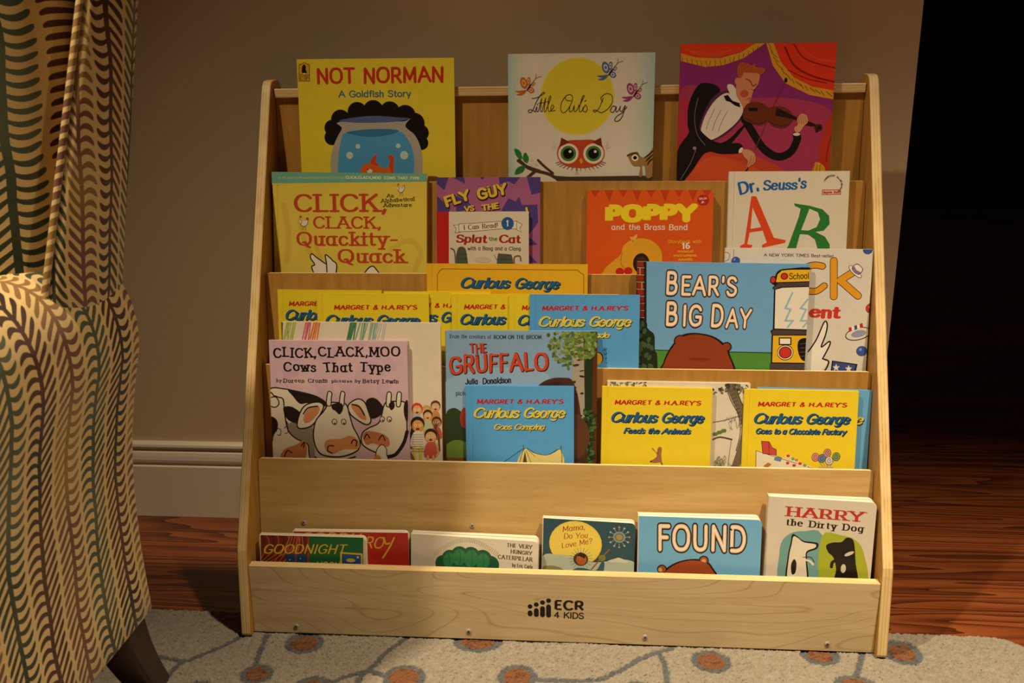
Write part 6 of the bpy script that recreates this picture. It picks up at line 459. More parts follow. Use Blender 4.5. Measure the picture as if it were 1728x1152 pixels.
('hard','blue picture book with tall red title and birch tree,behind the tent book','picture books in the fourth row',(-0.168,0.0988,0.1782),0.0043,0,0.1309,0.2241,0.2583,0.009,'#82a6cc','#5c8cba',[('Q','#90b2d4',[(2.9,185.3),(130.5,204.2),(165.5,151.2),(33.1,113.7),(1.9,113.2)]),('P','#587a3a',[(-4.7,90.4),(41.8,93.8),(225.2,93.8),(225.6,44.1),(-5.5,40)]),('Q','#2b4226',[(-0.5,131.3),(11.2,142.3),(22.7,137),(28.8,131.7),(28.3,84.5),(-1.2,85.9)]),('Q','#6d8a3c',[(-1.2,84.1),(15,93.4),(32.8,86.4),(28,63.5),(-1.6,63.1)]),('P','#7a4f28',[(-1.5,65.8),(41.5,66.5),(41.2,40.8),(-1.9,40.1)]),('Q','#a53528',[(20.8,127.1),(24.5,140.6),(29.8,140.7),(29.5,113.6),(23.3,115.3)]),('T','#1f2732','From the creators of',7.3,247,68.7,246.5,6.16,'serif',0),('T','#1f2732','ROOM ON THE BROOM',72.2,246.1,142.7,246.5,6.09,'tall',0),('T','#3c1512','THE',36.9,224.7,63.2,225.8,13.919999999999998,'tall',6),('T','#3c1512','GRUFFALO',6.5,191.6,154,199.2,28.160000000000004,'tall',6),('T','#c9482e','THE',36.1,225.5,62.4,226.6,14.080000000000002,'tall',0),('T','#c9482e','GRUFFALO',5.7,192.4,153.2,199.9,28.160000000000004,'tall',0),('T','#1b1c22','Julia',29.4,177.5,48.8,178.6,8.9,'brushr',0),('T','#1b1c22','Donaldson',55,178.6,98.1,180.4,9.68,'brushr',0),('T','#1f2732','pictures by',15,161.2,53.1,161.6,7.040000000000001,'serif',0),('Q','#3c5230',[(195.5,244.2),(223.8,257.4),(227.4,44.1),(196.6,43.6)]),('Q','#22321d',[(204.4,204.8),(222.5,213.7),(225.3,80.3),(205.2,80)]),('Q','#5b2e1b',[(218.1,222.5),(225.8,231.3),(227.4,44.1),(218.6,43.9)]),('Q','#a59b8e',[(189.5,246.8),(203.2,248.6),(205.4,43.7),(188.7,43.4)]),('E','#3c2f28',(192.9,241.6,3.4,1.4,0.23)),('E','#3c2f28',(193,233.2,5.2,1.4,-0.18)),('E','#3c2f28',(193,224.9,3.7,1.2,0.4)),('E','#3c2f28',(199.1,216.6,5,1.4,0.31)),('E','#3c2f28',(193.1,208.2,5,1.7,0.14)),('E','#3c2f28',(201.8,199.9,4.1,0.9,0.2)),('E','#3c2f28',(201.9,191.6,4.3,1.7,-0.16)),('E','#3c2f28',(190.6,183.1,2.6,1.9,0.33)),('E','#3c2f28',(190.7,174.6,3.6,1.6,0.19)),('E','#3c2f28',(202,166.3,2.6,1.7,0.12)),('E','#3c2f28',(193.4,157.8,2.4,1.1,-0)),('E','#3c2f28',(190.8,149.3,2.6,1.5,-0.1)),('E','#3c2f28',(193.5,140.9,3.3,1.1,0.08)),('E','#3c2f28',(199.6,132.5,3.3,1.5,0.17)),('E','#3c2f28',(202.3,124,3.4,0.9,0.34)),('E','#3c2f28',(202.3,115.5,2.2,1,0.04)),('E','#3c2f28',(193.7,106.8,4,1.3,-0.19)),('E','#3c2f28',(191.1,98.2,2.8,1.1,0.19)),('E','#3c2f28',(199.9,89.8,3.3,1.6,0.22)),('E','#3c2f28',(191.2,81.1,2.8,2,0.3)),('E','#3c2f28',(202.6,72.7,3.4,1.7,-0.01)),('E','#3c2f28',(193.9,64,3.5,2.1,-0.18)),('E','#74893f',(169.3,234.8,3.7,1.6,-1.69)),('E','#46602d',(167.2,232.9,1.8,1.7,-2.56)),('E','#74893f',(175.9,255.1,2.1,1.4,-1.01)),('E','#8a9a52',(179.4,228.7,2,2.2,-2.73)),('E','#74893f',(185.5,235.5,3.6,2.1,-1.28)),('E','#8a9a52',(162,225.3,2,2.2,-1.15)),('E','#74893f',(160.2,237.7,3.5,2.1,-0.77)),('E','#5e7438',(185.7,249.3,2.5,1.5,-1.93)),('E','#5e7438',(180.9,252.9,3.1,1.5,-1.62)),('E','#74893f',(162.6,227.7,3,1.6,-2.57)),('E','#5e7438',(179.9,221.3,3.4,1.3,-1.39)),('E','#46602d',(162.2,254.6,2.1,2.2,-2.97)),('E','#46602d',(182.4,209.4,3.7,1.4,-1.8)),('E','#8a9a52',(170,213.4,2.3,2.1,-2.27)),('E','#5e7438',(162.7,245.1,2.4,2.6,-0.32)),('E','#46602d',(152.7,252.7,2.8,2.5,-2.04)),('E','#46602d',(177.8,229.2,3.6,1.4,-0.07)),('E','#8a9a52',(176,254.7,3.2,2.4,-2.17)),('E','#46602d',(167.8,243.1,2.4,1.6,-2.74)),('E','#74893f',(175.7,254.9,2.7,2.2,-2.67)),('E','#8a9a52',(180.8,219.9,2.3,2.5,-1.16)),('E','#5e7438',(174.3,208,2.1,1.6,-2.63)),('E','#74893f',(178.2,251.8,1.9,1.7,-2.83)),('E','#5e7438',(179.3,229.7,3.8,1.5,-1.3)),('E','#74893f',(176.7,235.1,2.3,2.5,-0.97)),('E','#46602d',(160.8,234.5,2.7,1.9,-1.85)),('E','#46602d',(160.9,246.7,3,1.4,-2.93)),('E','#8a9a52',(158.3,236.2,1.8,2,-0.12)),('E','#74893f',(174,215.4,3.8,2.5,-0.44)),('E','#8a9a52',(188.4,245.9,3.6,1.8,-0.4)),('E','#5e7438',(181.3,208.2,2.4,1.9,-2.65)),('E','#46602d',(159.5,222.8,3.6,1.3,-1.75)),('E','#74893f',(179.5,212,2.1,2,-1.58)),('E','#8a9a52',(171.1,227.9,2.1,1.5,-0.86)),('E','#5e7438',(175.1,256.6,3.1,1.5,-0.29)),('E','#8a9a52',(182.7,235.8,1.9,1.4,-1.49)),('E','#74893f',(176.9,218.3,1.8,1.6,-1.08)),('E','#74893f',(159.7,245.3,3.3,2,-0.23)),('E','#5e7438',(182.6,244.5,3.2,2.1,-1.9)),('E','#8a9a52',(175.2,255.9,2.8,1.5,-2.55)),('E','#5e7438',(182,203.2,2.2,2.3,-2.71)),('E','#46602d',(188.3,234.1,3.7,2.3,-0.03)),('E','#5e7438',(163.8,220.5,3.3,2.1,-0.48)),('E','#46602d',(186.8,225.3,2.2,2.6,-1.66)),('E','#8a9a52',(180.7,213.1,3.6,1.6,-1.8)),('E','#8a9a52',(163.8,217.1,2.9,2.6,-2.74)),('E','#74893f',(187.8,212.3,3.3,1.6,-1.6)),('E','#46602d',(161.5,247.5,3,1.9,-1.48)),('E','#74893f',(157.3,244.4,2.6,1.8,-1.47)),('E','#46602d',(160.3,225.1,2.1,2.3,-1.01)),('E','#74893f',(167.2,239.2,3.3,2.6,-1.13)),('E','#8a9a52',(165.3,256.9,2.9,2.6,-0.59)),('E','#5e7438',(182.1,228.5,1.8,2.5,-0.4)),('E','#46602d',(163,236,3,2.2,-2.6)),('E','#8a9a52',(179.6,234.9,3.3,1.9,-0.37)),('E','#8a9a52',(185.4,221.8,3.6,1.4,-0.92)),('E','#8a9a52',(174.9,248.5,1.9,2.1,-1.94)),('E','#46602d',(170.1,249.2,2.2,2.2,-1.01)),('E','#74893f',(175.6,235.3,3.5,1.7,-0.79)),('E','#5e7438',(182.5,253.6,3.8,1.6,-2.11)),('E','#8a9a52',(169.2,225.1,2.6,1.3,-2.85)),('E','#46602d',(155.4,233.1,3.1,1.9,-1.54)),('E','#5e7438',(167.8,244,2.4,1.5,-0.04)),('E','#5e7438',(167.9,245.1,3,2.4,-0.66)),('E','#74893f',(180,245.1,2.9,1.4,-0.73)),('E','#74893f',(173.5,251.4,2.6,2.3,-2.79)),('E','#46602d',(177.6,208.8,2.4,1.7,-2.74)),('E','#46602d',(185.3,211.3,2.1,2.5,-0.24)),('E','#8a9a52',(188.2,211,2.8,1.5,-1.02)),('E','#46602d',(176.2,218.1,3.7,1.7,-0.35)),('E','#74893f',(173,228.2,3.3,1.5,-0.93)),('E','#8a9a52',(167.3,243.4,3.3,2.4,-1.54)),('E','#8a9a52',(178.5,254.4,3,1.9,-2.31)),('E','#74893f',(156.2,244.1,3.6,1.7,-2)),('E','#46602d',(167.7,213.2,2.2,2.2,-2.7)),('E','#74893f',(156.9,235.1,2.4,2.5,-2.54)),('E','#5e7438',(180.5,217,3.6,1.6,-2.99)),('E','#74893f',(162.8,234.5,3.2,1.4,-1.73)),('E','#74893f',(186.1,244.6,3.4,2.4,-2.68)),('E','#74893f',(169.7,215.3,3.8,2.2,-1.29)),('E','#74893f',(176.1,239.6,2.8,1.4,-2.14)),('E','#5e7438',(179.7,247.3,3.3,1.4,-1.91)),('E','#8a9a52',(161.5,230.5,2.6,1.8,-2.19)),('E','#46602d',(154.3,236.3,3.4,2.6,-0.77)),('E','#8a9a52',(174.6,238.6,3.5,1.5,-1.04)),('E','#74893f',(187,236.3,3.4,1.7,-2.35)),('E','#6d8a3c',(178.4,244.1,3.8,2.6,-1.51)),('E','#4e6a30',(180.1,256.1,3.4,2.4,-2.55)),('E','#6d8a3c',(215.6,233.5,3.5,2,-0.52)),('E','#4e6a30',(210.5,241.5,2.6,2.2,-2.37)),('E','#5e7438',(216,228.7,2.7,2.1,-0.91)),('E','#5e7438',(197.4,223.7,3.5,2.8,-1.39)),('E','#6d8a3c',(209.7,221.5,2.6,2.5,-2.95)),('E','#5e7438',(217.1,222.4,4.1,2.4,-2.71)),('E','#5e7438',(219.4,226,3.5,1.8,-2.3)),('E','#5e7438',(221.7,237.4,3.5,1.8,-2.85)),('E','#8aa05a',(220.7,240.5,2.9,2.5,-1.2)),('E','#6d8a3c',(197.7,228.5,3.4,2.5,-2.92)),('E','#6d8a3c',(191.6,221.6,2.5,2.2,-0.94)),('E','#5e7438',(189.8,243.7,3,2.3,-2.73)),('E','#8aa05a',(206.6,223.2,2.9,2.1,-2.51)),('E','#6d8a3c',(207.2,239.2,3.7,2.1,-1.85)),('E','#6d8a3c',(211.1,236.9,3.6,2.9,-0.79)),('E','#6d8a3c',(208,219.8,2.4,2.6,-0.8)),('E','#4e6a30',(211.3,241.1,2.7,2.1,-2.6)),('E','#5e7438',(206.6,233.2,4,2.4,-0.19)),('E','#5e7438',(221.9,250.9,3.3,2.4,-2.91)),('E','#8aa05a',(212.6,248.3,3.7,3,-2.54)),('E','#6d8a3c',(195.8,233.5,3.1,1.8,-0.88)),('E','#4e6a30',(194.8,249.7,4.2,2.5,-2.57)),('E','#6d8a3c',(199.9,234.8,2.3,2.2,-1.12)),('E','#5e7438',(193.3,240.8,2.7,1.9,-2.69)),('E','#6d8a3c',(216.2,253.4,2.5,2.4,-0.95)),('E','#5e7438',(201.5,222,2.2,1.8,-2.02)),('E','#6d8a3c',(214.6,235.6,2.5,2.2,-2.46)),('E','#6d8a3c',(198.6,255.7,2.5,2.8,-1.14)),('E','#8aa05a',(205.7,251,2.9,2.6,-0.61)),('E','#5e7438',(200.8,250.4,4.3,1.8,-2.9)),('E','#8aa05a',(213.5,244.4,3.9,2.3,-0.25)),('E','#4e6a30',(210.3,241.9,2.5,2.4,-0.27)),('E','#8aa05a',(215.3,239.9,3.6,2.7,-2.28)),('E','#8aa05a',(217.3,226.6,2.7,2.8,-2.31)),('E','#6d8a3c',(210.9,235.3,3.2,2.1,-2.39)),('E','#8aa05a',(197.1,227.3,3,2.2,-2.84)),('E','#4e6a30',(218,250.1,4,2.1,-2.47)),('E','#5e7438',(208.3,256.3,4.3,1.8,-0.35)),('E','#4e6a30',(200.2,232.2,3.9,2.9,-0.99)),('E','#6d8a3c',(188.2,247.3,2.6,2.7,-0.23)),('E','#8aa05a',(194.6,241.7,3.2,2.8,-2.26)),('E','#8aa05a',(184.7,226.3,4.2,2.6,-2.81)),('E','#6d8a3c',(186.7,226.6,2.8,2,-0.5)),('E','#8aa05a',(210.3,255.4,3.4,2.6,-1.7)),('E','#5e7438',(219,246.6,3.9,2.9,-2.63)),('E','#6d8a3c',(211.7,256,4.1,2.7,-1.27)),('E','#4e6a30',(181.1,219.4,2.2,2.4,-0.38)),('E','#8aa05a',(220.9,236.2,2.8,2.6,-2.13)),('E','#4e6a30',(218.3,235.1,3.9,2.6,-0.79)),('E','#5e7438',(192.2,250.2,2.4,2.4,-0.51)),('E','#6d8a3c',(179.8,247.1,3,2.4,-2.37)),('E','#5e7438',(221.2,247.5,3.9,2.1,-1.42)),('E','#8aa05a',(212.7,247.8,4.2,2.6,-1.02)),('E','#5e7438',(201.7,244.4,2.5,2.3,-1.94)),('E','#6d8a3c',(206.6,220.9,2.2,1.8,-2.94)),('E','#6d8a3c',(219.5,254.7,2.7,1.8,-1.93)),('E','#6d8a3c',(207.1,248.8,2.6,2.2,-1.45)),('E','#4e6a30',(180.4,251.7,2.8,2.6,-0.84)),('E','#6d8a3c',(194.1,243,4.1,2.8,-2.62)),('E','#6d8a3c',(179.8,227,3.3,2.5,-1.73)),('E','#4e6a30',(196.2,232.5,2.9,2.4,-2.23)),('E','#8aa05a',(180.3,255.8,2.5,2.6,-1.36)),('E','#8aa05a',(201.5,225.3,3.1,2.5,-0.44)),('E','#5e7438',(216.7,237.5,2.9,1.9,-1.68)),('E','#8aa05a',(200.4,245.1,4.2,2.1,-0.05)),('E','#6d8a3c',(189.1,239.2,2.3,2.1,-2.18)),('E','#8aa05a',(193.4,250.5,3,2.7,-0.67)),('E','#6d8a3c',(206.9,250.2,3.7,2.3,-1.83)),('E','#6d8a3c',(194.8,254.3,3.9,2.7,-2.58)),('E','#8aa05a',(202.6,219.1,3,2.1,-0.59)),('E','#6d8a3c',(192,233.7,3.3,2.7,-1.12)),('E','#5e7438',(208.1,226.7,2.6,2.7,-1.16)),('E','#6d8a3c',(198,226.8,3.7,2.6,-0.09)),('E','#8aa05a',(188.8,231.3,2.3,2.5,-1.19)),('E','#5e7438',(205.5,254.4,3.4,2.7,-2.04)),('E','#8aa05a',(196.1,255.9,3.7,2.8,-0.59)),('E','#5e7438',(212.7,224.8,3.4,2.5,-1.03)),('E','#5e7438',(212.6,245.5,2.8,2.2,-2.16)),('E','#8aa05a',(181.2,234.5,3.1,2.9,-0.12)),('E','#4e6a30',(188,255.3,4.1,2.5,-1.38)),('E','#4e6a30',(181.7,232.3,3,2.5,-2.73)),('E','#6d8a3c',(204.6,255.9,3.2,2.6,-2.63)),('E','#6d8a3c',(215.8,243.3,2.9,2.9,-0.05)),('E','#6d8a3c',(217.7,230.8,3.9,2.2,-1.33)),('E','#6d8a3c',(182.8,243.7,2.5,2,-1.38)),('E','#5e7438',(206.5,226.5,2.7,2.4,-0.48)),('E','#5e7438',(179.9,226.5,3.1,2.1,-1.12)),('E','#5e7438',(190.5,224.4,2.6,2,-1.5)),('E','#4e6a30',(219.2,250.5,2.3,2.1,-1.31)),('E','#8aa05a',(212,240.9,2.2,2.8,-2.38)),('E','#8aa05a',(190.1,242.3,3.3,2.5,-2.62)),('E','#6d8a3c',(213.4,219.4,2.3,2.7,-1.35)),('E','#4e6a30',(209.9,252.6,3.5,2,-0.58)),('E','#6d8a3c',(206.5,253.5,2.2,3,-1.01)),('E','#5e7438',(180.1,239.3,3.3,2.1,-1.53)),('E','#6d8a3c',(200.7,219.1,2.8,2.9,-2.39)),('E','#8aa05a',(178.5,229.3,4.2,3,-0.4)),('E','#6d8a3c',(179.6,225.3,3.3,2.8,-2.42)),('E','#4e6a30',(187,226.5,2.6,2.8,-2.45)),('E','#4e6a30',(184.5,220.1,3.9,2,-1.17)),('E','#5e7438',(200.7,222.4,4,2.2,-2.48)),('E','#4e6a30',(197.9,243.5,3.1,2.8,-1.75)),('E','#8aa05a',(212.6,231.8,2.6,2.2,-1.74)),('E','#6d8a3c',(195.1,256.9,2.2,2.7,-0.55)),('E','#6d8a3c',(209.1,246.2,3.7,2.7,-1.62)),('E','#5e7438',(192.3,242.3,3,2.5,-2.06)),('E','#4e6a30',(217.1,241.5,2.4,2.4,-0.33)),('E','#8aa05a',(192.5,255.9,3.2,2.1,-0.66)),('E','#33502a',(205.8,140.4,3.4,1.8,-1.45)),('E','#22381f',(216.4,87.2,3.7,2.1,-1.25)),('E','#33502a',(218.2,86,2.1,2.6,-0.32)),('E','#33502a',(208.5,63,3.1,2.2,-0.73)),('E','#33502a',(216,140.1,2.6,2.4,-1.18)),('E','#466a36',(219.7,122.2,3.2,2.5,-2.38)),('E','#22381f',(207.3,136.9,3,2,-1.63)),('E','#22381f',(220.3,134.3,3.8,2.2,-0.24)),('E','#33502a',(213.2,60.7,2.3,1.9,-2.86)),('E','#33502a',(208.8,78.9,3.3,2.5,-0.91)),('E','#33502a',(216.8,102.9,3.7,1.8,-2.41)),('E','#466a36',(209.7,66.1,2.8,2.3,-2.03)),('E','#466a36',(215.4,91.2,3,2.6,-2.68)),('E','#466a36',(215.4,114.2,2.7,2.3,-1.69)),('E','#33502a',(212.5,139.4,2.2,2.1,-0.26)),('E','#22381f',(210.1,129.5,2.9,2.2,-0.27)),('E','#33502a',(213.8,109.8,3.1,2.2,-1.12)),('E','#33502a',(217.8,92.9,1.9,2.5,-0.07)),('E','#466a36',(218.9,127.2,2.8,2.3,-2.48)),('E','#22381f',(218,107.7,1.9,1.9,-1.59)),('E','#22381f',(206.8,58.9,3.5,2.1,-1.03)),('E','#33502a',(206.9,71.8,3.5,1.8,-0.57)),('E','#33502a',(214.7,112.7,2.3,2,-2.1)),('E','#466a36',(210.5,128.1,3.8,2.6,-1.67)),('E','#22381f',(209.4,127.6,1.9,1.9,-1.94)),('E','#33502a',(217,104.5,2,2.7,-0.86)),('E','#33502a',(216.8,100.6,2,2.2,-2.46)),('E','#466a36',(208.2,109.7,3,1.9,-1.61)),('E','#22381f',(220.9,73.2,1.8,1.8,-1.51)),('E','#22381f',(205.5,60.6,2.7,2.7,-0.51)),('E','#33502a',(217.2,90.7,2.7,2.4,-1.4)),('E','#22381f',(208.2,69.5,2.8,2.2,-2.72)),('E','#466a36',(214.8,130.6,3.8,2.3,-1.24)),('E','#33502a',(220.8,60.5,2.2,1.9,-1.84)),('E','#466a36',(206.9,137.7,3.6,2.4,-2.31)),('E','#33502a',(210.8,135.6,2,2.5,-1.03)),('E','#466a36',(217.7,59.7,2.5,2.3,-2.74)),('E','#33502a',(215.3,73.5,3.5,1.9,-2.69)),('E','#466a36',(217.4,111.1,2.5,2.3,-2.83)),('E','#466a36',(212,68.8,3.6,1.8,-0.8)),('E','#33502a',(205.7,80,3.7,2.5,-0.33)),('E','#33502a',(207.6,114.9,2.7,1.9,-2.02)),('E','#22381f',(217.5,104.9,2.5,2.3,-1.86)),('E','#33502a',(207.3,91.9,2.5,2.2,-2.34)),('E','#22381f',(219.6,70.9,3.1,2.1,-0.66)),('E','#33502a',(216.5,92.1,2.4,1.8,-1.36)),('E','#466a36',(212.9,58.3,3.5,2.6,-0.69)),('E','#466a36',(216.9,79.7,3,2.3,-0.08)),('E','#33502a',(208.4,76,2.1,2,-2.53)),('E','#33502a',(208.9,113.6,3.6,2.5,-1.66)),('E','#22381f',(206.6,114.5,2.3,2.3,-0.6)),('E','#33502a',(216.7,84.4,3,1.9,-2.39)),('E','#466a36',(214.4,62.4,3.7,1.9,-2.28)),('E','#33502a',(211.2,136.8,2.9,1.9,-2.58)),('E','#22381f',(216,129.5,3.8,2.6,-0.81)),('E','#22381f',(219.5,98.2,2.2,2.4,-2.59)),('E','#466a36',(214.4,61.9,3.2,2,-2.27)),('E','#22381f',(216.9,90.5,3.8,2.5,-1.42)),('E','#33502a',(205.8,128.6,1.9,2.4,-2.09)),('E','#466a36',(219.1,77.2,2.9,2.2,-1.03)),('E','#466a36',(209.4,82.3,2.9,1.9,-0.53)),('E','#466a36',(206.4,103.9,2.7,2.4,-2.15)),('E','#466a36',(217.9,75.1,2.5,1.9,-0.03)),('E','#22381f',(208.7,126.4,2.8,2,-0.5)),('E','#466a36',(217,57.9,3,2.6,-0.94)),('E','#466a36',(206.7,60.1,3.6,2.2,-2.12)),('E','#466a36',(207.9,71.5,3.5,2.1,-0.29)),('E','#466a36',(220.6,115.5,3.3,2.6,-2.88)),('E','#22381f',(209.9,101.5,2.3,2,-2.15)),('E','#33502a',(216.7,133.1,2.9,2.6,-0.61)),('Q','#4a2e20',[(134.9,173.2),(152.3,186.7),(174.1,189.5),(189.8,182.6),(200.5,133.8),(205.4,43.7),(112.6,42.1),(126.1,141.8)]),('Q','#5d3a28',[(190,133.7),(209.3,120.5),(213.8,98.1),(205.2,75.5),(190.3,70.7)]),('Q','#3b241a',[(141,175.9),(156.7,182.3),(172.4,184.2),(165.4,176.2),(148,168.9)])]),
('hard','blue picture book with yellow script and a small tent,fourth row','picture books in the fourth row',(-0.1377,0.0918,0.1782),0.0077,0,0.1309,0.1607,0.1781,0.0062,'#55a4e6',None,[('T','#b8231f',"MARGRET & H.A.REY'S",16.9,151,145.4,152.1,7.3,'boldi',0),('T','#2a2a20','Curious',10.5,128.6,80.3,129.2,16.47,'brush',4),('T','#e2cf55','Curious',9.8,129.5,79.6,130.1,16.47,'brush',0),('T','#2a2a20','George',85.1,129.3,147.8,129.9,16.46,'brush',4),('T','#e2cf55','George',84.4,130.2,147.1,130.7,16.46,'brush',0),('T','#2a2a20','Goes Camping',41.8,111.4,118.2,112.1,8.9,'brush',2),('T','#e2cf55','Goes Camping',41.1,112.3,117.5,113,8.9,'brush',0),('L','#3a3a30',0.79,[(55.6,62.7),(86.7,84.8)]),('L','#3a3a30',0.79,[(141.1,83.7),(147.2,63.9)]),('Q','#e4d58a',[(78.5,53.9),(87.5,83.9),(100.7,77.8),(122.7,75.3),(134.1,80),(141.1,83.7),(142.8,54.8)]),('S','#3a3a30',0.8800000000000001,[(78.5,53.9),(87.5,83.9),(105.1,76.9),(122.7,75.3),(141.1,83.7),(142.8,54.8)]),('P','#5b4a34',[(83,54),(88.4,81.2),(92.7,54.1)]),('S','#3a3a30',0.7,[(91.9,83.1),(103.3,72.4)]),('S','#3a3a30',0.7,[(90.2,81.3),(97.1,63.3)]),('L','#3a3a30',0.8699999999999999,[(86.7,83.9),(85.8,89.3)]),('L','#3a3a30',0.8800000000000001,[(141.1,83.7),(142,89.1)])]),
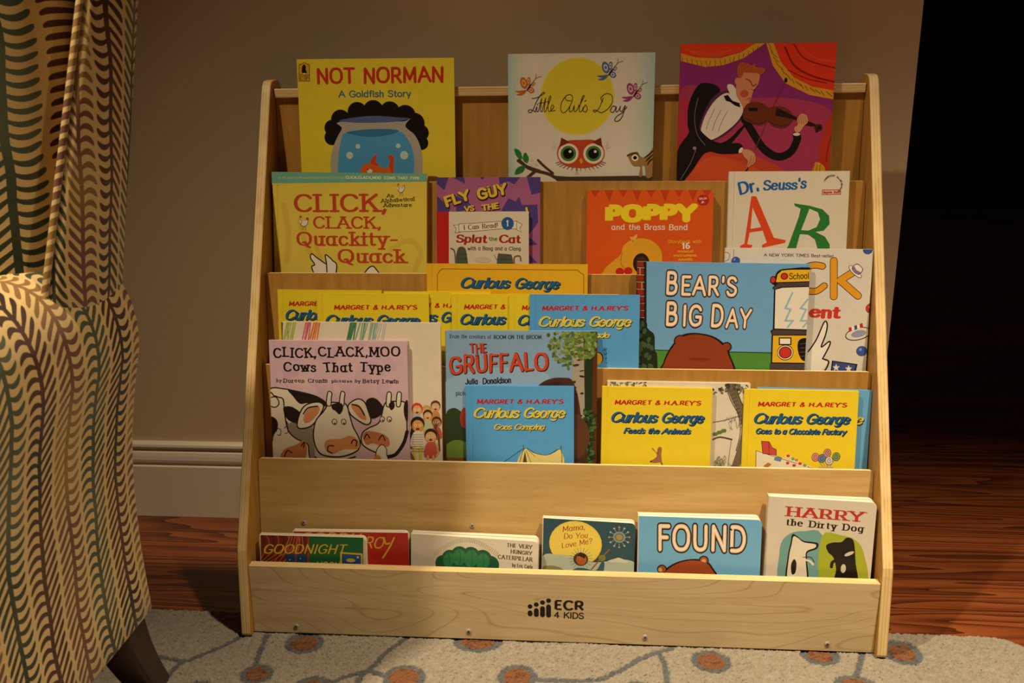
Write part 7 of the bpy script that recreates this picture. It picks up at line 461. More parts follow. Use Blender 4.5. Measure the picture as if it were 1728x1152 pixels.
('hard','white picture book with grey tree drawings,behind the two yellow books on the right','picture books in the fourth row',(0.0692,0.0979,0.179),-0.0038,0,0.1309,0.2068,0.1854,0.01,'#d9d0c2',None,[('E','#5a5444',(54.2,175.5,1.5,1.2,-0.51)),('E','#8d8772',(46.2,176.4,2.7,1.4,-1.74)),('E','#8d8772',(10.9,180.7,3.1,1.6,-1.53)),('E','#76704f',(22.6,175.1,1.9,0.9,-0.08)),('E','#8d8772',(27.5,182.2,2.3,1.6,-0.49)),('E','#5a5444',(11.8,183,2,1,-1.53)),('E','#5a5444',(56.5,178.7,3.5,1.2,-1.24)),('E','#8d8772',(30.9,175.5,3.1,1.2,-2.94)),('E','#8d8772',(54.3,184.5,2.9,1.3,-1.59)),('E','#76704f',(29,175.3,2.5,1.5,-1.99)),('E','#8d8772',(27.1,175.5,2.6,1.7,-2.17)),('E','#8d8772',(28.6,183.4,3.1,1.6,-2.63)),('E','#8d8772',(35.8,177.2,2,1.7,-2.12)),('E','#76704f',(29.6,180,2.6,1.2,-2.19)),('E','#76704f',(28.8,181.7,2.7,0.9,-2.46)),('E','#5a5444',(41.8,175.7,3.5,1,-1.72)),('E','#76704f',(4.9,178.7,3.2,1,-1.57)),('E','#5a5444',(48.5,183.5,3.4,0.9,-2.69)),('E','#8d8772',(43.4,185.5,1.7,1.4,-0.25)),('E','#76704f',(53.9,186.1,3.3,1.2,-0.38)),('E','#76704f',(53.1,177.9,2.8,1.2,-0.13)),('E','#5a5444',(55.8,184.7,1.3,1.7,-1.88)),('E','#8d8772',(42.8,182.9,1.4,1.2,-2.3)),('E','#8d8772',(42.5,175.8,3.2,1.5,-1.42)),('E','#8d8772',(14.6,178.1,3.2,0.9,-2.37)),('E','#8d8772',(53.7,180.4,2.4,1.1,-2.62)),('E','#8d8772',(20.7,182.8,2.8,1.5,-2.88)),('E','#5a5444',(38.6,183.2,1.7,0.9,-1.91)),('E','#5a5444',(30,174.7,3.5,1.1,-1.33)),('E','#76704f',(15.9,178.9,3.1,1.4,-1.08)),('E','#5a5444',(39.4,182.9,1.7,1.2,-0.48)),('E','#5a5444',(30,184.9,1.5,1,-0.69)),('E','#8d8772',(14.1,179.7,2.3,1.3,-1.14)),('E','#5a5444',(39.5,177.4,2.9,1.2,-1.53)),('E','#8d8772',(33.7,185.4,3.4,1.4,-2.76)),('E','#5a5444',(38.3,180.6,2.5,1.7,-1.83)),('E','#8d8772',(18.1,174.4,2,1.6,-1.24)),('E','#76704f',(7.9,183.3,3.1,1.6,-0.18)),('E','#76704f',(36.8,180.7,2.6,0.9,-0.07)),('E','#5a5444',(18.9,177.4,3,1,-1.71)),('S','#6f6355',11.309999999999999,[(177.4,184.2),(184.9,165.1),(195.9,143.3),(202.1,116.9),(196.4,85.7),(188.9,58.7)]),('S','#2c251f',1.06,[(170.7,184.1),(179.2,160.6),(191,138.8),(194.6,112.4),(189.6,85.6)]),('S','#2c251f',1.06,[(184.2,184.3),(193.6,160),(203.7,139.1)]),('L','#3a3129',0.7,[(175.1,178),(182.6,182.5)]),('L','#3a3129',0.7,[(177,172.8),(184.2,177)]),('L','#3a3129',0.7,[(178.9,167.6),(185.9,171.4)]),('L','#3a3129',0.7,[(180.8,162.3),(187.5,165.8)]),('L','#3a3129',0.7,[(182.7,157.1),(189.2,160.2)]),('L','#3a3129',0.7,[(184.6,151.9),(190.8,154.6)]),('L','#3a3129',0.7,[(186.5,146.6),(192.5,149)]),('L','#3a3129',0.7,[(188.4,141.4),(194.1,143.4)]),('L','#3a3129',0.7,[(190.3,136.1),(195.8,137.8)]),('L','#3a3129',0.71,[(192.2,130.9),(197.5,132.2)]),('L','#3a3129',0.71,[(194.1,125.6),(199.1,126.6)]),('L','#3a3129',0.71,[(196,120.4),(200.8,121)]),('L','#3a3129',0.7,[(197.9,115.1),(202.5,115.4)]),('L','#3a3129',0.7,[(199.8,109.8),(204.1,109.7)]),('E','#6d6a52',(172.7,177.6,2.2,0.8,-0.37)),('E','#57603c',(157.3,171.9,2.2,0.9,-0.32)),('E','#3a3a2c',(184,177.7,2.9,1.1,-1.07)),('E','#6d6a52',(176.1,173,2.4,1.4,-2.16)),('E','#6d6a52',(189.5,178.5,3.2,0.9,-0.69)),('E','#6d6a52',(177.4,180.5,2.8,1.3,-0.25)),('E','#3a3a2c',(189.5,176.3,2.1,1.5,-0.44)),('E','#3a3a2c',(173.7,183.2,3.3,1.3,-2.43)),('E','#6d6a52',(155.2,170.1,1.8,1.3,-2.04)),('E','#3a3a2c',(175.1,176.8,1.7,1.5,-2.91)),('E','#3a3a2c',(174.2,179.5,2.9,0.9,-2.68)),('E','#6d6a52',(176.3,174.3,3.2,1,-2.29)),('E','#57603c',(189.5,177.9,1.4,1.2,-2.65)),('E','#6d6a52',(162.1,176.8,1.9,0.9,-2.19)),('E','#6d6a52',(173.8,175,3.4,1,-2.24)),('E','#57603c',(186.2,173.7,1.8,1.2,-1.21)),('E','#57603c',(186.7,170.7,3.3,1,-1.57)),('E','#3a3a2c',(198.4,178,3.1,0.7,-2.83)),('E','#3a3a2c',(189.6,175.9,3.3,0.8,-2.45)),('E','#57603c',(191.3,181.6,3.3,1.2,-1.47)),('E','#57603c',(183.5,184.2,2.3,0.9,-1.7)),('E','#3a3a2c',(176.3,181.3,2.1,1.5,-1.6)),('E','#57603c',(186.3,183.4,2.4,1.3,-1)),('E','#3a3a2c',(166.5,176.9,3.5,1.2,-1.04)),('E','#6d6a52',(191.3,171.3,1.9,1.2,-2.5)),('E','#6d6a52',(188.9,183.6,2.1,1.1,-0.88)),('E','#3a3a2c',(153.7,175.9,2.1,1.2,-1.15)),('E','#6d6a52',(175.5,172,2.4,0.8,-2.07)),('E','#6d6a52',(188.6,180.1,3.1,0.9,-1.94)),('E','#6d6a52',(193,175.3,2.5,1.5,-1.53)),('E','#3a3a2c',(163.7,175.6,3.1,1.2,-0.92)),('E','#3a3a2c',(164.8,177.5,2.4,0.7,-0.34)),('E','#6d6a52',(187,173.3,1.8,1,-1)),('E','#6d6a52',(171.3,177.1,2.3,0.8,-2.16)),('E','#6d6a52',(202.5,181.6,2,0.8,-0.71)),('E','#6d6a52',(162.7,174.4,1.7,0.8,-0.41)),('E','#6d6a52',(166.6,176.3,2.2,1.4,-1.03)),('E','#57603c',(197.3,171.6,2.6,1.3,-0.96)),('E','#57603c',(173.2,174.1,3.4,1.3,-2.94)),('E','#57603c',(167.8,175.3,1.5,1,-1.45)),('E','#6d6a52',(166.2,171.3,2.4,1.5,-0.56)),('E','#3a3a2c',(200.9,182.8,1.5,0.8,-0.23)),('E','#57603c',(197.1,174.3,2.3,1.2,-0.71)),('E','#6d6a52',(194.7,179,2.4,1.5,-1.08)),('E','#3a3a2c',(163.2,176.9,3,1,-0.42)),('E','#3a3a2c',(170.9,182.8,1.8,0.9,-1.83)),('D','#343a26',2.6399999999999997,[(182.6,131.4),(176.8,126.7)]),('D','#6f7350',2.6399999999999997,[(195.3,130.5),(190.6,123.2)]),('D','#343a26',2.6399999999999997,[(195.1,132.3),(196.8,126)]),('D','#6f7350',2.6399999999999997,[(198.9,131.3),(199.1,121.7)]),('D','#4c5236',2.6399999999999997,[(187.9,126.7),(189.4,119.3)]),('D','#343a26',2.6399999999999997,[(199,119.8),(198.7,113.3)]),('D','#4c5236',2.6399999999999997,[(187,137.8),(186.6,130.1)]),('D','#343a26',2.6399999999999997,[(177.6,120.6),(183.4,116.6)]),('D','#4c5236',2.6399999999999997,[(182.1,123.1),(179.1,114.8)]),('D','#6f7350',2.6399999999999997,[(179.5,138.1),(181.9,133.9)]),('D','#4c5236',2.67,[(198.4,126.3),(203.6,119.6)]),('D','#4c5236',2.6399999999999997,[(175.7,135.8),(171,128.6)]),('D','#4c5236',2.67,[(175.6,134.6),(180.3,127.5)]),('D','#4c5236',2.67,[(191.5,121.8),(189.9,118.2)]),('D','#6f7350',2.6399999999999997,[(187.5,133.9),(183.7,129.9)]),('D','#343a26',2.6399999999999997,[(179.6,131.2),(181.8,124.9)]),('D','#343a26',2.67,[(197.4,128.7),(193,124.4)]),('D','#4c5236',2.67,[(194.6,126.7),(190.4,121.6)]),('D','#4c5236',2.6399999999999997,[(182.5,135.8),(181.5,126.6)]),('D','#6f7350',2.6399999999999997,[(194.4,127.9),(191.6,120.6)]),('D','#6f7350',2.6399999999999997,[(186.3,133.3),(189.4,124.9)]),('D','#343a26',2.6399999999999997,[(190.3,138.2),(193.9,133.2)]),('D','#4c5236',2.6399999999999997,[(183.7,137.9),(185.7,129.2)]),('D','#4c5236',2.6399999999999997,[(191.7,129.6),(195.3,120)]),('D','#6f7350',2.67,[(179.7,135.8),(173.5,130.7)]),('D','#343a26',2.67,[(177.1,126.2),(183.1,117.3)]),('S','#7d766a',0.79,[(154.8,127.4),(173.4,131.4),(190.2,137)]),('S','#4a3f33',1.78,[(155.7,101.7),(165.8,105.5),(183,102.3)]),('E','#5f7a34',(157.1,109.8,2.1,2.6,0)),('E','#5f7a34',(160.2,110.2,2.1,2.6,0)),('E','#5f7a34',(163.2,112.4,2.1,2.6,0)),('E','#5f7a34',(166.2,112.8,2.1,2.6,0)),('E','#5f7a34',(169.2,115,2.1,2.6,0)),('E','#5f7a34',(172.3,115.4,2.1,2.6,0)),('S','#7d766a',0.7,[(182.2,101.4),(179.7,76.4),(178.6,58.5)]),('S','#97937a',0.8,[(158.4,61.8),(160.8,66.3),(162.7,61)]),('S','#7d7a5a',0.8,[(166.4,57),(168.8,61.6),(170.7,56.2)]),('S','#97937a',0.8,[(169.1,61.8),(171.5,66.3),(173.4,61)]),('S','#7d7a5a',0.8,[(169.3,65.1),(171.7,69.6),(173.6,64.3)]),('S','#7d7a5a',0.8,[(162.9,66.8),(165.3,71.3),(167.2,66)]),('S','#7d7a5a',0.8,[(163.7,62.4),(166.1,67),(168,61.6)]),('S','#7d7a5a',0.8,[(166.3,61.1),(168.8,65.7),(170.7,60.4)]),('S','#97937a',0.8,[(159.9,68.2),(162.4,72.7),(164.3,67.4)]),('S','#7d7a5a',0.8,[(165.7,60.9),(168.1,65.4),(170.1,60.1)]),('S','#7d7a5a',0.8,[(163,71.9),(165.4,76.4),(167.3,71.1)]),('S','#97937a',0.8,[(168.4,66.3),(170.8,70.9),(172.7,65.5)]),('S','#97937a',0.79,[(171,67.6),(173.4,72.1),(175.3,66.8)]),('S','#97937a',0.8,[(165.9,63.9),(168.4,68.4),(170.3,63.1)]),('S','#97937a',0.79,[(159.7,65.7),(162.1,70.3),(164,64.9)]),('S','#97937a',0.8,[(161.2,71.1),(163.6,75.7),(165.5,70.3)]),('S','#7d7a5a',0.8,[(160.2,63.1),(162.6,67.7),(164.6,62.3)]),('S','#7d7a5a',0.8,[(166.7,68.8),(169.2,73.3),(171.1,68)]),('S','#7d7a5a',0.8,[(164.9,59.5),(167.3,64.1),(169.3,58.7)]),('S','#7d7a5a',0.8,[(157.3,58.5),(159.7,63),(161.7,57.7)]),('S','#97937a',0.79,[(171.1,73.4),(173.5,77.9),(175.4,72.6)]),('S','#97937a',0.8,[(168.6,62.4),(171,67),(172.9,61.7)]),('S','#7d7a5a',0.8,[(157.9,65.7),(160.4,70.2),(162.3,64.9)]),('D','#3c4030',2.67,[(179.6,61.3),(184.9,56.9)]),('D','#3c4030',2.67,[(178.5,65.7),(183.8,61.3)]),('D','#3c4030',2.67,[(185.9,59.9),(191.2,55.5)]),('D','#3c4030',2.67,[(184,62.8),(189.3,58.4)]),('D','#3c4030',2.67,[(179.3,66.6),(184.6,62.2)]),('D','#3c4030',2.67,[(182.2,59),(187.5,54.7)]),('D','#3c4030',2.6399999999999997,[(179,61.4),(184.3,57)]),('D','#3c4030',2.67,[(187,58.4),(192.3,54.1)]),('D','#3c4030',2.67,[(178.9,60.8),(184.2,56.4)]),('D','#3c4030',2.67,[(187.7,64.1),(193,59.7)]),('D','#3c4030',2.67,[(183.8,63.4),(189.1,59)]),('D','#3c4030',2.67,[(181.2,60.6),(186.5,56.2)])]),
('hard','yellow picture book with a small brown animal,right of the tent book','picture books in the fourth row',(0.0615,0.0909,0.179),-0.0054,0,0.1309,0.159,0.1796,0.0065,'#e8cf2c',None,[('T','#b8231f',"MARGRET & H.A.REY'S",18.2,153.1,143.4,154.2,7.13,'boldi',0),('T','#101820','Curious',12.2,125.8,81.2,126.5,16.09,'brush',4),('T','#1d5d97','Curious',11.5,126.7,80.5,127.4,16.1,'brush',0),('T','#101820','George',86,126.6,148.1,127.2,16.1,'brush',4),('T','#1d5d97','George',85.3,127.4,147.4,128.1,15.91,'brush',0),('T','#101820','Feeds the Animals',32.3,109.6,130.2,110.7,8.7,'brush',2),('T','#1d5d97','Feeds the Animals',31.6,110.4,129.5,111.5,8.7,'brush',0),('Q','#9a6a48',[(91.6,59.1),(89.6,68),(78.4,66.9),(72.3,69.4),(76.5,72.2),(81.6,76.8),(80.6,82.1),(74.4,88.2),(76.1,89.2),(81.4,83),(83,89.3),(86.4,91.6),(89,88.6),(88.4,79.6),(90.7,59.1)]),('E','#1a1614',(73.6,69,1.6,1.1,0)),('S','#5c3a26',0.62,[(83.2,80.4),(85.6,88.5)])]),
('hard','light blue picture book peeking out behind the lollipop book','picture books in the fourth row',(0.2849,0.1008,0.18),-0.0112,0,0.1309,0.1623,0.1768,0.007,'#66a8dc',None,[('T','#2a2a20','George',88.9,123.7,152.6,124.7,16.34,'brush',4),('T','#e2cf55','George',88,125.3,151.7,126.2,16.15,'brush',0)]),
('hard','yellow picture book with lollipops and a sweet counter,right end of the fourth row','picture books in the fourth row',(0.2665,0.0936,0.1787),-0.0036,0,0.1309,0.1616,0.1779,0.0065,'#e8cf2c',None,[('T','#b8231f',"MARGRET & H.A.REY'S",19.5,153,146,153.9,7.05,'boldi',0),('T','#101820','Curious',13.3,126.9,83.4,127.5,15.91,'brush',4),('T','#1d5d97','Curious',12.6,127.7,82.7,128.3,15.91,'brush',0),('T','#101820','George',88.2,127.5,151.3,128.1,15.91,'brush',4),('T','#1d5d97','George',87.5,128.4,150.6,128.9,15.91,'brush',0),('T','#101820','Goes to a Chocolate Factory',18.1,111.5,147.2,112.7,8.6,'brush',2),('T','#1d5d97','Goes to a Chocolate Factory',17.4,112.4,146.4,113.6,8.7,'brush',0),('P','#e5dccb',[(21.6,60.7),(20.5,87.4),(32.5,85),(101,65.4),(101.6,53.8),(21.9,51.8)]),('L','#1a1614',0.7,[(20.7,60.7),(20.5,87.4),(41.1,80.8),(102.9,62.7)]),('P','#c24a42',[(27.5,101.7),(38.6,101.1),(43.2,92.4),(49.2,89.8),(49.6,81),(30,83.2)]),('L','#1a1614',0.71,[(27.5,101.7),(38.6,101.1),(43.2,92.4),(49.2,89.8),(49.6,81),(30,83.2),(27.5,101.7)]),('L','#1a1614',0.53,[(37.8,100.2),(39.4,81.6)]),('P','#6d7fa8',[(47.2,77.4),(51.3,80.1),(58.2,77.6),(55.9,71.4),(46.5,73.8)]),('P','#efe6d8',[(61.5,79.5),(66.4,83.2),(71.7,79.7),(66.7,76.1)]),('E','#c2423a',(66.5,80.5,2.7,2.2,0)),('P','#efe6d8',[(68.5,75.2),(73.4,78.9),(78.6,75.5),(73.7,71.8)]),('E','#7aa35a',(73.5,76.2,2.6,2.3,0)),('P','#efe6d8',[(61.1,68.8),(66.1,72.5),(71.3,69.1),(66.4,65.4)]),('E','#c2423a',(66.2,69.8,2.6,2.3,0)),('P','#efe6d8',[(73.6,73.6),(78.5,77.2),(83.8,73.8),(78.9,70.1)]),('E','#c98a54',(78.7,74.6,2.7,2.3,0)),('P','#efe6d8',[(78.9,68.4),(83.8,72),(89.1,68.6),(84.2,64.9)]),('E','#c2423a',(84,69.4,2.7,2.2,0)),('P','#efe6d8',[(85.8,65.9),(90.7,69.5),(95.9,66.1),(91.1,62.5)]),('E','#7aa35a',(90.8,66.9,2.7,2.2,0)),('P','#efe6d8',[(70.6,65.5),(75.5,69.2),(80.8,65.8),(75.8,62.1)]),('E','#c2423a',(75.6,66.5,2.7,2.2,0)),('P','#b07a4a',[(31.6,64.5),(38.2,70),(43.4,67.5),(36.9,61.1)]),('L','#a08a6a',0.79,[(105.4,79.7),(122.5,58.8)]),('E','#1a1614',(105.4,79.7,5.5,6.4,0)),('E','#d98a8a',(105.4,79.7,4.9,5.8,0)),('S','#1a1614',0.62,[(105.4,79.7),(107,81.5),(105.2,83.2),(102.9,79.6),(105.6,76.1),(108.8,79.7)]),('L','#a08a6a',0.8,[(114.7,78.1),(122.5,58.8)]),('E','#1a1614',(114.7,78.1,5.6,6.4,0)),('E','#6a7fb0',(114.7,78.1,5,5.8,0)),('S','#1a1614',0.62,[(114.7,78.1),(116.3,79.9),(114.6,81.6),(112.2,78),(114.9,74.6),(118.1,78.2)]),('L','#a08a6a',0.79,[(121.9,86.2),(122.5,58.8)]),('E','#1a1614',(121.9,86.2,5.5,6.4,0)),('E','#c98a90',(121.9,86.2,4.9,5.8,0)),('S','#1a1614',0.62,[(121.9,86.2),(123.5,88),(121.7,89.8),(119.4,86.2),(122.1,82.7),(125.3,86.3)]),('L','#a08a6a',0.79,[(125,74.8),(122.5,58.8)]),('E','#1a1614',(125,74.8,5.5,6.4,0)),('E','#d8d0cc',(125,74.8,4.9,5.8,0)),('S','#1a1614',0.62,[(125,74.8),(126.6,76.6),(124.8,78.3),(122.5,74.8),(125.2,71.3),(128.4,74.9)]),('L','#a08a6a',0.8,[(134.8,81.2),(122.5,58.8)]),('E','#1a1614',(134.8,81.2,5.6,6.4,0)),('E','#7a9a6a',(134.8,81.2,5,5.8,0)),('S','#1a1614',0.62,[(134.8,81.2),(136.3,83),(134.6,84.8),(132.2,81.2),(134.9,77.7),(138.1,81.3)]),('P','#c7a87a',[(111.2,65.6),(131.3,66.1),(131.9,54.6),(111.7,54.1)])]),
('board','red board book with yellow lettering,behind the striped curtain board book','board books in the bottom row',(-0.3907,0.0365,0.0206),0.0126,0,0.1,0.1722,0.1255,0.0135,'#c33323','#d8cfc0',[('P','#b92c20',[(-1.1,129.2),(173.7,131.7),(171.5,68.7),(-4.8,65.6)]),('T','#e2b43a','CORDU',7.4,105.2,98.1,104.7,19.11,'ital',0),('T','#e2b43a','RO',105,101.1,133.5,99.7,18.4,'ital',0),('S','#e2b43a',2.55,[(136,117.3),(138.3,108.1),(143.7,109.1)]),('S','#e2b43a',2.55,[(151.1,117.6),(144.3,103.6),(133,85.8)])]),
('board','small board book with a green wall and striped red curtains,leftmost of the bottom row','board books in the bottom row',(-0.4389,0.0235,0.0206),0.0013,0,0.1,0.1582,0.1248,0.012,'#d8cfc0','#d8cfc0',[('P','#1d6a3c',[(2,125.2),(155,129.2),(153.3,75.7),(-0.8,71.2)]),('P','#7a2a1e',[(1.1,124.7),(73.4,125.2),(71.2,73.3),(-1.7,71.2)]),('S','#38301f',1.7,[(1.9,124.2),(5.9,113.3),(-0.3,97.3),(-0.8,88)]),('S','#c05a34',1.7,[(10,124.5),(13,113.4),(5.1,97.5),(-0.9,86.1)]),('S','#38301f',1.7,[(18.1,124.7),(20.2,113.6),(10.5,97.6),(-1,84.3)]),('S','#c05a34',1.7,[(26.1,124.9),(27.4,113.8),(15.9,97.8),(-1.1,82.4)]),('S','#38301f',1.72,[(34.2,125.1),(34.6,114),(21.3,97.9),(-1.2,80.5)]),('S','#c05a34',1.7,[(42.2,125.3),(41.7,114.2),(26.6,98.1),(-1.3,78.7)]),('S','#38301f',1.7,[(50.3,125.5),(48.9,114.4),(32,98.2),(-1.4,76.8)]),('S','#c05a34',1.7,[(58.3,125.7),(56,114.6),(37.4,98.4),(-1.5,74.9)]),('S','#38301f',1.7,[(66.3,125.9),(63.2,114.8),(42.8,98.5),(-1.6,73)]),('S','#c56a3c',1.7,[(45.8,125.4),(35.9,104.8),(11.9,73.4)]),('S','#c56a3c',1.7,[(49.4,125.5),(41.3,105),(20.1,73.7)]),('S','#c56a3c',1.7,[(53,125.6),(46.7,105.1),(28.2,73.9)]),('S','#c56a3c',1.7,[(56.5,125.7),(52,105.2),(36.3,74.1)]),('S','#c56a3c',1.72,[(60.1,125.8),(57.4,105.4),(44.4,74.4)]),('S','#c56a3c',1.7,[(63.7,125.9),(62.8,105.5),(52.5,74.6)]),('P','#234f80',[(37.3,96.5),(68.7,97.4),(67.6,73.2),(36.2,72.3)]),('L','#b0402c',2.04,[(52.6,96.9),(51.5,72.7)]),('L','#b0402c',2.55,[(72.5,125.2),(70.3,73.3)]),('E','#dfe4e8',(43.2,87.4,0.9,0.9,0)),('E','#dfe4e8',(59.4,89.7,0.9,0.9,0)),('E','#dfe4e8',(47.4,81.9,0.9,0.9,0)),('E','#dfe4e8',(63.6,82.4,0.8,0.9,0)),('T','#e2c23c','GOODNIGHT',2.7,96,127.5,98.5,14.85,'ital',0),('P','#dfc13e',[(119.6,101.6),(153.2,100.2),(152.4,75.7),(118.6,74.7)]),('P','#24589a',[(122.2,98.9),(150.5,97.8),(149.8,75.6),(121.3,74.7)]),('E','#dfc13e',(135.1,89.1,6.9,2.9,0)),('E','#d8d3c0',(145.9,94,1.7,1.8,0)),('T','#e2c23c','MOON',81,71.7,116.7,71.8,14.4,'ital',0)]),
('board','white board book with a leafy green mound,left of the middle of the bottom row','board books in the bottom row',(-0.2164,0.0333,0.0235),-0.02,0.045,0.1,0.1869,0.1253,0.0165,'#dad2c6','#dad2c6',[('L','#9aa04a',0.53,[(35.6,92.9),(32.1,99.1)]),('L','#9aa04a',0.53,[(37.9,94.8),(34.6,101.1)]),('L','#9aa04a',0.53,[(40.2,96.8),(37,103)]),('L','#9aa04a',0.53,[(42.6,98.7),(39.5,104.9)]),('L','#9aa04a',0.53,[(44.9,100.5),(42,106.8)]),('L','#9aa04a',0.53,[(47.2,102.4),(44.5,108.6)]),('L','#9aa04a',0.53,[(49.5,104.1),(47,110.4)]),('L','#9aa04a',0.53,[(51.8,105.8),(49.5,112.1)]),('L','#9aa04a',0.53,[(54.1,107.4),(52,113.7)]),('L','#9aa04a',0.53,[(56.4,109),(54.4,115.2)]),('L','#9aa04a',0.53,[(58.7,110.4),(56.9,116.7)]),('L','#9aa04a',0.53,[(61,111.7),(59.4,118)]),('L','#9aa04a',0.53,[(63.3,112.9),(61.9,119.3)]),('L','#9aa04a',0.53,[(65.6,114),(64.3,120.4)]),('L','#9aa04a',0.53,[(67.8,115),(66.8,121.3)]),('L','#9aa04a',0.53,[(70.1,115.9),(69.3,122.2)]),('L','#9aa04a',0.53,[(72.4,116.6),(71.7,122.9)]),('L','#9aa04a',0.53,[(74.7,117.1),(74.2,123.5)]),('L','#9aa04a',0.53,[(77,117.6),(76.7,124)]),('L','#9aa04a',0.53,[(79.3,117.9),(79.2,124.3)]),('L','#9aa04a',0.53,[(81.6,118),(81.6,124.4)]),('L','#9aa04a',0.53,[(83.9,118),(84.1,124.4)]),('L','#9aa04a',0.53,[(86.2,117.9),(86.6,124.3)]),('L','#9aa04a',0.53,[(88.5,117.6),(89,124.1)]),('L','#9aa04a',0.53,[(90.8,117.2),(91.5,123.7)]),('L','#9aa04a',0.53,[(93.1,116.7),(94,123.1)]),('L','#9aa04a',0.53,[(95.4,116),(96.5,122.5)]),('L','#9aa04a',0.53,[(97.7,115.2),(98.9,121.7)]),('L','#9aa04a',0.53,[(100,114.3),(101.4,120.8)]),('L','#9aa04a',0.53,[(102.3,113.3),(103.9,119.8)]),('L','#9aa04a',0.53,[(104.6,112.2),(106.4,118.7)]),('L','#9aa04a',0.53,[(106.9,111),(108.8,117.5)]),('L','#9aa04a',0.53,[(109.2,109.7),(111.3,116.2)]),('L','#9aa04a',0.53,[(111.5,108.3),(113.8,114.8)]),('L','#9aa04a',0.53,[(113.8,106.8),(116.3,113.4)]),('L','#9aa04a',0.53,[(116.1,105.3),(118.8,111.9)]),('L','#9aa04a',0.53,[(118.4,103.8),(121.2,110.4)]),('L','#9aa04a',0.53,[(120.7,102.2),(123.7,108.8)]),('L','#9aa04a',0.53,[(123,100.6),(126.2,107.2)]),('L','#9aa04a',0.53,[(125.3,99),(128.7,105.6)]),('E','#1c5a3c',(47.2,82.6,11.6,12.9,0)),('E','#1c5a3c',(117.6,85.6,12.5,13.6,0)),('E','#1c5a3c',(57.8,88.9,13.4,15.5,0)),('E','#1c5a3c',(71.9,93.5,14.2,17.2,0)),('E','#1c5a3c',(88.6,92.8,15,18.1,0)),('E','#1c5a3c',(106.2,90.4,14.2,17.2,0)),('E','#1c5a3c',(80.8,79.4,38.7,13.8,0)),('E','#2f7f50',(55.1,88.7,8,11.2,-0.2)),('S','#1c5a3c',0.89,[(55.1,98.8),(56.9,88.8),(55.2,76.7)]),('E','#2f7f50',(71,93.5,9.8,12.9,-0.2)),('S','#1c5a3c',0.8800000000000001,[(70.9,105.4),(72.7,93.6),(71.1,79.6)]),('E','#2f7f50',(88.6,92.8,9.7,13.8,-0.2)),('S','#1c5a3c',0.89,[(88.5,105.7),(90.4,93),(88.7,78.1)]),('E','#2f7f50',(106.2,89.4,9.7,12.8,-0.2)),('S','#1c5a3c',0.89,[(106,101.4),(107.9,89.6),(106.4,75.6)]),('T','#1a1614','THE VERY',140.7,114.7,178,113.5,5.95,'serif',0),('T','#1a1614','HUNGRY',146.5,105,178.2,104,5.95,'serif',0),('T','#1a1614','CATERPILLAR',128,95.5,178.8,94.5,6.38,'serif',0),('T','#1a1614','by Eric Carle',149.1,84.6,179.5,83.5,5.59,'serif',0)]),
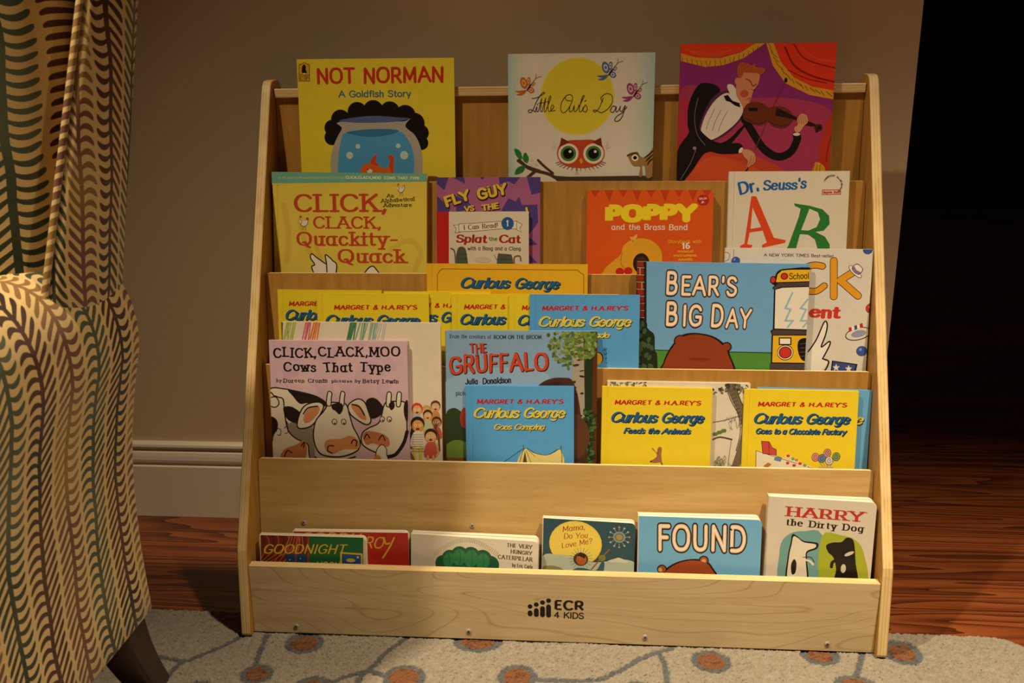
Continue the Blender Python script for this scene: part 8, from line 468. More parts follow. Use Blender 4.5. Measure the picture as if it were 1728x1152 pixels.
('board','small board book with a yellow moon over snow,middle of the bottom row','board books in the bottom row',(-0.0235,0.0372,0.0226),-0.02,0.045,0.1,0.1331,0.1536,0.0125,'#2f4f5f','#d8cfc0',[('E','#e4c94a',(47.4,117.2,38.3,34.9,0)),('E','#ead35c',(47.4,117.2,36.5,33.1,0)),('Q','#b9c4b4',[(0.3,94.9),(21.1,99),(42.8,97.8),(73.2,90.7),(98.8,94.3),(112.4,98),(134.7,93.1),(139.2,66.1),(-0.5,56)]),('Q','#d3d6c6',[(95.4,93.1),(105.5,98.4),(112.3,99.8),(124.5,93.3)]),('Q','#8d8a5a',[(0.7,79.2),(26,79.2),(39.4,63.5),(-0.6,60.6)]),('T','#9c3322','Mama,',27.9,134.1,61.3,139.9,8.5,'serifi',0),('T','#9c3322','Do You',30,123.4,65.1,127,8.5,'serifi',0),('T','#9c3322','Love Me?',27.8,108.6,72.2,119.3,8.5,'serifi',0),('D','#6f8a94',5.279999999999999,[(55.8,95),(73,96.2)]),('D','#6f8a94',5.279999999999999,[(55.8,95),(72.3,90.8)]),('D','#6f8a94',5.279999999999999,[(55.8,95),(70,85.8)]),('D','#6f8a94',5.279999999999999,[(55.8,95),(66.4,81.6)]),('D','#6f8a94',5.279999999999999,[(55.8,95),(61.6,78.8)]),('D','#6f8a94',5.279999999999999,[(55.8,95),(56.3,77.6)]),('D','#6f8a94',5.279999999999999,[(55.8,95),(51,78.1)]),('D','#6f8a94',5.279999999999999,[(55.8,95),(46.1,80.2)]),('D','#6f8a94',5.279999999999999,[(55.8,95),(42.2,83.8)]),('D','#6f8a94',5.279999999999999,[(55.8,95),(39.6,88.5)]),('D','#6f8a94',5.279999999999999,[(55.8,95),(38.6,93.8)]),('D','#6f8a94',5.279999999999999,[(55.8,95),(39.2,99.2)]),('D','#6f8a94',5.279999999999999,[(55.8,95),(41.5,104.2)]),('D','#6f8a94',5.279999999999999,[(55.8,95),(45.2,108.3)]),('D','#6f8a94',5.279999999999999,[(55.8,95),(50,111.1)]),('D','#6f8a94',5.279999999999999,[(55.8,95),(55.2,112.3)]),('D','#6f8a94',5.279999999999999,[(55.8,95),(60.6,111.8)]),('D','#6f8a94',5.279999999999999,[(55.8,95),(65.4,109.7)]),('D','#6f8a94',5.279999999999999,[(55.8,95),(69.4,106.2)]),('D','#6f8a94',5.279999999999999,[(55.8,95),(72,101.5)]),('E','#4a3a34',(55.8,94.1,10.7,10.2,0)),('E','#b5622f',(56.7,93.2,7.6,8.1,0)),('P','#2a1c18',[(49.7,98.2),(55.5,105),(63.4,101),(61,95.3),(54,98.5)]),('Q','#3f6272',[(39.5,60.7),(45.9,77.8),(60.6,80.7),(77.9,78.2),(86,91.6),(90.4,88.2),(82.7,63.8)]),('S','#a85a30',1.78,[(71.8,79.6),(85,97),(96.5,111.4)]),('E','#7f7c3a',(86.7,98,5.3,5.1,0)),('E','#8a9a8a',(110.2,131.4,8.9,8.5,0)),('E','#5d7a84',(110.2,131.4,6.7,6.4,0)),('E','#b08a50',(110.2,131.4,4.5,4.2,0)),('L','#8fa2a4',0.8800000000000001,[(119.6,132),(123.8,132.3)]),('E','#b88a4c',(124.7,132.3,1.6,1.5,0)),('L','#8fa2a4',0.8800000000000001,[(118.5,126.9),(122.3,124.9)]),('E','#9fb0b0',(123,124.5,1.6,1.5,0)),('L','#8fa2a4',0.89,[(115.2,123.1),(117.5,119.3)]),('E','#9fb0b0',(118,118.6,1.6,1.5,0)),('L','#8fa2a4',0.8800000000000001,[(110.6,121.4),(110.8,116.9)]),('E','#b88a4c',(110.8,116,1.6,1.5,0)),('L','#8fa2a4',0.8800000000000001,[(105.9,122.5),(103.9,118.4)]),('E','#9fb0b0',(103.5,117.6,1.6,1.5,0)),('L','#8fa2a4',0.89,[(102.3,125.9),(98.7,123.4)]),('E','#9fb0b0',(98,122.9,1.6,1.5,0)),('L','#8fa2a4',0.8800000000000001,[(100.9,130.8),(96.7,130.5)]),('E','#b88a4c',(95.8,130.4,1.6,1.5,0)),('L','#8fa2a4',0.8800000000000001,[(102,135.8),(98.2,137.8)]),('E','#9fb0b0',(97.5,138.2,1.6,1.5,0)),('L','#8fa2a4',0.8800000000000001,[(105.3,139.6),(103,143.4)]),('E','#9fb0b0',(102.5,144.1,1.6,1.5,0)),('L','#8fa2a4',0.8800000000000001,[(109.9,141.3),(109.7,145.7)]),('E','#b88a4c',(109.7,146.6,1.6,1.5,0)),('L','#8fa2a4',0.8800000000000001,[(114.6,140.2),(116.6,144.3)]),('E','#9fb0b0',(117,145.1,1.6,1.5,0)),('L','#8fa2a4',0.8800000000000001,[(118.1,136.8),(121.7,139.3)]),('E','#9fb0b0',(122.4,139.8,1.6,1.5,0))]),
('board','light blue board book with one outlined cream word,bottom row','board books in the bottom row',(0.1171,0.0305,0.0206),0.0022,0.03,0.1,0.1728,0.1653,0.018,'#70b0e0','#d8cfc0',[('T','#171310','FOUND',27,113.1,152.3,116.2,40.019999999999996,'outl',15),('T','#d29a6c','FOUND',27,113.1,152.3,116.2,40.019999999999996,'outl',3),('T','#efe4d6','FOUND',27,113.1,152.3,116.2,40.019999999999996,'outl',-4),('Q','#1a120e',[(30.6,62.8),(36.9,83.1),(53.5,96.5),(74.4,102.8),(95.4,101.8),(106.6,90.6),(113.2,66.4)]),('E','#1a120e',(34.3,85.8,7,7,0)),('E','#1a120e',(93.3,101.7,7.1,7.1,0)),('E','#a0532c',(34.3,85.8,5.4,5.4,0)),('E','#a0532c',(93.3,101.7,5.3,5.4,0)),('E','#d9a066',(93.3,100.8,3.1,3.1,0)),('E','#d9a066',(31.8,84.7,3,3,0)),('Q','#9a4826',[(32.3,62.9),(38.7,81.4),(54.4,94.3),(74.4,100.5),(93.8,99),(104.5,89.6),(110.7,66.3)])]),
('board','white board book with red slab title above teal and lime panels','board books in the bottom row',(0.2957,0.0332,0.0226),-0.02,0.06,0.1,0.1464,0.196,0.0155,'#d2c8ba','#c5bbab',[('T','#b53425','HARRY',24.2,167.7,130.6,166.2,15.580000000000002,'slabb',0),('T','#1d1713','the Dirty Dog',24.7,154.5,131.4,151.4,10.66,'slabb',0),('Q','#6f9fa0',[(23.6,65.7),(19,110.4),(21.8,131.2),(33.2,143.5),(49.3,147.3),(75.5,143.9),(80.9,70.2)]),('Q','#a3ad2f',[(80.9,70.2),(75.7,142.1),(102.2,144.9),(122.8,138.4),(134.8,119),(140,74.9)]),('Q','#1d1713',[(31.9,66.3),(30.8,106.8),(33.4,129.3),(35,141.9),(41.7,139.7),(51.1,133.3),(64.2,132.4),(71.7,130.3),(69.8,122.2),(58,116),(58,104.4),(60.6,68.6)]),('Q','#ddd4c6',[(33.9,66.5),(32.8,106.9),(35.2,126.8),(36.8,138.5),(42.7,137.1),(51.2,131.1),(64.4,129.8),(68.6,128.3),(67.3,123.8),(56.3,117.6),(56,104.2),(58.5,68.4)]),('Q','#1d1713',[(36.4,96.4),(40,104.8),(43.7,98.8),(43,84.4),(38.2,82.2)]),('Q','#1d1713',[(82.4,128.4),(90.9,133.5),(102.9,135.2),(108.9,141.8),(117,140.7),(121,131.2),(124.6,104.9),(128.7,74),(98.8,71.6),(98.7,94),(93.4,111.5),(86.4,118.1)]),('E','#cfc5b6',(114.7,118.4,7,2.5,0.5)),('E','#cfc5b6',(108.4,95.7,3.5,6.6,0)),('S','#1d1713',1.06,[(52,108.4),(62.6,109.2),(68,102.4)]),('S','#ddd4c6',2.9899999999999998,[(53.1,104.9),(61.3,103.7),(66.6,98.7)]),('S','#1d1713',4.4,[(100.1,108.4),(93.1,104.3),(92,97.1)])])]
# ---------------------------------------------------------------- room
FZ = -0.011632
def plane_box(name, a, b, mat, **k):
    mb = MB(); mb.box(a, b, mat); return structure(mb.build(name, **k))
plane_box('floor', (-3.0, -3.0, FZ - 0.05), (4.5, 5.0, FZ), M_FLOOR)
plane_box('wall_back', (-3.0, 0.40898, FZ), (0.56041, 0.40898 + 0.13, 2.5), M_WALL)
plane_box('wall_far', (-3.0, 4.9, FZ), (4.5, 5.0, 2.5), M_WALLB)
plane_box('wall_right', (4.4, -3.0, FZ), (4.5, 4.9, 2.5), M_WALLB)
def baseboard():
    y = 0.40898
    z0, zb, zt = FZ, 0.093132, 0.13953
    pr = [(y, z0), (y - 0.014, z0), (y - 0.014, zb - 0.0015), (y - 0.0125, zb), (y - 0.0085, zb + 0.0005), (y - 0.0085, zb + 0.004), (y - 0.0125, zb + 0.006),
          (y - 0.0135, zb + 0.012), (y - 0.0125, zb + 0.019), (y - 0.0105, zb + 0.026), (y - 0.0075, zb + 0.0285), (y - 0.0075, zb + 0.032),
          (y - 0.0115, zb + 0.0345), (y - 0.0125, zb + 0.038), (y - 0.0115, zb + 0.042), (y - 0.008, zt - 0.001), (y - 0.003, zt), (y, zt)]
    mb = MB(); x0, x1 = -3.0, 0.56041; n = len(pr)
    v = [(x0, a, b) for a, b in pr] + [(x1, a, b) for a, b in pr]
    mb.mesh(v, [(i, (i + 1) % n, n + (i + 1) % n, n + i) for i in range(n)] + [tuple(range(n))[::-1], tuple(range(n, 2 * n))], M_TRIM)
    structure(mb.build('baseboard_back', bevel=0.0008, seg=2))
baseboard()

# ---------------------------------------------------------------- book display shelf
SW = 0.465; T = 0.014907; IN = SW - T
TIER = [(0.082, 0.2476), (0.1348, 0.3783), (0.1824, 0.5095), (0.2462, 0.6398)]          # top front edge (y, z) of the four upright panels behind the front one
LEAN = radians(7.5); TP = 0.006
shelf = thing('book_display_shelf', 'pale birch plywood book display shelf with five stepped rows, on the rug', 'bookshelf', loc=(0, 0.16, 0))
SM = Matrix.Translation((0, -0.16, 0))
def prism(mb, prof, a, b, to3, mcap, mside, sides=None):
    n = len(prof)
    v = [to3(p, a) for p in prof] + [to3(p, b) for p in prof]
    mb.mesh(v, [(i, (i + 1) % n, n + (i + 1) % n, n + i) for i in range(n)], mside)
    tri = tessellate_polygon([[Vector((p[0], p[1], 0)) for p in prof]])
    mb.mesh(v, [t for t in tri] + [tuple(n + i for i in t[::-1]) for t in tri], mcap)
def side_profile():
    yT, zT = 0.27824, 0.78658
    p = [(-0.0061364 + 0.003, 0), (-0.0061364, 0.004), (0.006521 - 0.001, 0.12779 - 0.006), (0.006521 + 0.001, 0.12779 + 0.006), (yT - 0.006, zT - 0.014), (yT - 0.0005, zT - 0.003), (yT + 0.006, zT + 0.003), (yT + 0.016, zT + 0.0052),
         (yT + 0.034, zT + 0.006), (yT + 0.046, zT + 0.002), (yT + 0.052, zT - 0.012), (0.336, 0.5), (0.336, 0.0)]
    return p
for sx in (-1, 1):
    mb = MB(); x0 = -SW if sx < 0 else IN
    prism(mb, side_profile(), x0, x0 + T, lambda p, x: (x, p[0], p[1]), M_BIRZ, M_EDGEX)
    mb.build('side_panel', shelf, mtx=SM, merge=True, bevel=0.0022, seg=3)
mb = MB()
y0, y1, z0, z1 = 0.0070935, 0.0070935 + 0.014257, 0.0013411, 0.10965
x0 = IN - 0.0006
mb.mesh([(-x0, y0, z0), (x0, y0, z0), (x0, y0, z1), (-x0, y0, z1), (-x0, y1, z0), (x0, y1, z0), (x0, y1, z1), (-x0, y1, z1)],
        [(0, 1, 2, 3), (5, 4, 7, 6)], M_BIRX)
mb.mesh([(-x0, y0, z0), (x0, y0, z0), (x0, y0, z1), (-x0, y0, z1), (-x0, y1, z0), (x0, y1, z0), (x0, y1, z1), (-x0, y1, z1)],
        [(3, 2, 6, 7), (1, 0, 4, 5), (0, 3, 7, 4), (2, 1, 5, 6)], M_EDGEY)
# the maker's mark printed on the board
draw(mb, LOGO, 2 * IN, 0.2, tf=lambda p: (p[0] - IN, y0 - p[2], p[1]))
mb.build('front_panel', shelf, mtx=SM)
def leaned(name, y, z, zlow, t, mat, lean, lip=True):
    L = (z - zlow) / cos(lean); U = Vector((0, sin(lean), cos(lean))); N = Vector((0, cos(lean), -sin(lean)))
    mb = MB(); w_ = IN - 0.0008; r = 0.006
    pr = [(-w_, -L), (w_, -L)] + [(w_ - r + r * cos(a), -r + r * sin(a)) for a in (0, .39, .79, 1.18, 1.57)] + [(-w_ + r + r * cos(a), -r + r * sin(a)) for a in (1.57, 1.96, 2.36, 2.75, 3.14)]
    top = Vector((0, y, z))
    prism(mb, pr, 0.0, t, lambda p, d: tuple(top + U * p[1] + N * d + Vector((p[0], 0, 0))), mat, M_EDGE6)
    mb.build(name, shelf, mtx=SM, merge=True, bevel=0.0012, seg=2)
M_EDGE6 = solid('thin_ply_edge', '#ead0a0', 0.45, 0.3, noise=0.1)
FLOORS = [0.020] + [z - 0.070 for y, z in TIER]
for k, (y, z) in enumerate(TIER):
    leaned('tier_panel', y, z, FLOORS[k] - 0.012, TP, M_BIRT if k == 0 else M_BIRZ, LEAN)
leaned('back_panel', 0.2936, 0.7655, 0.40, 0.006, M_BIRZ, radians(5))
mb = MB(); w_ = IN - 0.0006
mb.box((-w_, 0.28636, 0.76524), (w_, 0.330, 0.77898), M_EDGEZ)
mb.build('top_rail', shelf, mtx=SM, bevel=0.0016, seg=3)
def front_y(k, z):      # front face of the upright behind tray k at height z
    if k < 4: y_, z_ = TIER[k]; return y_ - (z_ - z) * math.tan(LEAN)
    return 0.292 - (0.748 - z) * math.tan(radians(5))
for k in range(5):
    zf = FLOORS[k]; ya = (0.0070935 + 0.014257) if k == 0 else front_y(k - 1, zf) + TP + 0.001
    mb = MB(); mb.box((-IN + 0.0008, ya, zf - 0.011), (IN - 0.0008, front_y(k, zf) - 0.0012, zf), M_BIRT)
    mb.build('tray_floor', shelf, mtx=SM)
def screw(pos, nrm):
    mb = MB(); R0 = 0.0037
    rings = [(R0, 0), (R0 * .92, .0009), (R0 * .6, .0015), (0.0001, .0017)]; n = 16
    v = [(r * cos(2 * pi * i / n), r * sin(2 * pi * i / n), h) for r, h in rings for i in range(n)]
    mb.mesh(v, [(a * n + i, a * n + (i + 1) % n, (a + 1) * n + (i + 1) % n, (a + 1) * n + i) for a in range(3) for i in range(n)], M_STEEL)
    for a in (0.6, 0.6 + pi / 2):
        d = Vector((cos(a), sin(a), 0)) * .0022; e = Vector((-sin(a), cos(a), 0)) * .0005
        mb.poly([tuple(p + Vector((0, 0, .00175))) for p in (d + e, -d + e, -d - e, d - e)], M_SLOT)
    m = Vector(nrm).to_track_quat('Z', 'Y').to_matrix().to_4x4(); m.translation = Vector(pos) - Vector((0, 0.16, 0))
    mb.build('screw', shelf, mtx=m)
for p in SCREWS_FRONT: screw((p[0], 0.0070935 - 0.0001, p[1]), (0, -1, 0))
for p in SCREWS_TIER: screw((p[0], front_y(0, p[1]) - 0.0002, p[1]), (0, -cos(LEAN), sin(LEAN)))

# ---------------------------------------------------------------- rug
def rug():
    m, nt, b = newmat('rug_pile', 0.95, 0.05)
    at = nt.nodes.new('ShaderNodeAttribute'); at.attribute_name = 'pile'
    n = nd(nt, 'ShaderNodeTexNoise', i_Scale=420.0, i_Detail=3.0); nt.links.new(coords(nt, (1, 1, 1)), n.inputs['Vector'])
    hv = nd(nt, 'ShaderNodeHueSaturation'); nt.links.new(at.outputs['Color'], hv.inputs['Color'])
    mr = nd(nt, 'ShaderNodeMapRange', i_3=0.72, i_4=1.22); nt.links.new(n.outputs['Fac'], mr.inputs[0]); nt.links.new(mr.outputs[0], hv.inputs['Value'])
    nt.links.new(hv.outputs[0], b.inputs['Base Color']); bump(nt, b, n.outputs['Fac'], 0.6, 0.002)
    b.inputs['Sheen Weight'].default_value = 0.25
    rng = random.Random(4)
    BEIGE = hexc('#8d8477'); GREY = hexc('#56585a'); BROWN = hexc('#75492a'); BR2 = hexc('#633c22')
    segs = []
    for wd, pts in VINES:
        p = smooth_pts(pts, 5)
        segs += [(p[i], p[i + 1], wd) for i in range(len(p) - 1)]
    def pat(x, y):
        for cx, cy, rx, ry in OVALS:
            d = ((x - cx) / rx) ** 2 + ((y - cy) / ry) ** 2
            if d < 1:
                e = 1 - 0.0085 / min(rx, ry)
                return 2 if d < e * e else 1
        for (ax, ay), (bx, by), wd in segs:
            if min(ax, bx) - wd > x or max(ax, bx) + wd < x or min(ay, by) - wd > y or max(ay, by) + wd < y: continue
            dx, dy = bx - ax, by - ay; L2 = dx * dx + dy * dy + 1e-12
            t = max(0, min(1, ((x - ax) * dx + (y - ay) * dy) / L2))
            if (x - ax - t * dx) ** 2 + (y - ay - t * dy) ** 2 < (wd / 2) ** 2: return 1
        return 0
    XR, YB, RC = 0.688, 0.066, 0.062
    xs = [-1.25 + 0.006 * i for i in range(86)]
    while xs[-1] < XR: xs.append(xs[-1] + 0.0024)
    ys = [-1.0 + 0.006 * i for i in range(127)]
    while ys[-1] < YB: ys.append(ys[-1] + 0.0024)
    nx, ny = len(xs), len(ys); verts = []; cols = []
    from mathutils import noise
    for j, y in enumerate(ys):
        for i, x in enumerate(xs):
            jx, jy = rng.uniform(-.001, .001), rng.uniform(-.001, .001); X, Y = x + jx, y + jy
            # round the far right corner and the pile edge
            dx, dy = X - (XR - RC), Y - (YB - RC); ed = 0
            if dx > 0 and dy > 0:
                d = math.hypot(dx, dy)
                if d > RC: X, Y = XR - RC + dx / d * RC, YB - RC + dy / d * RC
                ed = RC - min(d, RC)
            else: ed = min(XR - X, YB - Y)
            drop = 0 if ed > .006 else ((.006 - max(ed, 0)) / .006) ** 2 * 0.0105
            k = pat(x, y) if y > -0.45 else 0
            z = -0.0012 + rng.uniform(-.0016, .0012) - drop - (0.0016 if k == 1 else 0)
            if k == 0: z += 0.0012 * noise.noise((x * 14, y * 14, 0))
            verts.append((X, Y, max(z, FZ + .0004)))
            c = (BEIGE, GREY, BROWN if noise.noise((x * 90, y * 90, 3)) > -.2 else BR2)[k]
            f = 0.93 + 0.10 * noise.noise((x * 7, y * 11, 1)) + 0.16 * noise.noise((x * 120, y * 120, 5)) + rng.uniform(-.06, .06)
            cols.append((c[0] * f, c[1] * f, c[2] * f, 1))
    faces = [(j * nx + i, j * nx + i + 1, (j + 1) * nx + i + 1, (j + 1) * nx + i) for j in range(ny - 1) for i in range(nx - 1)]
    me = bpy.data.meshes.new('area_rug'); me.from_pydata(verts, [], faces)
    a = me.color_attributes.new('pile', 'FLOAT_COLOR', 'POINT')
    a.data.foreach_set('color', [c for q in cols for c in q])
    me.materials.append(m); me.update()
    o = bpy.data.objects.new('area_rug', me); C.objects.link(o)
    o['label'] = 'beige tufted area rug with grey vines and brown ovals, under the shelf'; o['category'] = 'rug'
rug()

# ---------------------------------------------------------------- armchair
def loft(mb, prof, ys, uo=0.0, cap=True, shrink=None):
    """closed section (x, z) swept along y; UV = (distance along y, distance round the section)"""
    n = len(prof); rows = []
    for y, s in ys:
        cx = sum(p[0] for p in prof) / n; cz = sum(p[1] for p in prof) / n
        rows.append([(cx + (p[0] - cx) * s, y, cz + (p[1] - cz) * s) for p in prof])
    acc = [0]
    for i in range(n): a, b = prof[i], prof[(i + 1) % n]; acc.append(acc[-1] + math.hypot(a[0] - b[0], a[1] - b[1]))
    v = [p for r in rows for p in r]; f = []; uv = []
    for j in range(len(rows) - 1):
        ya, yb = ys[j][0], ys[j + 1][0]
        for i in range(n):
            k = (i + 1) % n
            f.append((j * n + i, j * n + k, (j + 1) * n + k, (j + 1) * n + i)); uv.append([(ya + uo, acc[i]), (ya + uo, acc[i + 1]), (yb + uo, acc[i + 1]), (yb + uo, acc[i])])
    for j in (0, len(rows) - 1):
        f.append(tuple(j * n + i for i in range(n))); uv.append([(p[0], p[1]) for p in rows[j] and [(q[0], q[2]) for q in rows[j]]])
    mb.mesh(v, f, M_FABRIC, uv)
ARM = [(-.497, .160), (-.4925, .166), (-.4945, .205), (-.496, .244), (-.496, .285), (-.495, .322), (-.4925, .36), (-.489, .395), (-.481, .44), (-.473, .477), (-.4675, .50), (-.466, .519), (-.4665, .536), (-.469, .553),
       (-.4735, .567), (-.480, .580), (-.490, .592), (-.503, .600), (-.520, .606), (-.54, .607), (-.56, .603), (-.578, .592), (-.588, .572), (-.592, .54), (-.594, .40), (-.594, .18), (-.59, .16)]
chair = thing('armchair', 'upholstered armchair in fern leaf stripes with dark wooden legs, left of the shelf', 'armchair', loc=(-.83, -.55, 0))
CM = Matrix.Translation((.83, .55, 0)); XC = -.83
MIR = Matrix.Translation((XC * 2, 0, 0)) @ Matrix.Scale(-1, 4, (1, 0, 0))
def both(fn, name, **k):
    """the right-hand piece and its mirror image"""
    out = []
    for sgn in (1, -1):
        mb = MB(); fn(mb)
        if sgn < 0:
            mb.v = [(2 * XC - x, y, z) for x, y, z in mb.v]; mb.f = [f[::-1] for f in mb.f]; mb.uv = [u[::-1] if u else u for u in mb.uv]
        out.append(mb.build(name, chair, mtx=CM, **k))
    return out
both(lambda mb: loft(mb, ARM, [(-.200, .985), (-.203, 1), (-.25, 1), (-.35, 1), (-.45, 1), (-.6, 1), (-.8, 1), (-.93, 1), (-.95, .97), (-.955, .93)], uo=0.217), 'armrest', smooth=True, merge=True)
def grid(mb, nu, nv, P, UV, mat=None):
    v = [P(i / nu, j / nv) for j in range(nv + 1) for i in range(nu + 1)]; t = [UV(i / nu, j / nv) for j in range(nv + 1) for i in range(nu + 1)]
    f = [(j * (nu + 1) + i, j * (nu + 1) + i + 1, (j + 1) * (nu + 1) + i + 1, (j + 1) * (nu + 1) + i) for j in range(nv) for i in range(nu)]
    mb.mesh(v, f, mat or M_FABRIC, [[t[k] for k in q] for q in f])
def lerp(a, b, t): return a + (b - a) * t
def wing_pt(d, z):      # d: 0 rear edge .. 1 front edge of the wing's outer face
    k = (z - .60) / (.871 - .60)
    xr, xf = lerp(-.474, -.431, k), lerp(-.4755, -.441, k); yr = -.200 + .015 * k; yf = lerp(-.318, -.247, k)
    return (lerp(xr, xf, d) + .006 * sin(pi * d), lerp(yr, yf, d), z)
def wing(mb):
    def P(u, v):
        z = .54 + .58 * v
        # section: rear edge, outer face, front boxing, inner face
        if u < .5: p = wing_pt(u / .5, z); return p
        if u < .65:
            q = (u - .5) / .15; p = wing_pt(1, z); return (p[0] - .012 * q, p[1] - .004 * sin(pi * q) - .008 * q, z)
        q = (u - .65) / .35; p = wing_pt(1, z); e = wing_pt(0, z)
        return (p[0] - .012 - .045 * q, lerp(p[1] - .008, e[1], q), z)
    grid(mb, 24, 16, P, lambda u, v: (-P(u, v)[1] * 1.1 + max(u - .5, 0) * .12 + .012, P(u, v)[2]))
WINGS = both(wing, 'wing', smooth=True, merge=True)
def tube(mb, pts, r, mat, n=8):
    P = [Vector(p) for p in pts]; v = []
    for i, p in enumerate(P):
        d = (P[min(i + 1, len(P) - 1)] - P[max(i - 1, 0)]).normalized(); a = d.orthogonal().normalized(); a = Vector((1, 0, 0)) - d * d.x; a.normalize(); b = d.cross(a)
        v += [tuple(p + a * r * cos(2 * pi * k / n) + b * r * sin(2 * pi * k / n)) for k in range(n)]
    mb.mesh(v, [(i * n + k, i * n + (k + 1) % n, (i + 1) * n + (k + 1) % n, (i + 1) * n + k) for i in range(len(P) - 1) for k in range(n)], mat,
            [[(.031 + k * .0016, i * .04), (.0326 + k * .0016, i * .04), (.0326 + k * .0016, i * .04 + .04), (.031 + k * .0016, i * .04 + .04)] for i in range(len(P) - 1) for k in range(n)])
PIPES = both(lambda mb: tube(mb, [(lambda p: (p[0] - .013, p[1] - .011, p[2]))(wing_pt(1, .565 + .555 * i / 14)) for i in range(15)], .0036, M_FABRIC), 'piping', smooth=True)
for wg, pp in zip(WINGS, PIPES): pp.parent = wg; pp.matrix_local = Matrix.Identity(4)
def backrest(mb):
    x0, x1, zA, zB = -1.172, -.488, .42, 1.14
    def P(u, v):
        x = lerp(x0, x1, u); z = lerp(zA, zB, v)
        e = min((x - x0), (x1 - x)); b = 1 - (1 - min(e / .10, 1)) ** 2.4
        t = 1 - (1 - min((zB - z) / .10, 1)) ** 2.4
        return (x, -.225 - .105 * math.sqrt(max(b, 0)) * t - .02 * sin(pi * u) + .06 * v, z)
    grid(mb, 60, 30, P, lambda u, v: (lerp(x0, x1, u), lerp(zA, zB, v)))
    def Q(u, v):
        z = lerp(.17, 1.12, v); k = max((z - .60) / .271, 0); xr = lerp(-.512, -.488, min(z / .6, 1)) + .046 * k; x = lerp(xr, 2 * XC - xr, u); return (x, -.199 + .015 * k + .012 * sin(pi * u), z)
    grid(mb, 8, 8, Q, lambda u, v: (lerp(x1, x0, u), v))
    mb.mesh([(-.392, -.170, 1.12), (2 * XC + .392, -.170, 1.12), (x0, -.16 - .06, zB), (x1, -.16 - .06, zB)], [(0, 1, 2, 3)], M_FABRIC, [[(0, 0), (.7, 0), (.7, .1), (0, .1)]])
mb = MB(); backrest(mb); mb.build('backrest', chair, mtx=CM, smooth=True, merge=True)
mb = MB(); mb.box((-1.07, -.93, .17), (-.59, -.21, .34), M_FABRIC); mb.build('seat_base', chair, mtx=CM, bevel=.01)
mb = MB(); mb.box((-1.066, -.96, .341), (-.596, -.34, .47), M_FABRIC); mb.build('seat_cushion', chair, mtx=CM, bevel=.03, seg=4)
def leg(mb, top, bot, s0, s1, zt=.172):
    n = 7; v = []
    for i in range(n):
        k = i / (n - 1); c = k ** 1.5
        x, y, z = lerp(top[0], bot[0], k), lerp(top[1], bot[1], lerp(k, c, .5)), lerp(zt, 0.0005, k); s = lerp(s0, s1, k) / 2
        v += [(x - s, y - s, z), (x + s, y - s, z), (x + s, y + s, z), (x - s, y + s, z)]
    f = [(i * 4 + k, i * 4 + (k + 1) % 4, i * 4 + 4 + (k + 1) % 4, i * 4 + 4 + k) for i in range(n - 1) for k in range(4)] + [(0, 3, 2, 1), tuple(n * 4 - 4 + k for k in range(4))]
    mb.mesh(v, f, M_LEG)
both(lambda mb: leg(mb, (-.524, -.232), (-.548, -.125), .050, .040), 'leg', bevel=.004, merge=True)
both(lambda mb: leg(mb, (-.545, -.90), (-.545, -.90), .055, .036), 'leg', bevel=.004, merge=True)

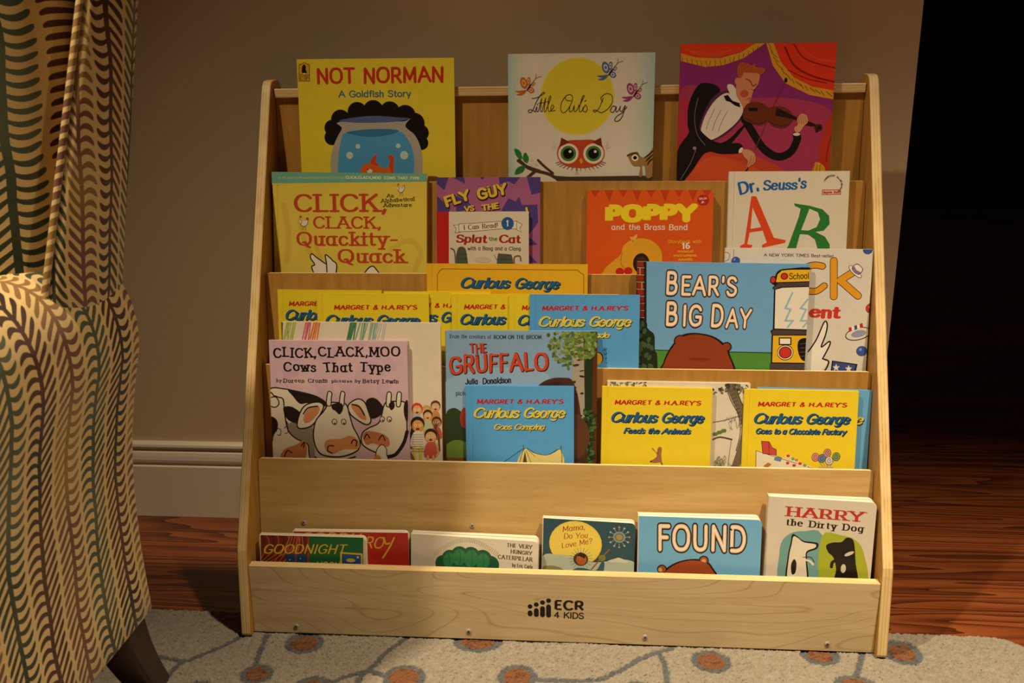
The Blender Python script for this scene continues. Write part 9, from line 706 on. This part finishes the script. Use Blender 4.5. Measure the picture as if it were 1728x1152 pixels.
# ---------------------------------------------------------------- books
def rounded(w_, h_, r, n=5):
    p = [(0, 0), (w_ - r, 0)] + [(w_ - r + r * sin(pi / 2 * i / n), r - r * cos(pi / 2 * i / n)) for i in range(1, n + 1)]
    return p + [(w_ - r + r * cos(pi / 2 * i / n), h_ - r + r * sin(pi / 2 * i / n)) for i in range(0, n + 1)] + [(0, h_)]
def book(kind, label, group, pos, rho, psi, lean, w_, h_, t, col, spine, art):
    X = Vector((1, 0, 0)); U = Vector((0, sin(lean), cos(lean))); N = Vector((0, -cos(lean), sin(lean)))
    ex = X * cos(rho) + U * sin(rho); ey = U * cos(rho) - X * sin(rho)
    ex, N = ex * cos(psi) + N * sin(psi), N * cos(psi) - ex * sin(psi)
    m = Matrix((ex, ey, N)).transposed().to_4x4()
    base = Vector(pos) + ex * (w_ / 2) - N * (t / 2); m.translation = base
    root = thing('board_book' if kind == 'board' else 'picture_book', label, 'book', mtx=m, group=group)
    L = Matrix.Translation((-w_ / 2, 0, t / 2))       # artwork frame: lower left of the front cover
    cm, sm = print_mat(col), print_mat(spine or col)
    mb = MB()
    if kind == 'board':
        nb = 6; bt = t / nb; fan = abs(psi); pages = MB()
        for i in range(nb):
            a = -psi * 0 if i == 0 else 0
            # boards hinge at the left spine and open a little towards the front
            th = -fan * (i / (nb - 1)) ** 0.8
            tgt = mb if i == 0 else pages
            pr = rounded(w_ - (.0006 * (i % 2)), h_ - (.0004 * (i % 3)), .007)
            prism(tgt, pr, -(i + 1) * bt + .0002, -i * bt, lambda p, d, th=th: (p[0] * cos(th) , p[1], d + p[0] * sin(th)), cm if i == 0 else M_PAGE, M_PAGE)
        mb.box((-.0012, 0, -t), (0, h_, 0), sm)
        draw(mb, art, w_, h_)
        c = mb.build('cover', root, mtx=L); pages.build('pages', root, mtx=L)
    else:
        b = .0024 if kind == 'hard' else .0004
        b = min(b, t * .3)
        k = .004 if kind == 'hard' else .0
        g = .0007 if kind == 'hard' else 0
        # cover section in (x, z): front board with hinge groove, spine, back board
        pr = [(w_, 0)] + ([(.0115, 0), (.0095, -g), (.0075, 0)] if g else []) + [(.0012, 0), (.0003, -t * .12), (0, -t * .5), (.0003, -t * .88), (.0012, -t), (w_, -t), (w_, -t + b), (b + .001, -t + b), (b + .001, -b), (w_, -b)]
        n = len(pr)
        v = [(x, 0, z) for x, z in pr] + [(x, h_, z) for x, z in pr]
        ns = 4 if g else 1
        for i in range(n):
            j = (i + 1) % n
            mb.mesh([v[i], v[j], v[n + j], v[n + i]], [(0, 1, 2, 3)], sm if ns <= i <= ns + 3 else cm)
        tri = tessellate_polygon([[Vector((x, z, 0)) for x, z in pr]])
        mb.mesh(v, [q for q in tri] + [tuple(n + i for i in q[::-1]) for q in tri], cm)
        draw(mb, art, w_, h_)
        mb.build('cover', root, mtx=L)
        ov = .003 if kind == 'hard' else .0003
        pg = MB(); pg.box((b + .0015, ov, -t + b + .0001), (w_ - ov, h_ - ov, -b - .0001), M_PAGE); pg.build('pages', root, mtx=L)
for bk in BOOKS: book(*bk)
